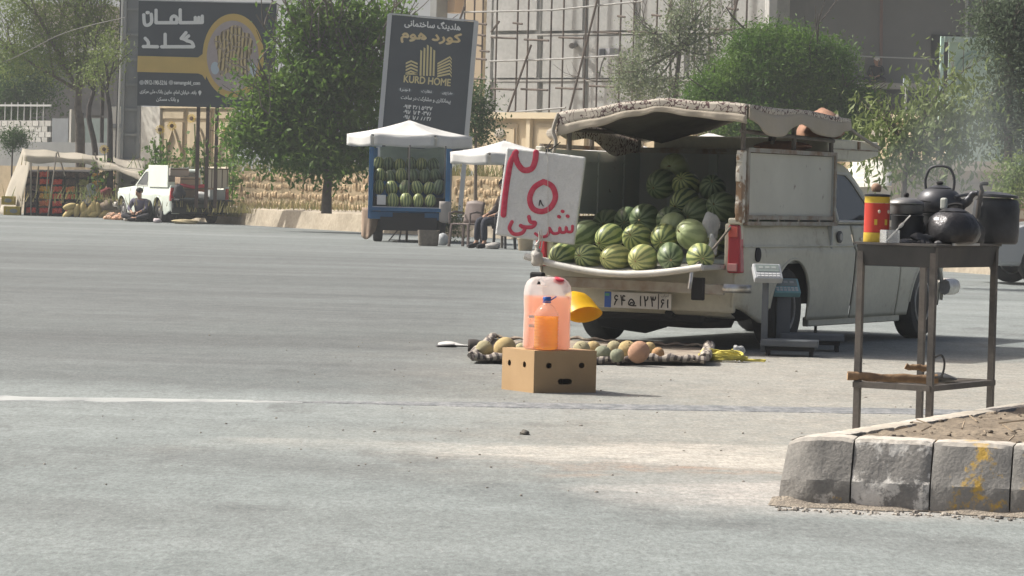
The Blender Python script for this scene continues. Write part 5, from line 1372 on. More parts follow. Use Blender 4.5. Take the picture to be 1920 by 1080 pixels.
for (x, y, w_, d_) in ((0, -.03, .062, .003), (0, .03, .062, .003), (-.03, 0, .003, .057), (.03, 0, .003, .057)): MB().box((x, y, .027), (w_, d_, .054)).build('cup_wall', cupm, gb)
MB().box((0, 0, .002), (.058, .056, .003)).build('cup_base', cupm, gb)
sp = thing('spoon', 'pale long spoon leaning out of the clear cup', 'spoon', gl + Vector((-.015, 0, .006)))
MB().tube([(0, -.0, 0), (.05, 0, .055), (.10, 0, .112)], .0035, 6).build('handle', M('spoon_pale', (.62, .61, .57), .4), sp)
MB().ell((.062, 0, .068), (.016, .006, .008), 10, 6, Matrix.Rotation(R(-48), 4, 'Y')).build('bowl', MATS['spoon_pale'], sp, smooth=True)

def pot(name, label, cat, loc, r_, h_, mat, rim=True, lid=False, extra=None):
    t = thing(name, label, cat, loc)
    MB().lathe([(r_ * .8, 0), (r_ * .95, h_ * .08), (r_, h_ * .3), (r_, h_ * .95), (r_ * 1.05, h_), (r_ * .97, h_ + .003), (r_ * .93, h_ * .92), (r_ * .8, h_ * .85)], 32).build('body', mat, t, smooth=True)
    if lid:
        l_ = MB().lathe([(r_ * 1.04, h_ + .004), (r_ * 1.0, h_ + .012), (r_ * .5, h_ + .026), (r_ * .1, h_ + .03)], 32).build('lid', mat, t, smooth=True)
        MB().lathe([(.006, h_ + .028), (.012, h_ + .034), (.012, h_ + .045), (.006, h_ + .05)], 14).build('knob', black, l_, smooth=True)
    return t
q1 = on_top(1700, 452, (.52, .32))
pot('saucepan', 'sooty lower saucepan standing behind the spoon on the brazier', 'pan', q1, .068, .115, soot)
q2 = q1 + Vector((-.005, .02, .118))
t_ = pot('saucepan', 'shallow pan with lid stacked on the sooty saucepan', 'pan', q2, .075, .045, M('dull_alu', (.22, .22, .22), .45, (.12, .12, .12), 5, metal=.5), lid=True)
MB().tube([(-.07, 0, .035), (-.12, -.02, .04)], .007, 7).build('pan_handle', black, t_)
q3 = on_top(1758, 452, (.40, .62))
t_ = pot('cooking_pot', 'black pot carrying the large kettle on the brazier', 'pot', q3, .08, .125, soot)
kz = q3 + Vector((.002, 0, .128))
def kettle(label, loc, r_, h_, mat, rz, knob=True, handle=True, sc=1.0):
    t = thing('kettle', label, 'kettle', loc, rz)
    MB().lathe([(r_ * .72, 0), (r_ * .9, h_ * .08), (r_, h_ * .3), (r_ * .97, h_ * .55), (r_ * .84, h_ * .78), (r_ * .62, h_ * .92), (r_ * .50, h_ * .96), (r_ * .47, h_ * .97)], 36).build('body', mat, t, smooth=True)
    l_ = MB().lathe([(r_ * .52, h_ * .965), (r_ * .52, h_ * .985), (r_ * .3, h_ * 1.06), (r_ * .08, h_ * 1.09)], 28).build('lid', mat, t, smooth=True)
    if knob: MB().lathe([(.006, h_ * 1.08), (.014, h_ * 1.12), (.015, h_ * 1.2), (.006, h_ * 1.24)], 16).build('knob', black, l_, smooth=True)
    MB().tube(spline([(r_ * .8, 0, h_ * .3), (r_ * 1.25, 0, h_ * .45), (r_ * 1.5, 0, h_ * .75), (r_ * 1.75, 0, h_ * .82)], 5), [r_ * .26] * 4 + [r_ * .2] * 4 + [r_ * .15] * 4 + [r_ * .12] * 4, 12).build('spout', mat, t, smooth=True)
    if handle:
        MB().tube(spline([(-r_ * .62, 0, h_ * .86), (-r_ * .66, 0, h_ * 1.3), (-r_ * .45, 0, h_ * 1.72), (0, 0, h_ * 1.82), (r_ * .45, 0, h_ * 1.72), (r_ * .66, 0, h_ * 1.3), (r_ * .62, 0, h_ * .86)], 5), .006, 8).build('handle', soot, t, smooth=True)
    return t
kettle('large dark kettle with arched handle on top of the pots', kz, .098, .112, M('kettle_dark', (.05, .052, .058), .42, (.085, .087, .095), 5, metal=.5), R(-25))
q4 = on_top(1786, 455, (.14, .33))
kt = kettle('squat shiny blackened kettle at the front of the brazier', q4, .116, .142, soot_s, R(150), knob=False, handle=False)
MB().tube(spline([(-.035, -.02, .146), (-.03, -.02, .166), (.0, -.02, .170), (.03, -.02, .163), (.035, -.02, .148)], 4), .006, 7).build('lid_ring', black, kt, smooth=True)
MB().box((.045, .0, .170), (.03, .022, .05)).build('pale_grip', M('grip_pale', (.42, .44, .40), .6), kt, bevel=.008)
q5 = on_top(1866, 460, (.35, .93))
dr = thing('sooty_drum', 'big soot black cooking drum at the right end of the brazier', 'pot', q5)
MB().lathe([(.088, 0), (.098, .01), (.102, .05), (.102, .15), (.096, .185), (.085, .196), (.05, .2)], 36).build('body', soot, dr, smooth=True)
dl = MB().lathe([(.10, .0), (.105, .004), (.103, .012), (.05, .022), (.01, .024)], 32).build('lid', soot, dr, smooth=True, loc=(-.01, 0, .204), rot=(0, R(3), 0))
MB().tube(spline([(-.06, -.05, .02), (-.07, -.06, .05), (-.04, -.06, .055)], 4), .008, 7).build('lid_clip', black, dl)
MB().tube(spline([(-.09, -.06, -.09), (-.085, -.075, -.02), (-.075, -.07, .03)], 4), .011, 7).build('strap', M('strap_dark', (.06, .05, .04), .9), dr, loc=(0, 0, .2))
MB().tube([q4 + Vector((.02, .12, .20)) - q5, Vector((-.07, 0, .225))], .007, 7).build('carry_bar', soot, dr)
pr = on_top(1800, 458, (.0, .35))
b = MB(); b.hexa([tp(-.045, .22, ZT - .006), tp(-.045, .62, ZT - .006), tp(-.075, .62, ZT - .006), tp(-.075, .22, ZT - .006), tp(-.045, .22, ZT + .004), tp(-.045, .62, ZT + .004), tp(-.075, .62, ZT + .004), tp(-.075, .22, ZT + .004)])
part(tab, 'edge_strip', M('edge_pale', (.48, .48, .46), .6), b)

def crumple(root, nm, amt, seed):
    for o_ in root.children:
        if o_.name.split('.')[0] == nm:
            r8 = random.Random(seed); ph = [r8.random() * 6 for _ in range(4)]
            for v in o_.data.vertices:
                k_ = 1 + amt * (sin(60 * v.co.x + ph[0]) * sin(55 * v.co.z + ph[1]) + .7 * sin(95 * v.co.y + ph[2] + 40 * v.co.z)); v.co.x *= k_; v.co.y *= k_
crumple(kt, 'body', .028, 1); crumple(dr, 'body', .008, 2)
lump('sooty_rag', 'sooty black rag bundled between the kettle and the drum', 'rag', on_top(1822, 450, (.16, .62)) + Vector((0, 0, .05)), (.05, .05, .065), 91, tdk, .35)
lump('charcoal_bag', 'crumpled dark paper at the foot of the kettles', 'paper', on_top(1728, 452, (.32, .2)) + Vector((0, 0, .018)), (.045, .035, .025), 92, soot, .4)
tg_ = thing('fire_tongs', 'thin iron tongs lying across the pots on the brazier', 'tongs', on_top(1700, 400, (.4, .4)) + Vector((0, 0, .168)))
for s_ in (-1, 1): MB().tube(spline([(-.10, s_ * .004, .0), (.0, s_ * .012, .012), (.10, s_ * .006, .008)], 4), .004, 6).build('arm', tdk, tg_)
ml = thing('tin_mug', 'small dented enamel mug behind the clear cup', 'mug', on_top(1676, 445, (.72, .32)))
MB().lathe([(.028, 0), (.031, .004), (.032, .06), (.034, .066), (.03, .064), (.028, .02)], 24).build('body', M('enamel', (.30, .30, .29), .4, (.1, .1, .1), 9), ml, smooth=True)
MB().tube(spline([(-.03, 0, .05), (-.05, 0, .045), (-.05, 0, .02), (-.03, 0, .015)], 4), .004, 6).build('handle', MATS['enamel'], ml, smooth=True)

# ---- smoke drifting off the brazier
def smoke():
    m = bpy.data.materials.new('smoke'); m.use_nodes = True; nt = m.node_tree; N = nt.nodes; L = nt.links
    N.remove(N['Principled BSDF']); v = N.new('ShaderNodeVolumePrincipled'); v.inputs['Color'].default_value = (.78, .86, .92, 1)
    tc = N.new('ShaderNodeTexCoord'); nz = N.new('ShaderNodeTexNoise'); nz.inputs['Scale'].default_value = 3.2; nz.inputs['Detail'].default_value = 3; nz.inputs['Distortion'].default_value = .6
    L.new(tc.outputs['Object'], nz.inputs['Vector'])
    gr = N.new('ShaderNodeTexGradient'); gr.gradient_type = 'SPHERICAL'
    mp = N.new('ShaderNodeMapping'); mp.inputs['Scale'].default_value = (1 / .42, 1 / .5, 1 / .62); L.new(tc.outputs['Object'], mp.inputs[0]); L.new(mp.outputs[0], gr.inputs[0])
    a = N.new('ShaderNodeMapRange'); a.inputs['From Min'].default_value = .38; a.inputs['From Max'].default_value = .75; L.new(nz.outputs['Fac'], a.inputs['Value'])
    c = N.new('ShaderNodeMath'); c.operation = 'MULTIPLY'; L.new(a.outputs[0], c.inputs[0]); L.new(gr.outputs['Fac'], c.inputs[1])
    d = N.new('ShaderNodeMath'); d.operation = 'MULTIPLY'; d.inputs[1].default_value = 1.2; L.new(c.outputs[0], d.inputs[0]); L.new(d.outputs[0], v.inputs['Density'])
    L.new(v.outputs[0], N['Material Output'].inputs['Volume']); return m
o = MB().ell((0, 0, 0), (.42, .5, .62), 20, 14).build('smoke', smoke(), None, loc=P(1800, 330, 15.2))
tag(o, 'thin bluish smoke drifting above the brazier', kind='stuff')
# ================================================================ BILLBOARDS
navy = M('board_slate', (.052, .062, .072), .55, (.065, .075, .085), 1.2)
gold = M('board_gold', (.56, .40, .13), .6, (.50, .36, .12), 2)
white_p = M('print_white', (.70, .71, .69), .6)
frame_p = M('frame_grey', (.45, .46, .46), .6)
D1 = 86.0
b1 = thing('gold_shop_billboard', 'wide slate billboard with white Persian letters and a yellow ring', 'billboard', xd(390, D1, .42))
def l1(px, py): q_ = toward(b1, P(px, py, D1)); return (q_.x, q_.z)
def face1(name, mat, poly, off, th=.004, parent=b1):
    b = MB(); b.prism([l1(*p) for p in poly], lambda p: (p[0], -off - th, p[1]), lambda p: (p[0], -off, p[1])); return b.build(name, mat, parent)
pan = face1('panel', navy, [(258, 198), (514, 204), (519, 7), (261, 1)], 0, .10)
face1('frame_edge', frame_p, [(261, 1.6), (519, 7.6), (519, 5.6), (261, -.6)], .0, .12)
face1('frame_edge', frame_p, [(514.3, 204), (516, 204), (520.6, 7), (519.3, 7)], .0, .12)
for px in (372, 390, 407): MB().bar((l1(px, 200)[0], .05, 0), (l1(px, 200)[0], .05, l1(px, 60)[1]), .085, .085).build('leg', M('leg_brown', (.085, .06, .05), .7), b1)
def ell_poly(cx_, cy_, rx, ry, n_=48, a0=0, a1=2 * pi): return [(cx_ + rx * cos(a0 + (a1 - a0) * k / n_), cy_ - ry * sin(a0 + (a1 - a0) * k / n_)) for k in range(n_)]
def jewel_mat():
    m = M('jewel_print', (.42, .36, .36), .6); nt = m.node_tree; N = nt.nodes; L = nt.links
    tc = N.new('ShaderNodeTexCoord'); mp = N.new('ShaderNodeMapping'); mp.inputs['Scale'].default_value = (1.0, 1, .55); L.new(tc.outputs['Object'], mp.inputs[0])
    v = N.new('ShaderNodeTexVoronoi'); v.feature = 'DISTANCE_TO_EDGE'; v.inputs['Scale'].default_value = 7; L.new(mp.outputs[0], v.inputs['Vector'])
    w_ = N.new('ShaderNodeTexWave'); w_.inputs['Scale'].default_value = 3.3; w_.inputs['Distortion'].default_value = 6; w_.inputs['Detail'].default_value = 3; L.new(mp.outputs[0], w_.inputs['Vector'])
    cr = N.new('ShaderNodeValToRGB'); e = cr.color_ramp.elements; e[0].position = .1; e[0].color = (.10, .075, .04, 1); e[1].position = .8; e[1].color = (.55, .45, .24, 1); q_ = cr.color_ramp.elements.new(.45); q_.color = (.32, .25, .12, 1)
    L.new(w_.outputs['Fac'], cr.inputs[0])
    mx = N.new('ShaderNodeMix'); mx.data_type = 'RGBA'; mx.inputs[7].default_value = (.30, .25, .20, 1); L.new(cr.outputs[0], mx.inputs[6])
    r_ = N.new('ShaderNodeMath'); r_.operation = 'LESS_THAN'; r_.inputs[1].default_value = .05; L.new(v.outputs[0], r_.inputs[0]); L.new(r_.outputs[0], mx.inputs[0])
    L.new(mx.outputs[2], N['Principled BSDF'].inputs['Base Color']); return m
face1('gold_band', gold, [(258, 135), (372, 138), (380, 141), (386, 150), (392, 120), (386, 92), (380, 102), (372, 108), (259, 105)], .105)
face1('gold_ring', gold, ell_poly(438, 105, 57.5, 79), .110)
face1('picture_ground', M('mauve_print', (.40, .345, .34), .6, (.33, .285, .29), 2.5), ell_poly(437, 105.5, 48.5, 66.5), .115)
jw = []
for k in range(28):
    a = 2 * pi * k / 28; rr_ = 1 + .10 * sin(5 * a) + .07 * sin(9 * a + 1); c_, s_ = cos(a), sin(a)
    jw.append((439 + 33 * rr_ * math.copysign(abs(c_) ** .6, c_), 97 - 44 * rr_ * math.copysign(abs(s_) ** .6, s_)))
face1('jewellery_picture', jewel_mat(), jw, .120)
for (cx_, cy_, rx, ry) in ((404, 128, 8, 12), (474, 132, 8, 14)): face1('pale_blue_spot', M('blue_print', (.42, .5, .56), .6), ell_poly(cx_, cy_, rx, ry, 14), .1185)
def z4(*pts): return [l1(p[0] / 4, p[1] / 4) for p in pts]
strokes([z4((1520, 122), (1520, 168)), z4((1520, 170), (1355, 172)), z4((1494, 132), (1494, 166)), z4((1468, 132), (1468, 166)), z4((1355, 75), (1355, 172)),
         z4((1325, 172), (1330, 138), (1308, 122), (1288, 138), (1290, 172)), z4((1330, 172), (1174, 172)), z4((1174, 78), (1174, 172)),
         z4((1138, 108), (1140, 165), (1115, 190), (1088, 180), (1082, 112)), z4((1106, 96), (1116, 96))], .042, white_p, b1, -.108, smoothk=4)
strokes([z4((1398, 246), (1362, 290)), z4((1418, 270), (1392, 300), (1440, 318), (1455, 350)), z4((1452, 352), (1215, 352)), z4((1242, 258), (1242, 350)),
         z4((1395, 300), (1372, 290)), z4((1092, 288), (1116, 318), (1112, 350)), z4((1185, 352), (1078, 350))], .042, white_p, b1, -.108, smoothk=3)
def t1(s_, x0, x1, yc, h_, persian=True):
    a = l1(x0, yc + h_ / 2); c = l1(x1, yc - h_ / 2 ); text(s_, c[0] - a[0], h_ / 75.6, white_p, b1, (a[0] + c[0]) / 2, (a[1] + c[1]) / 2, -.108, persian=persian, bold=.004)
t1('0912-190-5216', 272, 314, 155, 8, False); t1('samangold_com', 327, 376, 156.5, 9, False)
t1('بانه، خیابان امام، مابین بانک ملی مرکزی', 263, 369, 174, 10); t1('و بانک مسکن', 294, 336, 187, 9)
b = MB(); 
for cx_ in (266.5, 321.5): 
    x_, z_ = l1(cx_, 155); b.lathe([(.055, 0), (.06, .003), (.045, .004)], 14, Matrix.Translation((x_, -.106, z_)) @ Matrix.Rotation(pi / 2, 4, 'X'))
b.build('icon', M('icon_grey', (.4, .41, .41), .6), b1)
face1('pin_icon', white_p, [(375.5, 180), (372.5, 174), (373, 171), (375.5, 169.5), (378, 171), (378.5, 174)], .104)

D2 = 76.0
b2 = thing('construction_billboard', 'tall tilted slate billboard with gold skyline logo behind the parasols', 'billboard', P(797, 250, D2), rot=(0, R(3.4), 0))
b2.location.z = .42
# board frame: origin at its centre; size from its outline
bcx = P(803, 140, D2)
def l2w(zx, zy):     # enlarged-view point -> board local (x,z)
    ux, uy = 540, 40; vx, vy = -52, 735
    dx, dy = zx - 1140, zy - 110; det = ux * vy - uy * vx
    u_ = (dx * vy - dy * vx) / det; v_ = (ux * dy - uy * dx) / det
    c_ = toward(b2, bcx)
    return (c_.x + (u_ - .5) * 1.84, c_.z + (.5 - v_) * 2.46)
x0, z0 = l2w(1140, 110); x1 = x0 + 1.84; zb = z0 - 3.0
MB().box(((x0 + x1) / 2, .04, (z0 + zb) / 2), (1.84, .06, z0 - zb)).build('panel', navy, b2)
for x_ in (x0 - .03, x1 + .03): MB().box((x_, .03, (z0 + .02) / 2), (.10, .10, z0 + .02)).build('post', frame_p, b2)
MB().box(((x0 + x1) / 2, .03, z0 + .025), (1.94, .08, .03)).build('top_edge', frame_p, b2)
bgold = M('logo_gold', (.58, .50, .26), .6); borange = M('logo_orange', (.60, .42, .16), .6, (.62, .55, .36), .6)
def t2(s_, zx, zy, w_, h_, mat=white_p, persian=True, bold=.004):
    a = l2w(zx, zy); text(s_, w_ / 540 * 1.84, h_ / 735 * 2.46, mat, b2, a[0], a[1], .006, persian=persian, bold=bold)
t2('هلدینگ ساختمانی', 1408, 175, 360, 58, bold=.006); t2('کورد هوم', 1400, 258, 385, 88, borange, bold=.014); t2('KURD HOME', 1378, 537, 300, 46, bgold, False, .006)
for (s_, x_, y_) in (('اجرا', 1235, 600), ('نظارت', 1375, 609), ('طراحی', 1508, 619)):
    a = l2w(x_, y_); b = MB(); b.prism([(a[0] + .16 * cos(k * pi / 8), a[1] + .055 * sin(k * pi / 8)) for k in range(16)], lambda p: (p[0], .006, p[1]), lambda p: (p[0], .010, p[1])); b.build('pill', M('pill_grey', (.10, .115, .13), .6), b2)
    q_ = l2w(x_, y_); text(s_, .22, .07, white_p, b2, q_[0], q_[1], .003, bold=.003)
t2('پیمانکاری و مشارکت در ساخت', 1370, 662, 320, 36, bold=.003)
for k, s_ in enumerate(('۰۹۱۴ ۳۸۱ ۵۶۳۷', '۰۹۱۸ ۱۸۴ ۰۳۷۸', '۰۹۱۸ ۱۸۸ ۸۸۳۸')): t2(s_, 1320, 714 + 34 * k, 184, 25, bold=.005, persian=False)
lg = MB()
def quad2(pts, off=.004):
    ps = [l2w(*p) for p in pts]; lg.prism(ps, lambda p: (p[0], .004, p[1]), lambda p: (p[0], .009, p[1]))
for (xa, yt) in ((1335, 335), (1356, 318), (1377, 300), (1398, 312), (1419, 332)): quad2([(xa - 7, 505), (xa + 5, 506), (xa + 8, yt + 8), (xa - 4, yt)])
for k in range(5):
    y_ = 408 + k * 22; quad2([(1238, y_ + 12), (1272, y_ - 4), (1315, y_ + 14), (1315, y_ + 26), (1272, y_ + 8), (1238, y_ + 24)] if k < 4 else [(1236, 488), (1316, 488), (1316, 500), (1236, 499)])
for k in range(6):
    y_ = 378 + k * 22; f_ = 1 - k / 6; quad2([(1442, y_ + 34 * f_ + 8), (1522, y_ - 4), (1534, y_ + 14), (1534, y_ + 26), (1522, y_ + 8), (1442, y_ + 34 * f_ + 20)])
lg.build('skyline_logo', bgold, b2)

# ================================================================ PARASOLS AND THE BLUE STALL
cloth_w = M('parasol_cloth', (.72, .72, .70), .9, (.62, .62, .60), 2.5, translucent=.25, bump=.15, bscale=12)
def parasol(label, apx, apy, x0, x1, ey, vd, D, rot=R(-4), n_=6, pole_to=0.0, mat=cloth_w, vmat=None):
    top_ = P(apx, apy, D); rad = (x1 - x0) / 2 / 6500 * D; ez = P(apx, ey, D).z
    cx_ = P((x0 + x1) / 2, ey, D).x
    t = thing('parasol', label, 'parasol', Vector((cx_, D, pole_to)))
    hz = top_.z - pole_to; ezz = ez - pole_to; dx = top_.x - cx_
    vts = [(rad * cos(rot + 2 * pi * k / n_), rad * .9 * sin(rot + 2 * pi * k / n_)) for k in range(n_)]
    b = MB(); rings = []
    for j in range(7):
        f = j / 6; ring = []
        for k in range(n_):
            for m_ in range(6):
                u_ = m_ / 6; x_ = vts[k][0] * (1 - u_) + vts[(k + 1) % n_][0] * u_; y_ = vts[k][1] * (1 - u_) + vts[(k + 1) % n_][1] * u_
                sag = -.035 * sin(pi * u_) * f - .05 * sin(pi * f) * .6
                ring.append((dx * (1 - f) + x_ * f, y_ * f, hz + (ezz - hz) * f + sag))
        rings.append(ring)
    rings[0] = [(dx + .02 * cos(2 * pi * k / 36), .02 * sin(2 * pi * k / 36), hz) for k in range(36)]
    b.loft(rings, cap=False); b.build('canopy', mat, t, smooth=True, solid=.006)
    for k in range(n_):
        p, q_ = vts[k], vts[(k + 1) % n_]; b = MB()
        def f(u_, v_, p=p, q_=q_):
            u2 = .03 + .94 * u_; x_ = p[0] * (1 - u2) + q_[0] * u2; y_ = p[1] * (1 - u2) + q_[1] * u2; w_ = 1.01 + .015 * sin(9 * u_ + k) * v_
            return (x_ * w_, y_ * w_, ezz - .035 * sin(pi * u2) - v_ * vd * (1 - .08 * sin(pi * u_) + .05 * sin(7 * u_ + k)))
        b.grid(f, 12, 4); b.build('valance', vmat or mat, t, smooth=True, solid=.005)
        MB().bar((dx, 0, hz - .06), (p[0] * .98, p[1] * .98, ezz - .03), .022).build('rib', pipe, t)
    MB().tube([(dx, 0, 0), (dx, 0, hz + .03)], .025, 8).build('pole', pipe, t)
    return t
parasol('white parasol spread over the blue watermelon truck', 768, 226, 650, 886, 254, .22, 68.9)
parasol('white parasol behind the foam price sign, over the plastic chairs', 946, 264, 842, 1062, 288, .20, 64.0, R(12))
parasol('white parasol seen under the pickup canopy, left one', 1180, 262, 1085, 1262, 285, .16, 60.0, R(20))
parasol('white parasol seen under the pickup canopy, right one with brown edge', 1330, 250, 1235, 1475, 268, .16, 57.0, R(8), vmat=M('brown_edge', (.13, .09, .07), .8))

blue = M('blue_paint', (.03, .13, .27), .5, (.025, .09, .19), 2, spots=[((.12, .09, .07), 8, .68)])
BS = thing('blue_melon_truck', 'small blue stall truck seen from behind with rows of watermelons', 'truck', Vector((P(765, 455, 67.5).x, 67.5, 0)))
def bz(py): return 1.12 - (py - 347) / 96.3
def bxx(px): return (px - 765) / 96.3
MB().box((0, 1.0, .64), (1.50, 2.2, .07)).build('deck', blue, BS)
for x_ in (-.75, .75):
    MB().box((x_, .02, (.45 + 1.84) / 2), (.09, .08, 1.39)).build('corner_post', blue, BS, bevel=.01)
    MB().box((x_, 1.05, 1.05), (.05, 2.0, .85)).build('side_panel', blue, BS)
    MB().box((x_, 2.05, 1.2), (.07, .07, 1.3)).build('corner_post', blue, BS)
    wheel(BS, 'wheel', x_ * .82, .6, .285, .18, 1 if x_ > 0 else -1)
MB().box((0, -.02, .52), (1.52, .06, .15)).build('rear_beam', blue, BS, bevel=.01)
MB().box((0, -.055, .51), (.62, .03, .13)).build('dark_panel', black, BS)
MB().box((0, -.05, .675), (1.42, .05, .035)).build('tail_ledge', M('ledge_pale', (.45, .45, .44), .6), BS)
MB().box((0, 1.0, .36), (1.1, 2.2, .26)).build('underbody', black, BS)
MB().box((0, 2.9, .85), (1.5, 1.3, 1.1)).build('cab', blue, BS, bevel=.08)
b = MB(); b.bar((-.18, .1, 0), (-.12, .1, .4), .03); b.bar((-.38, .1, .02), (-.16, .1, .3), .025); b.build('prop_stand', iron, BS)
b = MB(); b.grid(lambda u, v: (-.66 + 1.32 * u, 1.9 + .05 * sin(5 * u), 1.25 + .62 * v + .02 * sin(8 * u)), 12, 6); b.build('plastic_sheet', M('green_sheet', (.50, .58, .53), .6, (.42, .5, .46), 3, translucent=.5), BS, smooth=True, solid=.004)
for x_ in (-.02, .68): MB().tube([(x_, .3, .7), (x_, .3, 1.9)], .018, 7).build('front_pole', iron, BS)
MB().box((bxx(713), .02, bz(376)), (.17, .05, .19)).build('price_card', M('card_white', (.6, .6, .58), .8), BS)
b = MB(); b.grid(lambda u, v: (-.92 + .34 * u + .05 * v, .30 - .1 * sin(pi * u), .60 - .60 * v + .03 * sin(9 * u)), 14, 8)
b = MB(); b.grid(lambda u, v: (-.92 + .38 * u * (1 - .3 * v), .22 - .16 * sin(pi * u) - .03 * sin(14 * u) * v, .66 - (.50 + .12 * sin(3 * u + .5)) * v), 18, 10); b.build('wheel_cloth', M('tan_cloth', (.33, .25, .185), .95, (.26, .19, .14), 5, bump=.4, bscale=12), BS, smooth=True, solid=.01)
b = MB(); b.grid(lambda u, v: (.60 + .22 * u, -.07 - .04 * sin(pi * u), .82 - .42 * v * (1 - .3 * (u - .5) ** 2)), 8, 6); b.build('hanging_sack', M('sack_grey', (.32, .30, .28), .9), BS, smooth=True, solid=.03)
ordn = ['leftmost', 'second', 'third', 'fourth', 'fifth', 'sixth']
rows = [('bottom', 377, .14, (736, 761, 784, 807)), ('second', 352, .42, (710, 734, 759, 782, 804, 823)), ('third', 330, .72, (712, 731, 752, 774, 796, 817)), ('top', 309, 1.05, (709, 728, 749, 771, 790, 813))]
for (rn, py, y, pxs) in rows:
    for i, px in enumerate(pxs):
        w_ = P(px, py + rm.uniform(-1.5, 1.5), 67.5 + y)
        melon(w_, 'a' if rn in ('bottom',) else rm.choice('add'), f'{ordn[i]} watermelon from the left in the {rn} row on the blue truck', 'watermelons on the blue truck', yaw=rm.uniform(0, 6), tilt=pi / 2 + rm.gauss(0, .2), sc=1.16, stem=False)
MB().box((0, .85, .78), (1.40, 1.3, .2)).build('melon_shelf', black, BS)
for k, (zz, yy) in enumerate(((.93, .55), (1.13, .85), (1.30, 1.15))): MB().box((0, yy + .45, zz - .08), (1.40, .8, .06)).build('melon_shelf', black, BS)

# ---- chairs, bucket, basket beside the blue truck
chm = M('chair_brown', (.12, .095, .085), .6, (.16, .13, .12), 5)
def chair(label, loc, rz, mat=chm):
    t = thing('plastic_chair', label, 'chair', loc, rz)
    MB().box((0, 0, .42), (.44, .42, .03)).build('seat', mat, t, bevel=.01)
    b = MB(); b.grid(lambda u, v: (-.21 + .42 * u, .21 + .10 * v - .03 * sin(pi * u), .44 + .42 * v - .03 * (2 * u - 1) ** 2 * v), 8, 6); b.build('backrest', mat, t, smooth=True, solid=.02)
    for sx in (-1, 1):
        for sy in (-1, 1): MB().bar((sx * .22, sy * .22, 0), (sx * .19, sy * .19, .42), .04).build('leg', mat, t)
        MB().tube([(sx * .23, -.2, .42), (sx * .24, -.2, .62), (sx * .24, .0, .65), (sx * .22, .22, .62)], .02, 7).build('armrest', mat, t)
    return t
chair('brown plastic armchair standing empty beside the blue truck', G(872, 463) + Vector((0, .3, 0)), R(-35))
chair('dark plastic chair with a seated person, partly behind the price sign', G(936, 467) + Vector((0, .3, 0)), R(-65), M('chair_dark', (.06, .06, .065), .6))
bk = thing('woven_basket', 'grey woven basket sack standing below the blue truck', 'basket', G(803, 461))
b = MB(); b.loft([sq(.34, .3, 0), sq(.37, .32, .03), sq(.39, .34, .2), sq(.41, .36, .29), sq(.38, .33, .29), sq(.36, .31, .06)]); b.build('body', M('woven', (.24, .215, .18), .95, (.18, .16, .135), 20, bump=.8, bscale=35), bk, smooth=True)
lump('sack', 'small white sack beside the woven basket', 'sack', G(830, 460) + Vector((0, 0, .1)), (.10, .09, .13), 41, M('sack_white', (.40, .42, .43), .9), .12)
lump('stone_block', 'flat grey stone lying under the dark chair', 'stone', G(924, 467) + Vector((0, 0, .05)), (.13, .1, .07), 42, M('stone_grey', (.3, .29, .27), .9), .15)
bu = thing('paint_bucket', 'beige bucket standing on the road under the price sign', 'bucket', G(985, 470))
MB().lathe([(.11, 0), (.125, .02), (.14, .19), (.147, .2), (.147, .22), (.12, .22)], 24).build('body', M('bucket_beige', (.44, .36, .25), .7, (.36, .29, .2), 8), bu, smooth=True)
MB().lathe([(.148, .205), (.152, .21), (.152, .226), (.1, .23)], 24).build('lid', M('bucket_lid', (.5, .44, .33), .7), bu, smooth=True)

# ================================================================ LEFT FRUIT STALL
tarp_w = M('stall_tarp', (.60, .56, .48), .9, (.53, .495, .42), 1.5, translucent=.5, bump=.3, bscale=4)
fs = thing('fruit_stall', 'fruit stall under a stretched beige tarp at the left roadside', 'stall', G(100, 405))
FD = fs.location.y
def tpnt(u, v):
    if u < .5: a = P(46, 290, FD - .6).lerp(P(182, 300, FD - .9), u * 2)
    else: a = P(182, 300, FD - .9).lerp(P(268, 328, FD - 3.0), u * 2 - 1)
    c = P(42, 278, FD + 1.6).lerp(P(275, 300, FD + .4), u)
    p = a.lerp(c, v); p.z -= .10 * sin(pi * v) * (.6 + .4 * sin(8 * u)) + .02 * sin(25 * u); return p
b = MB(); b.grid(tpnt, 40, 12); part(fs, 'tarp', tarp_w, b, smooth=True, solid=.006)
b = MB(); b.grid(lambda u, v: tpnt(u, 0) + Vector((0, -.02, -(.16 + .05 * sin(14 * u)) * v)), 40, 3); part(fs, 'tarp_hem', tarp_w, b, smooth=True, solid=.006)
b = MB(); b.grid(lambda u, v: P(42, 280, FD + 1.2).lerp(P(57, 300, FD - .6), u).lerp(P(-4, 402, FD + .9).lerp(P(38, 402, FD - .8), u), v) + Vector((0, .06 * sin(9 * v), 0)), 8, 16); part(fs, 'side_sheet', tarp_w, b, smooth=True, solid=.006)
for (xa, ya, xb_, yb, da) in ((106, 286, 90, 406, -.95), (58, 296, 58, 404, -.6), (182, 296, 184, 404, -.4), (108, 284, 122, 330, -.7), (178, 286, 184, 320, -.8)):
    part(fs, 'pole', M('pole_wood', (.28, .25, .21), .8), MB().tube([P(xa, ya, FD + da), P(xb_, yb, FD + da)], .022, 6))
for xa in (72, 91): part(fs, 'rack_post', M('rack_pale', (.48, .46, .42), .7), MB().tube([P(xa, 312, FD + .5), P(xa - 6, 380, FD - .05)], .018, 6))
part(fs, 'rack', M('rack_dark', (.035, .033, .032), .9), MB().hexa([P(44, 404, FD + .2), P(186, 404, FD + .2), P(186, 404, FD + 1.6), P(44, 404, FD + 1.6), P(50, 322, FD + .95), P(186, 322, FD + .95), P(186, 318, FD + 1.6), P(50, 318, FD + 1.6)]))
cr_blk = M('crate_black', (.03, .03, .034), .6, (.06, .06, .065), 6)
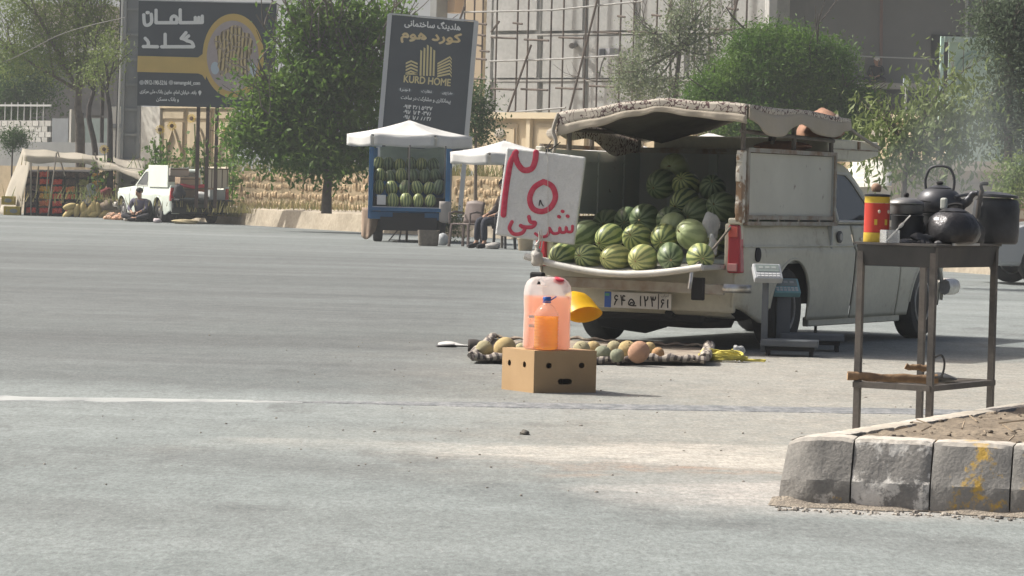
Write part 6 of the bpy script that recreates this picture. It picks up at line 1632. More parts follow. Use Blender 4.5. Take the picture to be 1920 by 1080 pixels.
cr_wood = M('crate_wood', (.26, .19, .12), .9, (.2, .15, .1), 8)
fr = {k: M('fruit_' + k, c, .5, c2, 9, .4, .6) for k, c, c2 in (('red', (.58, .05, .04), (.66, .12, .07)), ('yellow', (.72, .45, .07), (.65, .34, .06)), ('orange', (.70, .24, .09), (.62, .17, .06)), ('green', (.22, .27, .10), (.3, .3, .13)), ('dark', (.10, .07, .075), (.14, .11, .10)), ('grey', (.40, .37, .33), (.33, .3, .27)))}
crates_me = {}
def crate_mesh(mat, w_, d_, h_):
    b = MB(); t_ = .014
    b.box((0, 0, t_ / 2), (w_, d_, t_))
    for s_ in (-1, 1):
        for j in range(3):
            b.box((0, s_ * (d_ / 2 - t_ / 2), .035 + j * h_ / 3), (w_, t_, h_ / 3 * .62)); b.box((s_ * (w_ / 2 - t_ / 2), 0, .035 + j * h_ / 3), (t_, d_ - 2 * t_ - .001, h_ / 3 * .62))
        for s2 in (-1, 1): b.box((s_ * (w_ / 2 - .02), s2 * (d_ / 2 - .02), h_ / 2), (.025, .025, h_))
    me = b.mesh('basket'); me.materials.append(mat); return me
def heap_mesh(mat, w_, d_, z_, r_, seed):
    r6 = random.Random(seed); b = MB()
    for i in range(5):
        for j in range(4):
            b.ell((-w_ / 2 + w_ * (i + .5) / 5 + r6.gauss(0, .006), -d_ / 2 + d_ * (j + .5) / 4 + r6.gauss(0, .006), z_ + r6.uniform(-.01, .025) + .02 * sin(pi * (i + .5) / 5)), (r_,) * 3, 8, 6)
    me = b.mesh('produce', True); me.materials.append(mat); return me
bk_me = {'b': crate_mesh(cr_blk, .31, .24, .16), 'w': crate_mesh(cr_wood, .31, .24, .16)}
hp_me = {k: heap_mesh(m_, .26, .19, .155, .036, i) for i, (k, m_) in enumerate(fr.items())}
kindw = {'red': 'red tomatoes', 'yellow': 'yellow fruit', 'orange': 'orange fruit', 'green': 'green vegetables', 'dark': 'dark aubergines', 'grey': 'pale vegetables'}
crate_rows = [(0, 'bottom', ['red', 'red', 'red', 'red', 'dark', 'grey']), (1, 'second', ['dark', 'orange', 'red', 'dark', 'green', 'grey']), (2, 'third', ['dark', 'yellow', 'red', 'red', 'grey', 'orange']), (3, 'fourth', ['dark', 'yellow', 'red', 'orange', 'green', 'orange']), (4, 'fifth', ['dark', 'red', 'red', 'dark', 'green', 'yellow']), (5, 'top', ['dark', 'red', 'dark', 'dark', 'dark', 'yellow'])]
for (ri, rn, cols) in crate_rows:
    for ci, k in enumerate(cols):
        px = 56 + ci * 24.5 - ri * .2; z_ = .015 + ri * .20; y_ = FD - .25 + ri * .19
        base = Vector(((px - 960) / 6500 * y_, y_, z_))
        t = thing('produce_crate', f'crate of {kindw[k]}, {ordn[ci]} from the left in the {rn} row of the fruit rack', 'crate', base, group='crates on the fruit rack', rot=(R(40), 0, 0))
        for nm, me in (('basket', bk_me['w' if (ci in (1, 5) and ri in (1, 2, 3)) else 'b']), ('produce', hp_me[k])):
            o = bpy.data.objects.new(nm, me); COL.objects.link(o); o.parent = t
            if nm == 'produce': o['kind'] = 'stuff'
yc = M('yellow_carton', (.36, .29, .055), .7, (.30, .24, .05), 6)
for (px, py, nm) in ((20, 403, 'lower yellow carton at the left end of the fruit stall'), (16, 384, 'upper yellow carton stacked at the left end of the stall'), (30, 404, 'pale grey and yellow carton in front of the rack')):
    g_ = P(px, py, FD - .35); g_.z = max(0, g_.z) if py < 400 else 0
    t = thing('fruit_carton', nm, 'box', g_ + Vector((0, 0 if px != 30 else -.35, 0)))
    MB().box((0, 0, .12), (.36, .28, .24)).build('walls', yc, t, bevel=.006)
    b = MB(); b.ell((0, -.142, .12), (.11, .004, .06), 14, 6); b.build('label_patch', M('patch_grey', (.2, .22, .22), .7), t)
lump('plastic_sack', 'blue tinted plastic sack hanging at the right of the rack', 'sack', P(172, 358, FD - .4), (.16, .12, .20), 51, M('sack_blue', (.28, .34, .38), .4, (.38, .42, .44), 9, spec=.5, bump=.6, bscale=18), .3)
lump('sack', 'clear sack below the blue plastic one', 'sack', P(166, 378, FD - .5), (.15, .12, .16), 52, M('sack_clear', (.26, .29, .31), .4, (.36, .38, .38), 9, spec=.5, bump=.6, bscale=18), .3)
lump('red_cloth', 'dark red cloth over a sack beside the white pickup', 'cloth', P(200, 362, FD - 1.2), (.17, .2, .16), 53, M('dark_red', (.13, .025, .025), .9), .25)
lump('brown_sack', 'brown sack on the ground beside the long melons', 'sack', P(205, 385, FD - 1.4), (.22, .2, .17), 54, M('sack_brown', (.19, .15, .11), .95, (.14, .11, .08), 6), .2)
# long yellow melons
lm_m = M('long_melon', (.55, .43, .19), .7, (.45, .36, .15), 10, .4, .6, bump=.3, bscale=40, vary=.12)
b = MB(); b.ell((0, 0, 0), (.095, .095, .21), 18, 12); lme = b.mesh('long_melon', True); lme.materials.append(lm_m)
b = MB().tube([(0, 0, .2), (.005, 0, .225), (.02, 0, .24)], .01, 6); lst = b.mesh('stem'); lst.materials.append(stemm)
for (px, py, ax_, tl_, lb) in ((129, 400, 'lay', .9, 'long yellow melon lying at the left end of the pile'), (131, 387, 'lay', 1.3, 'long yellow melon lying on top at the left of the pile'), (144, 396, 'up', .1, 'upright long melon, first from the left'), (156, 392, 'up', -.1, 'tallest upright long melon in the pile'), (158, 404, 'lay', .5, 'long melon leaning at the foot of the tallest one'),
                              (167, 397, 'up', .35, 'long melon leaning left in the middle of the pile'), (175, 390, 'up', 0, 'upright long melon behind the middle of the pile'), (184, 392, 'up', -.15, 'last upright long melon on the right of the pile'), (178, 407, 'lay', 1.2, 'long melon lying in front at the right of the pile'), (195, 402, 'lay', 1.0, 'long melon lying at the right end beside the onions')):
    D_ = FD - 1.3; w_ = P(px, py, D_); w_.z = max(w_.z, .10 if ax_ == 'lay' else .17)
    o = bpy.data.objects.new('long_melon', lme); COL.objects.link(o); o.location = w_; o.rotation_euler = (R(8) if ax_ == 'up' else R(20), tl_, rm.random()); tag(o, lb, 'melon', 'long melons at the fruit stall'); o.scale = (.95, .95, .95)
    q_ = bpy.data.objects.new('stem', lst); COL.objects.link(q_); q_.parent = o
def net_bag(label, px, py, w_, r_, m_, seed):
    r6 = random.Random(seed); g_ = G(px, py); t = thing('onion_bag', label, 'bag', g_)
    b = MB()
    for k in range(46):
        a = r6.random() * 6.3; rr_ = w_ * math.sqrt(r6.random()); b.ell((rr_ * cos(a), rr_ * .6 * sin(a), r_ + (w_ - rr_) * .7 * r6.random()), (r_,) * 3, 8, 6)
    tag(b.build('onions', m_, t, smooth=True), kind='stuff')
    lump('net', None, None, (0, 0, w_ * .35), (w_ * 1.1, w_ * .75, w_ * .55), seed, M('net_film', (.55, .45, .36), .5, alpha=.25), .15, parent=t)
on_m = M('onion', (.56, .30, .17), .5, (.60, .42, .28), 8)
net_bag('net bag of pink onions lying beside the long melons', 212, 412, .22, .045, on_m, 1)
net_bag('net bag of orange onions in front of the seated person', 226, 413, .20, .045, M('onion_or', (.55, .24, .12), .5, (.6, .35, .2), 8), 2)
net_bag('net bag of white garlic at the feet of the seated person', 245, 415, .17, .04, M('garlic', (.60, .54, .46), .6, (.5, .42, .36), 8), 3)
lump('black_sack', 'large black sack slumped between the person and the pickup', 'sack', G(283, 416) + Vector((0, 0, .26)), (.27, .25, .34), 61, M('sack_black', (.02, .021, .025), .6), .22)
lump('black_bundle', 'low dark bundle lying under the white pickup side', 'bundle', G(305, 414) + Vector((0, .3, .13)), (.3, .25, .18), 62, M('bundle_dark', (.045, .045, .05), .8), .25)
lump('paper_bundle', 'pale paper bundle on the road edge by the bundle', 'bundle', G(295, 418) + Vector((0, 0, .05)), (.10, .09, .07), 63, M('pale_bundle', (.5, .45, .46), .9), .2)
lump('straw_sack', 'flat straw coloured sack on the ground before the white pickup', 'sack', G(348, 420) + Vector((0, 0, .05)), (.34, .16, .07), 64, M('straw', (.42, .36, .22), .95, (.33, .28, .17), 9), .2)

# ---- white pickup of the fruit seller
PW = thing  # (kept short)
pkc = Vector(((370 - 960) / 6500 * 88, 88, 0))
lp2 = make_pickup('pickup', 'white pickup of the fruit stall with goods on its open bed', pkc, R(25), hw=.80, paint=paint_g)
MB().box((-.78, .95, 1.18), (.03, 1.5, .56)).build('side_board', M('board_green_white', (.62, .67, .60), .6, (.56, .6, .54), 2), lp2, bevel=.005)
for (x_, y_) in ((.78, .1),): 
    rbd = MB().box((.77, .8, 1.18), (.03, 1.5, .56)).build('side_board', M('board_cream', (.55, .50, .40), .8), lp2)
    for k in range(4): MB().box((.752, .12 + k * .42, 1.18), (.02, .04, .56)).build('slat', M('slat_dark', (.14, .11, .08), .8), rbd)
wbd = MB().box((.46, .02, 1.16), (.60, .025, .50)).build('rear_board', MATS['board_cream'], lp2)
for k in range(5): MB().box((.18 + k * .14, .004, 1.16), (.022, .012, .50)).build('slat', MATS['slat_dark'], wbd)
MB().box((.46, .002, 1.40), (.62, .03, .03)).build('slat', MATS['slat_dark'], wbd)
MB().box((0, -.24, .60), (1.42, .46, .04)).build('tailgate', M('gate_black', (.045, .05, .05), .6), lp2, bevel=.005)
MB().box((0, -.10, .44), (1.5, .07, .13)).build('bumper', M('bumper_black', (.03, .032, .032), .6), lp2, bevel=.01)
MB().box((0, -.03, .43), (1.5, .05, .36)).build('rear_skirt', MATS['gate_black'], lp2, bevel=.01)
MB().box((0, -.14, .45), (.45, .01, .09)).build('number_plate', M('plate_dull', (.10, .115, .115), .6), lp2)
def lw(x, y, z):
    a = R(25); return pkc + Vector((x * cos(a) - y * sin(a), x * sin(a) + y * cos(a), z))
for (x, y, z, sx, sz, mt_, lb) in ((-.25, .3, .78, .5, .26, cr_wood, 'brown wooden crate at the left of the white pickup bed'), (-.2, .35, 1.05, .55, .24, M('carton_tan', (.36, .26, .18), .9), 'tan carton stacked on the crate in the white pickup'), (.3, .5, .80, .45, .3, M('carton_rust', (.30, .14, .09), .9), 'rust coloured carton in the middle of the white pickup bed'), (-.3, .9, 1.30, .5, .2, M('carton_grey', (.33, .31, .28), .9), 'grey carton on top of the load in the white pickup')):
    t = thing('cargo_crate', lb, 'box', lw(x, y, z - sz / 2), R(25)); MB().box((0, 0, sz / 2), (sx, .4, sz)).build('walls', mt_, t, bevel=.006); MB().box((0, -.203, sz * .8), (sx * .98, .006, .03)).build('slat', MATS['slat_dark'], t)
rdc = MB(); rdc.grid(lambda u, v: (-.45 + .8 * u, -.06 * v, -.08 * v + .02 * sin(9 * u)), 12, 3)
tag(rdc.build('red_cloth', M('red_cloth', (.36, .05, .06), .9), None, smooth=True, solid=.012, loc=lw(-.1, .12, .98), rot=(0, 0, R(25))), 'red cloth hanging over the load of the white pickup', 'cloth')
lump('white_bundle', 'white cloth bundle on the black tailgate of the white pickup', 'bundle', lw(-.02, -.2, .72), (.18, .14, .10), 71, M('bundle_white', (.6, .6, .57), .9), .2)
t = thing('grey_box', 'grey box on the black tailgate of the white pickup', 'box', lw(.35, -.2, .62), R(28)); MB().box((0, 0, .12), (.42, .3, .24)).build('walls', M('box_grey', (.33, .35, .34), .7), t, bevel=.006); MB().box((0, 0, .245), (.43, .31, .012)).build('lid', M('box_grey2', (.28, .3, .3), .7), t)
lump('dark_bag', 'dark bag at the left end of the black tailgate', 'bag', lw(-.60, -.15, .78), (.16, .15, .2), 72, M('bag_dark', (.05, .05, .055), .8), .25)

# ================================================================ PEOPLE
skin_m = M('skin', (.33, .19, .125), .6); hair_m = M('hair_black', (.012, .011, .011), .7)
def person(label, loc, rz, J, shirt, trousers, scale_=1.0, cap=None):
    """J: joint name -> local point; one skinned body, clothes as children"""
    t = thing('person', label, 'person', loc, rz)
    def skin(name, chains, mat, sub=1, root=0):
        vs, es, rad, idx = [], [], [], {}
        for ch in chains:
            prev = None
            for (k, r_) in ch:
                p = tuple(Vector(J[k]) if isinstance(k, str) else Vector(k)); kk = k if isinstance(k, str) else tuple(round(x, 4) for x in p)
                if kk not in idx: idx[kk] = len(vs); vs.append(p); rad.append(r_)
                if prev is not None and prev != idx[kk]: es.append((prev, idx[kk]))
                prev = idx[kk]
        me = bpy.data.meshes.new(name); me.from_pydata(vs, es, []); o = bpy.data.objects.new(name, me); COL.objects.link(o); o.parent = t; me.materials.append(mat)
        o.modifiers.new('skin', 'SKIN').use_smooth_shade = True
        for i, sv in enumerate(me.skin_vertices[0].data): sv.radius = (rad[i],) * 2; sv.use_root = (i == root)
        s_ = o.modifiers.new('sub', 'SUBSURF'); s_.levels = sub; s_.render_levels = sub
        return o
    def hand(w_, dirv, sd):
        w_ = Vector(J[w_]); d_ = Vector(dirv).normalized(); side = d_.cross(Vector((0, 0, 1))).normalized() if abs(d_.z) < .9 else Vector((1, 0, 0)); dn = side.cross(d_)
        palm = w_ + d_ * .07; out = []
        for k, (o_, l_) in enumerate(((-.03, .065), (-.01, .078), (.012, .072), (.03, .055))):
            a = palm + side * o_; out.append([(tuple(palm), .03), (tuple(a + d_ * .02), .011), (tuple(a + d_ * l_ * .6 + dn * -.01), .009), (tuple(a + d_ * l_ + dn * -.03), .007)])
        out.append([(tuple(palm), .03), (tuple(w_ + d_ * .04 - side * .045 * sd), .011), (tuple(w_ + d_ * .085 - side * .06 * sd), .008)])
        return out
    body = [[('pelvis', .12), ('waist', .11), ('chest', .13), ('neck0', .06), ('neck', .05), ('head0', .075), ('head', .092), ('crown', .06)]]
    for s_ in ('l', 'r'):
        body += [[('chest', .13), ('sh_' + s_, .06), ('el_' + s_, .042), ('wr_' + s_, .03)], [('pelvis', .12), ('hip_' + s_, .085), ('kn_' + s_, .058), ('an_' + s_, .04), ('toe_' + s_, .035)]]
        d_ = Vector(J['wr_' + s_]) - Vector(J['el_' + s_]); w_ = Vector(J['wr_' + s_]); pl_ = w_ + d_.normalized() * .07
        body.append([('wr_' + s_, .03), (tuple(pl_), .03)]); body += hand('wr_' + s_, d_, 1 if s_ == 'l' else -1)
    h_ = Vector(J['head']); face = Vector(J.get('face', (0, -1, 0))).normalized()
    body.append([('head', .092), (tuple(h_ + face * .085 + Vector((0, 0, -.005))), .018), (tuple(h_ + face * .112 + Vector((0, 0, -.02))), .012)])
    skin('body', body, skin_m, 1)
    sh = [[('pelvis', .135), ('waist', .13), ('chest', .15), ('neck0', .07)]]
    for s_ in ('l', 'r'): sh.append([('chest', .15), ('sh_' + s_, .078), ('el_' + s_, .06), (tuple(Vector(J['el_' + s_]).lerp(Vector(J['wr_' + s_]), .8)), .045)])
    skin('shirt', sh, shirt, 1)
    tr_ = []
    for s_ in ('l', 'r'): tr_.append([('pelvis', .14), ('hip_' + s_, .105), ('kn_' + s_, .078), (tuple(Vector(J['kn_' + s_]).lerp(Vector(J['an_' + s_]), .92)), .06)])
    skin('trousers', tr_, trousers, 1)
    for s_ in ('l', 'r'):
        a, c = Vector(J['an_' + s_]), Vector(J['toe_' + s_]); MB().tube([a + (a - c) * .25 + Vector((0, 0, -.02)), a.lerp(c, .5) + Vector((0, 0, -.015)), c + (c - a) * .15], [.045, .05, .035], 8).build('shoe', black, t, smooth=True)
    up_v = Vector((0, 0, 1)); back = -face
    MB().ell(h_ + back * .018 + Vector((0, 0, .035)), (.098, .102, .085), 16, 10).build('cap' if cap else 'hair', cap or hair_m, t, smooth=True)
    for s_ in (-1, 1):
        sd = face.cross(up_v).normalized() * s_; MB().ell(h_ + face * .088 + sd * .034 + Vector((0, 0, .012)), (.012, .012, .008), 8, 6).build('eye', black, t, smooth=True)
        MB().ell(h_ + sd * .092 + Vector((0, 0, -.005)), (.02, .02, .03), 8, 6).build('ear', skin_m, t, smooth=True)
    MB().ell(h_ + face * .086 + Vector((0, 0, -.052)), (.022, .012, .006), 8, 6).build('mouth', M('lips', (.25, .1, .08), .6), t, smooth=True)
    if scale_ != 1: t.scale = (scale_,) * 3
    return t
# cross-legged seller at the fruit stall
J1 = dict(pelvis=(0, 0, .13), waist=(0, -.02, .30), chest=(0, -.05, .48), neck0=(0, -.06, .58), neck=(0, -.07, .63), head0=(0, -.09, .68), head=(0, -.10, .76), crown=(0, -.09, .84), face=(-.5, -.8, -.15),
          sh_l=(-.18, -.05, .53), el_l=(-.24, -.18, .33), wr_l=(-.10, -.34, .25), sh_r=(.18, -.05, .53), el_r=(.25, -.16, .33), wr_r=(.12, -.34, .25),
          hip_l=(-.10, -.04, .12), kn_l=(-.36, -.34, .16), an_l=(-.02, -.40, .08), toe_l=(.10, -.44, .06), hip_r=(.10, -.04, .12), kn_r=(.36, -.34, .16), an_r=(.04, -.50, .08), toe_r=(-.10, -.54, .06))
person('person in a purple grey shirt sitting on the ground by the fruit stall', G(258, 416) + Vector((0, .5, 0)), R(-15), J1, M('shirt_purple', (.085, .085, .125), .9, (.11, .10, .14), 8), M('trouser_dark', (.04, .04, .048), .9))
J2 = dict(pelvis=(0, .05, .50), waist=(0, .10, .68), chest=(0, .10, .86), neck0=(0, .09, .98), neck=(0, .08, 1.03), head0=(0, .06, 1.08), head=(0, .05, 1.16), crown=(0, .06, 1.24), face=(.3, -1, -.1),
          sh_l=(-.18, .10, .92), el_l=(-.25, .0, .68), wr_l=(-.14, -.22, .60), sh_r=(.18, .10, .92), el_r=(.25, .0, .68), wr_r=(.14, -.22, .60),
          hip_l=(-.10, .04, .50), kn_l=(-.13, -.38, .52), an_l=(-.13, -.40, .09), toe_l=(-.14, -.54, .04), hip_r=(.10, .04, .50), kn_r=(.12, -.38, .52), an_r=(.14, -.36, .09), toe_r=(.16, -.50, .04))
person('person in dark clothes on a chair, upper body behind the price sign', G(936, 467) + Vector((0, .3, 0)), R(-65), J2, M('shirt_brown', (.12, .10, .09), .9), M('trouser_navy', (.03, .033, .045), .9))
J3 = dict(pelvis=(0, 0, .85), waist=(0, -.08, 1.0), chest=(0, -.22, 1.15), neck0=(0, -.30, 1.22), neck=(0, -.34, 1.26), head0=(0, -.38, 1.30), head=(0, -.42, 1.37), crown=(0, -.42, 1.45), face=(-.7, -.6, -.3),
          sh_l=(-.18, -.24, 1.18), el_l=(-.42, -.36, 1.08), wr_l=(-.58, -.42, 1.0), sh_r=(.18, -.24, 1.18), el_r=(.24, -.40, .95), wr_r=(.12, -.52, .85),
          hip_l=(-.10, 0, .84), kn_l=(-.13, -.14, .47), an_l=(-.13, .02, .09), toe_l=(-.14, -.12, .04), hip_r=(.10, 0, .84), kn_r=(.12, -.10, .47), an_r=(.12, .04, .09), toe_r=(.13, -.10, .04))
wl = P(1642, 157, 102.9)
person('worker in dark clothes and white cap crouching on the ledge of the dark facade', wl + Vector((.1, .75, 0)), R(-20), J1, M('shirt_black', (.022, .022, .026), .9), M('trouser_black', (.02, .02, .024), .9), .95, M('cap_white', (.62, .6, .56), .8))

# ================================================================ PARKED CAR AT THE RIGHT EDGE
car = thing('parked_car', 'grey parked car at the right edge behind the brazier', 'car', Vector(((1960 - 960) / 6500 * 47, 47, 0)), R(8))
cp = [(-.9, .25), (-.98, .45), (-.95, .68), (-.55, .80), (.1, .86), (.75, 1.36), (2.0, 1.40), (2.75, .92), (3.2, .86), (3.25, .5), (3.15, .25)]
b = MB(); b.prism(cp, lambda p: (p[0], -.78 + .06 * max(0, p[1] - .8), p[1]), lambda p: (p[0], .78 - .06 * max(0, p[1] - .8), p[1])); b.build('body', M('car_silver', (.34, .35, .36), .35, coat=.4, metal=.3), car, bevel=.06)
for (a_, c_) in (((.30, .92), (1.35, 1.31)), ((1.42, .92), (2.45, 1.31))):
    b = MB(); b.prism([(a_[0], a_[1]), (c_[0], a_[1]), (c_[0] - .05, c_[1]), (a_[0] + .5 if a_[0] < 1 else a_[0], c_[1])], lambda p: (p[0], -.79, p[1]), lambda p: (p[0], -.77, p[1])); b.build('side_window', glass, car)
for x_ in (-.30, 2.45):
    for s_ in (-1, 1):
        w_ = wheel(car, 'wheel', x_, s_ * .70, .29, .18, s_); w_.rotation_euler = (pi / 2 * s_, 0, 0)
MB().box((-.93, -.5, .62), (.08, .28, .12)).build('headlight', chrome, car, bevel=.02); MB().box((-.98, 0, .42), (.1, 1.5, .12)).build('bumper', M('bumper_grey', (.1, .1, .1), .6), car, bevel=.02)
# ================================================================ VEGETATION
import numpy as np
def leafmat(name, c, c2, tr=.35, vary=0): return M(name, c, .6, c2, 1.1, .35, .65, translucent=tr, spec=.25)
def leaf_cloud(blobs, size, seed, aspect=.45, droop=0.0, cl=14, spread=2.4, up=.6):
    """blobs: (centre, radii, leaf count). Leaves grow in clumps through each blob's volume"""
    g = np.random.default_rng(seed); V = []; 
    for (c, r, n) in blobs:
        nc = max(1, n // cl); d = g.normal(size=(nc, 3)); d /= np.linalg.norm(d, axis=1)[:, None]
        rad = g.random(nc) ** .42
        cen = np.array(c) + d * rad[:, None] * np.array(r)
        p = np.repeat(cen, cl, 0) + g.normal(size=(nc * cl, 3)) * size * spread * np.array((1, 1, .8))
        m = len(p)
        a = g.normal(size=(m, 3)); a[:, 2] += -droop; a /= np.linalg.norm(a, axis=1)[:, None]
        w = g.normal(size=(m, 3)); w[:, 2] *= (1 - up); w -= a * (w * a).sum(1)[:, None]; w /= np.linalg.norm(w, axis=1)[:, None]
        s = size * g.uniform(.6, 1.3, m)[:, None]
        nrm = np.cross(a, w)
        V.append(np.stack([p, p + a * s * .5 + w * s * aspect * .5 + nrm * s * .08, p + a * s, p + a * s * .5 - w * s * aspect * .5 + nrm * s * .08], 1))
    V = np.concatenate(V).reshape(-1, 3); n = len(V) // 4
    me = bpy.data.meshes.new('crown'); me.vertices.add(len(V)); me.vertices.foreach_set('co', V.ravel())
    me.loops.add(n * 4); me.loops.foreach_set('vertex_index', np.arange(n * 4)); me.polygons.add(n); me.polygons.foreach_set('loop_start', np.arange(0, n * 4, 4)); me.polygons.foreach_set('loop_total', np.full(n, 4))
    me.update(calc_edges=True); return me
bark = M('bark', (.10, .085, .07), .95, (.16, .14, .12), 6, bump=.6, bscale=12)
bark_d = M('bark_dark', (.045, .04, .037), .95, (.08, .07, .065), 6, bump=.5, bscale=12)
def limb(b, p, d, l, r, depth, rr_, tips, curl=.25, kids=(2, 3), upb=.15):
    pts = [Vector(p)]; dd = Vector(d).normalized()
    for i in range(4):
        dd = (dd + Vector((rr_.gauss(0, curl), rr_.gauss(0, curl), rr_.gauss(upb, curl * .5))) * .35).normalized(); pts.append(pts[-1] + dd * (l / 4))
    b.tube(pts, [r, r * .88, r * .76, r * .66, r * .55], 6 if depth else 5, cap=False)
    if depth <= 0: tips.append(pts[-1]); return
    for k in range(rr_.randint(*kids)):
        q_ = pts[rr_.choice((2, 3, 4, 4))]; a = rr_.random() * 6.28; nd = (dd + Vector((cos(a), sin(a), rr_.gauss(.1, .2))) * .75).normalized()
        limb(b, q_, nd, l * rr_.uniform(.6, .8), r * .55, depth - 1, rr_, tips, curl, kids, upb)
    tips.append(pts[-1])
def tree(name, label, base, trunk, blobs, leaf, mat, seed, r=.09, barkm=bark, depth=3, limbs=None, droop=0., aspect=.45, kids=(2, 3), extra=0, cl=14, spread=2.4, group=None):
    rr_ = random.Random(seed); t = thing(name, label, 'tree', base, group=group); base = Vector(base)
    b = MB(); pts = [Vector(q_) - base for q_ in trunk]; sp_ = spline(pts, 4); n_ = len(sp_)
    b.tube(sp_, [r * (1 - .45 * i / (n_ - 1)) for i in range(n_)], 10); b.build('trunk', barkm, t, smooth=True)
    b = MB(); tips = []
    for (c, rad, n) in blobs:
        cc = Vector(c) - base; d = cc - sp_[-1] if limbs is None else cc - sp_[min(n_ - 1, limbs)]
        st_ = sp_[-1] if limbs is None else sp_[min(n_ - 1, limbs)]
        limb(b, st_, d, d.length * .75, r * .42, depth - 1, rr_, tips, .22, kids)
    if b.v: b.build('limbs', barkm, t, smooth=True)
    bl = [(tuple(Vector(c) - base), rad, n) for (c, rad, n) in blobs]
    if extra: bl += [(tuple(q_), (leaf * 3, leaf * 3, leaf * 3), extra) for q_ in tips]
    me = leaf_cloud(bl, leaf, seed, aspect, droop, cl, spread); me.materials.append(mat)
    o = bpy.data.objects.new('crown', me); COL.objects.link(o); o.parent = t
    return t
DENS = 2.3
def PB(px, py, D, rx, rz, n, ry=None): 
    n = int(n * DENS); s = D / 6500; return (tuple(P(px, py, D)), (rx * s, (ry if ry else rx) * s, rz * s), n)
lf_mid = leafmat('leaf_mid', (.062, .135, .022), (.13, .21, .036), .5)
lf_dark = leafmat('leaf_dark', (.035, .075, .025), (.065, .115, .03))
lf_pale = leafmat('leaf_pale', (.15, .19, .10), (.22, .26, .155))
lf_olive = leafmat('leaf_olive', (.12, .18, .042), (.19, .235, .07))
lf_feather = leafmat('leaf_feather', (.050, .118, .016), (.10, .18, .025), .4)
lf_fresh = leafmat('leaf_fresh', (.12, .17, .055), (.19, .23, .085))
DENS = .8
# central tree in front of the first billboard
D = 79.0
g0 = Vector((P(612, 402, D).x, D, .42))
tree('street_tree', 'dense green street tree between the two billboards', g0, [g0, P(613, 360, D), P(616, 320, D), P(612, 260, D)],
     [PB(545, 245, D, 74, 56, 4800), PB(650, 235, D, 80, 60, 5200), PB(592, 152, D, 60, 58, 4800), PB(682, 142, D, 54, 56, 3800), PB(518, 185, D, 34, 36, 1700), PB(474, 262, D, 32, 40, 1500), PB(700, 285, D - .4, 36, 30, 1500),
      PB(578, 58, D, 18, 44, 800), PB(642, 56, D, 24, 40, 900), PB(690, 60, D, 22, 36, 800), PB(546, 84, D, 18, 28, 500), PB(600, 295, D, 90, 34, 3600), PB(745, 22, D + 1, 26, 20, 350), PB(570, 5, D, 10, 16, 160), PB(662, 2, D, 12, 14, 180), PB(715, 60, D + 1, 25, 30, 500)] + [PB(545 + 15 * k + 7 * sin(k * 2.3), 78 - 34 * abs(sin(k * 1.7)) - 10 * (k % 3), D, 7, 26, 150) for k in range(13)] + [PB(462 - 3 * k + 5 * sin(k * 3), 150 + 22 * k, D, 18, 8, 90) for k in range(7)],
     .165, lf_mid, 3, .13, bark, 3, droop=.3, cl=60, spread=1.7, aspect=.42)
DENS = 1.35
# tall thin-leaved tree far left and two thin dark-stemmed ones
D = 101.
g0 = Vector((P(152, 300, D).x, D, .42))
tree('thin_leaved_tree', 'tall thin leaved tree with fanning branches at far left', g0, [g0, P(150, 240, D), P(146, 205, D), P(148, 170, D)],
     [PB(60, 60, D, 70, 60, 2600), PB(150, 40, D, 60, 70, 2600), PB(205, 60, D, 34, 70, 1300), PB(20, 110, D, 50, 40, 1200), PB(110, 110, D, 60, 50, 1400), PB(180, 130, D, 40, 40, 800), PB(40, 0, D, 70, 40, 1500), PB(140, -30, D, 80, 40, 1600)],
     .10, lf_olive, 8, .16, bark, 4, kids=(3, 4), droop=.1)
for (x, D_, sd, lb) in ((180, 97.5, 4, 'slim dark stemmed tree left of the utility pole'), (208, 95.5, 6, 'crooked dark stemmed tree touching the utility pole')):
    g0 = Vector((P(x, 330, D_).x, D_, .42)); k = 1 if x == 180 else -1
    tree('slim_tree', lb, g0, [g0, P(x - 2, 280, D_), P(x - 6 * k - 8, 215, D_), P(x - 8 if k < 0 else x - 4, 170, D_)],
         [PB(x - 5, 120, D_, 26, 30, 260), PB(x + 8, 90, D_, 20, 36, 240), PB(x - 20, 150, D_, 16, 20, 120)], .09, lf_olive, sd, .10, bark_d, 3)
DENS = 2.0
D = 99.
g0 = Vector((P(22, 310, D).x, D, .42))
tree('small_round_tree', 'small round topped young tree before the block wall', g0, [g0, P(23, 290, D), P(26, 270, D)], [PB(28, 260, D, 18, 11, 900), PB(20, 264, D, 12, 8, 350)], .075, lf_dark, 12, .03, bark, 2)
# dark conifer mass behind the left fence
for (px, py, rx, rz, D_, n, lb) in ((50, 160, 60, 60, 118., 2600, 'dark evergreen behind the iron bars at far left'), (8, 190, 40, 50, 117., 1500, 'dark evergreen at the very left edge')):
    g0 = Vector((P(px, 300, D_).x, D_, .42)); tree('evergreen', lb, g0, [g0, P(px, 240, D_), P(px, 190, D_)], [PB(px, py, D_, rx, rz, n)], .14, lf_dark, int(px), .12, bark_d, 2)
# vine and shrub behind the second billboard
D = 84.
g0 = Vector((P(893, 330, D).x, D, .42))
tree('shrub_tree', 'leafy shrub peeping out right of the second billboard', g0, [g0, P(892, 280, D), P(890, 240, D)], [PB(893, 215, D, 16, 40, 900), PB(885, 180, D, 12, 24, 300), PB(898, 245, D, 14, 18, 300)], .10, lf_dark, 15, .05, bark, 2)
DENS = 1.3
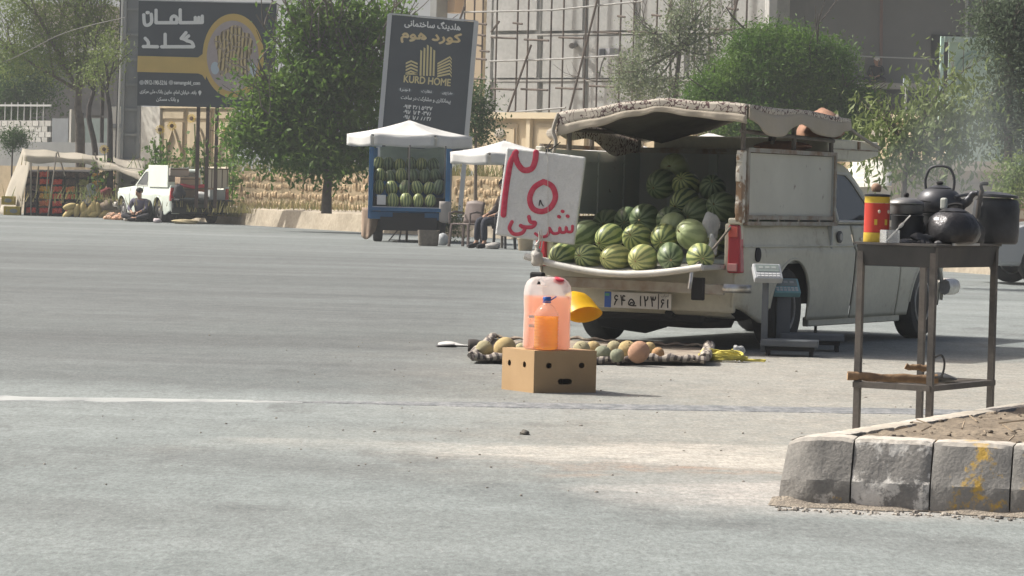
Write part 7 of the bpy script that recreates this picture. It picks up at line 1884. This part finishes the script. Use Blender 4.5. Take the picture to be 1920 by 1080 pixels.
# sparse pale tree before the unfinished building
D = 90.
g0 = Vector((P(1262, 330, D).x, D, .42))
tree('pale_poplar', 'sparse pale poplar standing before the scaffolding', g0, [g0, P(1263, 240, D), P(1268, 160, D), P(1275, 90, D)],
     [PB(1190, 130, D, 34, 44, 1150), PB(1235, 90, D, 34, 50, 1100), PB(1275, 50, D, 26, 46, 900), PB(1310, 60, D, 30, 54, 1000), PB(1240, 165, D, 60, 26, 1500), PB(1320, 120, D, 34, 40, 1000), PB(1360, 60, D, 14, 26, 260), PB(1200, 60, D, 18, 26, 260), PB(1165, 165, D, 18, 20, 350), PB(1330, 10, D, 20, 20, 250), PB(1280, 5, D, 10, 20, 160)],
     .085, lf_pale, 18, .09, bark, 4, aspect=.55)
DENS = 2.7
# feathery round tree
D = 80.
g0 = Vector((P(1465, 360, D).x, D, .42))
tree('feathery_tree', 'dense feathery round tree behind the pickup canopy', g0, [g0, P(1465, 300, D), P(1465, 250, D)],
     [PB(1450, 128, D, 98, 68, 7500), PB(1375, 165, D, 62, 52, 4200), PB(1540, 160, D, 62, 54, 4200), PB(1440, 90, D, 62, 34, 3200), PB(1420, 225, D, 110, 56, 6000), PB(1550, 225, D, 80, 52, 4600), PB(1335, 195, D, 40, 40, 1900), PB(1595, 215, D, 42, 40, 1800), PB(1505, 100, D, 50, 36, 2400), PB(1570, 105, D, 20, 16, 500), PB(1610, 190, D - .3, 26, 22, 700)],
     .105, lf_feather, 23, .14, bark_d, 3, aspect=.32, cl=70, spread=2.1)
DENS = 1.0
# leafy young tree with drooping leaves by the cab
D = 44.
g0 = Vector((P(1692, 400, D).x, D, .40))
tree('drooping_tree', 'young tree with drooping leaves rising behind the brazier', g0, [g0, P(1695, 350, D), P(1700, 310, D), P(1715, 270, D)],
     [PB(1768, 215, D, 28, 56, 900), PB(1750, 268, D, 36, 26, 620), PB(1676, 262, D, 34, 18, 420), PB(1650, 232, D, 22, 14, 240), PB(1706, 285, D, 34, 18, 420), PB(1790, 235, D, 18, 34, 260), PB(1772, 152, D, 16, 22, 190), PB(1722, 318, D, 18, 24, 200), PB(1640, 218, D, 10, 8, 60)],
     .12, lf_fresh, 27, .045, bark, 3, droop=1.1, aspect=.34)
lfd = leafmat('leaf_dead', (.42, .34, .15), (.36, .28, .12))
DENS = 1.3
# grey-green tree at the right edge
D = 62.
g0 = Vector((P(1895, 400, D).x, D, .42))
tree('grey_green_tree', 'tall grey green tree at the right edge before the green gate', g0, [g0, P(1892, 300, D), P(1890, 220, D), P(1895, 120, D)],
     [PB(1885, 60, D, 50, 70, 2600), PB(1930, 120, D, 60, 90, 2800), PB(1875, 190, D, 34, 66, 1300), PB(1910, 250, D, 46, 40, 1700), PB(1852, 20, D, 26, 30, 420), PB(1848, 235, D, 18, 30, 260), PB(1920, 10, D, 50, 50, 1400)], .095, leafmat('leaf_greygreen', (.07, .105, .06), (.11, .145, .085)), 31, .10, bark, 3, droop=.5, aspect=.4)
D = 54.
for (px, py, rx, rz, n, lb, mt_) in ((1912, 340, 30, 32, 1500, 'yellow green bush above the pier at the right edge', lf_olive),):
    D_ = 60. if px < 1900 else 54.; g0 = Vector((P(px, 400, D_).x, D_ + .6, .42)); tree('bush', lb, g0, [g0, P(px, 370, D_ + .6), P(px, py + 10, D_ + .6)], [PB(px, py, D_, rx, rz, n)], .08, mt_, int(px), .04, bark, 2)
D = 69.5
g0 = Vector((P(842, 445, D).x, D, 0.))
tree('roadside_shrub', 'small green shrub between the blue truck and the chair', g0, [g0, P(842, 430, D), P(842, 415, D)], [PB(842, 412, D, 20, 18, 700), PB(850, 428, D, 16, 12, 350)], .06, lf_fresh, 33, .015, bark, 1)

# sunflowers behind the first billboard
petal = M('petal', (.62, .42, .03), .6, translucent=.3); disc_m = M('seed_disc', (.12, .07, .03), .9)
def sunflower(label, px, py_top, D, heads, seed):
    r6 = random.Random(seed); g_ = Vector((P(px, 320, D).x, D, .42)); t = thing('sunflower', label, 'sunflower', g_, group='sunflowers behind the first billboard')
    tip = toward(t, P(px, py_top, D)); b = MB(); b.tube(spline([(0, 0, 0), (tip.x * .3 + .03, 0, tip.z * .5), tuple(tip)], 4), .02, 6); b.build('stem', lf_fresh, t)
    me = leaf_cloud([((tip.x * .5, 0, tip.z * .45), (.22, .2, tip.z * .45), 190)], .13, seed, .8, .5, 5, 1.2); me.materials.append(lf_mid); o = bpy.data.objects.new('leaves', me); COL.objects.link(o); o.parent = t
    for (hx, hy) in heads:
        c = toward(t, P(hx, hy, D - .12)); m_ = Matrix.Translation(c) @ Matrix.Rotation(R(78), 4, 'X') @ Matrix.Rotation(r6.gauss(0, .2), 4, 'Y'); b = MB()
        for k in range(14):
            a = 2 * pi * k / 14; b.add([(.05 * cos(a - .12), .05 * sin(a - .12), 0), (.11 * cos(a - .12), .11 * sin(a - .12), .012), (.14 * cos(a), .14 * sin(a), .0), (.11 * cos(a + .12), .11 * sin(a + .12), .012), (.05 * cos(a + .12), .05 * sin(a + .12), 0)], [(0, 1, 2, 3, 4)], m_)
        f_ = b.build('flower_head', petal, t, fix=False); MB().lathe([(.055, -.01), (.055, .012), (.03, .02)], 14, m_).build('seed_disc', disc_m, f_)
for i, (px, pt, D_, hd, lb) in enumerate(((300, 240, 93., [(300, 243), (322, 236)], 'sunflower with a raised head beside the white wall'), (312, 262, 92.5, [], 'leafy flowerless sunflower stalk beside the white wall'), (290, 262, 92.8, [], 'lower leafy sunflower stalk at the utility pole'), (365, 232, 93., [(359, 222)], 'sunflower just left of the billboard legs'), (424, 242, 91., [(426, 246)], 'sunflower between the billboard legs and the street tree'), (382, 262, 93., [], 'leafy sunflower stalk behind the billboard legs'), (196, 280, 95.5, [(195, 280)], 'sunflower with low head behind the stall tarp'), (436, 225, 90., [(424, 178)], 'sunflower at the edge of the street tree'))):
    sunflower(lb, px, pt, D_, hd, 80 + i)
# arched street lamp behind the left trees
al = thing('arched_lamp', 'arched dark street lamp arm over the left trees', 'lamp', Vector((P(193, 300, 103.).x, 103., .42)))
part(al, 'post', bark_d, MB().tube([P(190, 320, 103), P(192, 170, 103), P(194, 110, 103)], .06, 8))
part(al, 'arm', M('arm_pale', (.5, .5, .48), .5), MB().tube(spline([P(95, 107, 103), P(130, 101, 103), P(165, 95, 103), P(185, 93, 103), P(205, 99, 103), P(222, 104, 103)], 4), .035, 7))
part(al, 'lamp_head', iron, MB().box(P(180, 218, 102.8), (.42, .3, .05)))
# wires
wr = thing('overhead_cable', 'thin overhead cable running left from the utility pole', 'cable', P(245, 30, 88.5))
part(wr, 'wire', iron, MB().tube(spline([P(236, 32, 88.5), P(120, 62, 95), P(0, 118, 101), P(-150, 150, 108)], 8), .012, 5))

# ================================================================ HAZE
hz_m = bpy.data.materials.new('haze'); hz_m.use_nodes = True; nt = hz_m.node_tree; nt.nodes.remove(nt.nodes['Principled BSDF'])
vp = nt.nodes.new('ShaderNodeVolumePrincipled'); vp.inputs['Color'].default_value = (.86, .92, .95, 1); vp.inputs['Density'].default_value = HAZE; vp.inputs['Anisotropy'].default_value = 0.0
nt.links.new(vp.outputs[0], nt.nodes['Material Output'].inputs['Volume'])
if HAZE > 0:
    o = MB().box((0, 430, 20), (1060, 1000, 42)).build('haze', hz_m, None); tag(o, 'thin pale dust haze filling the air', kind='stuff')
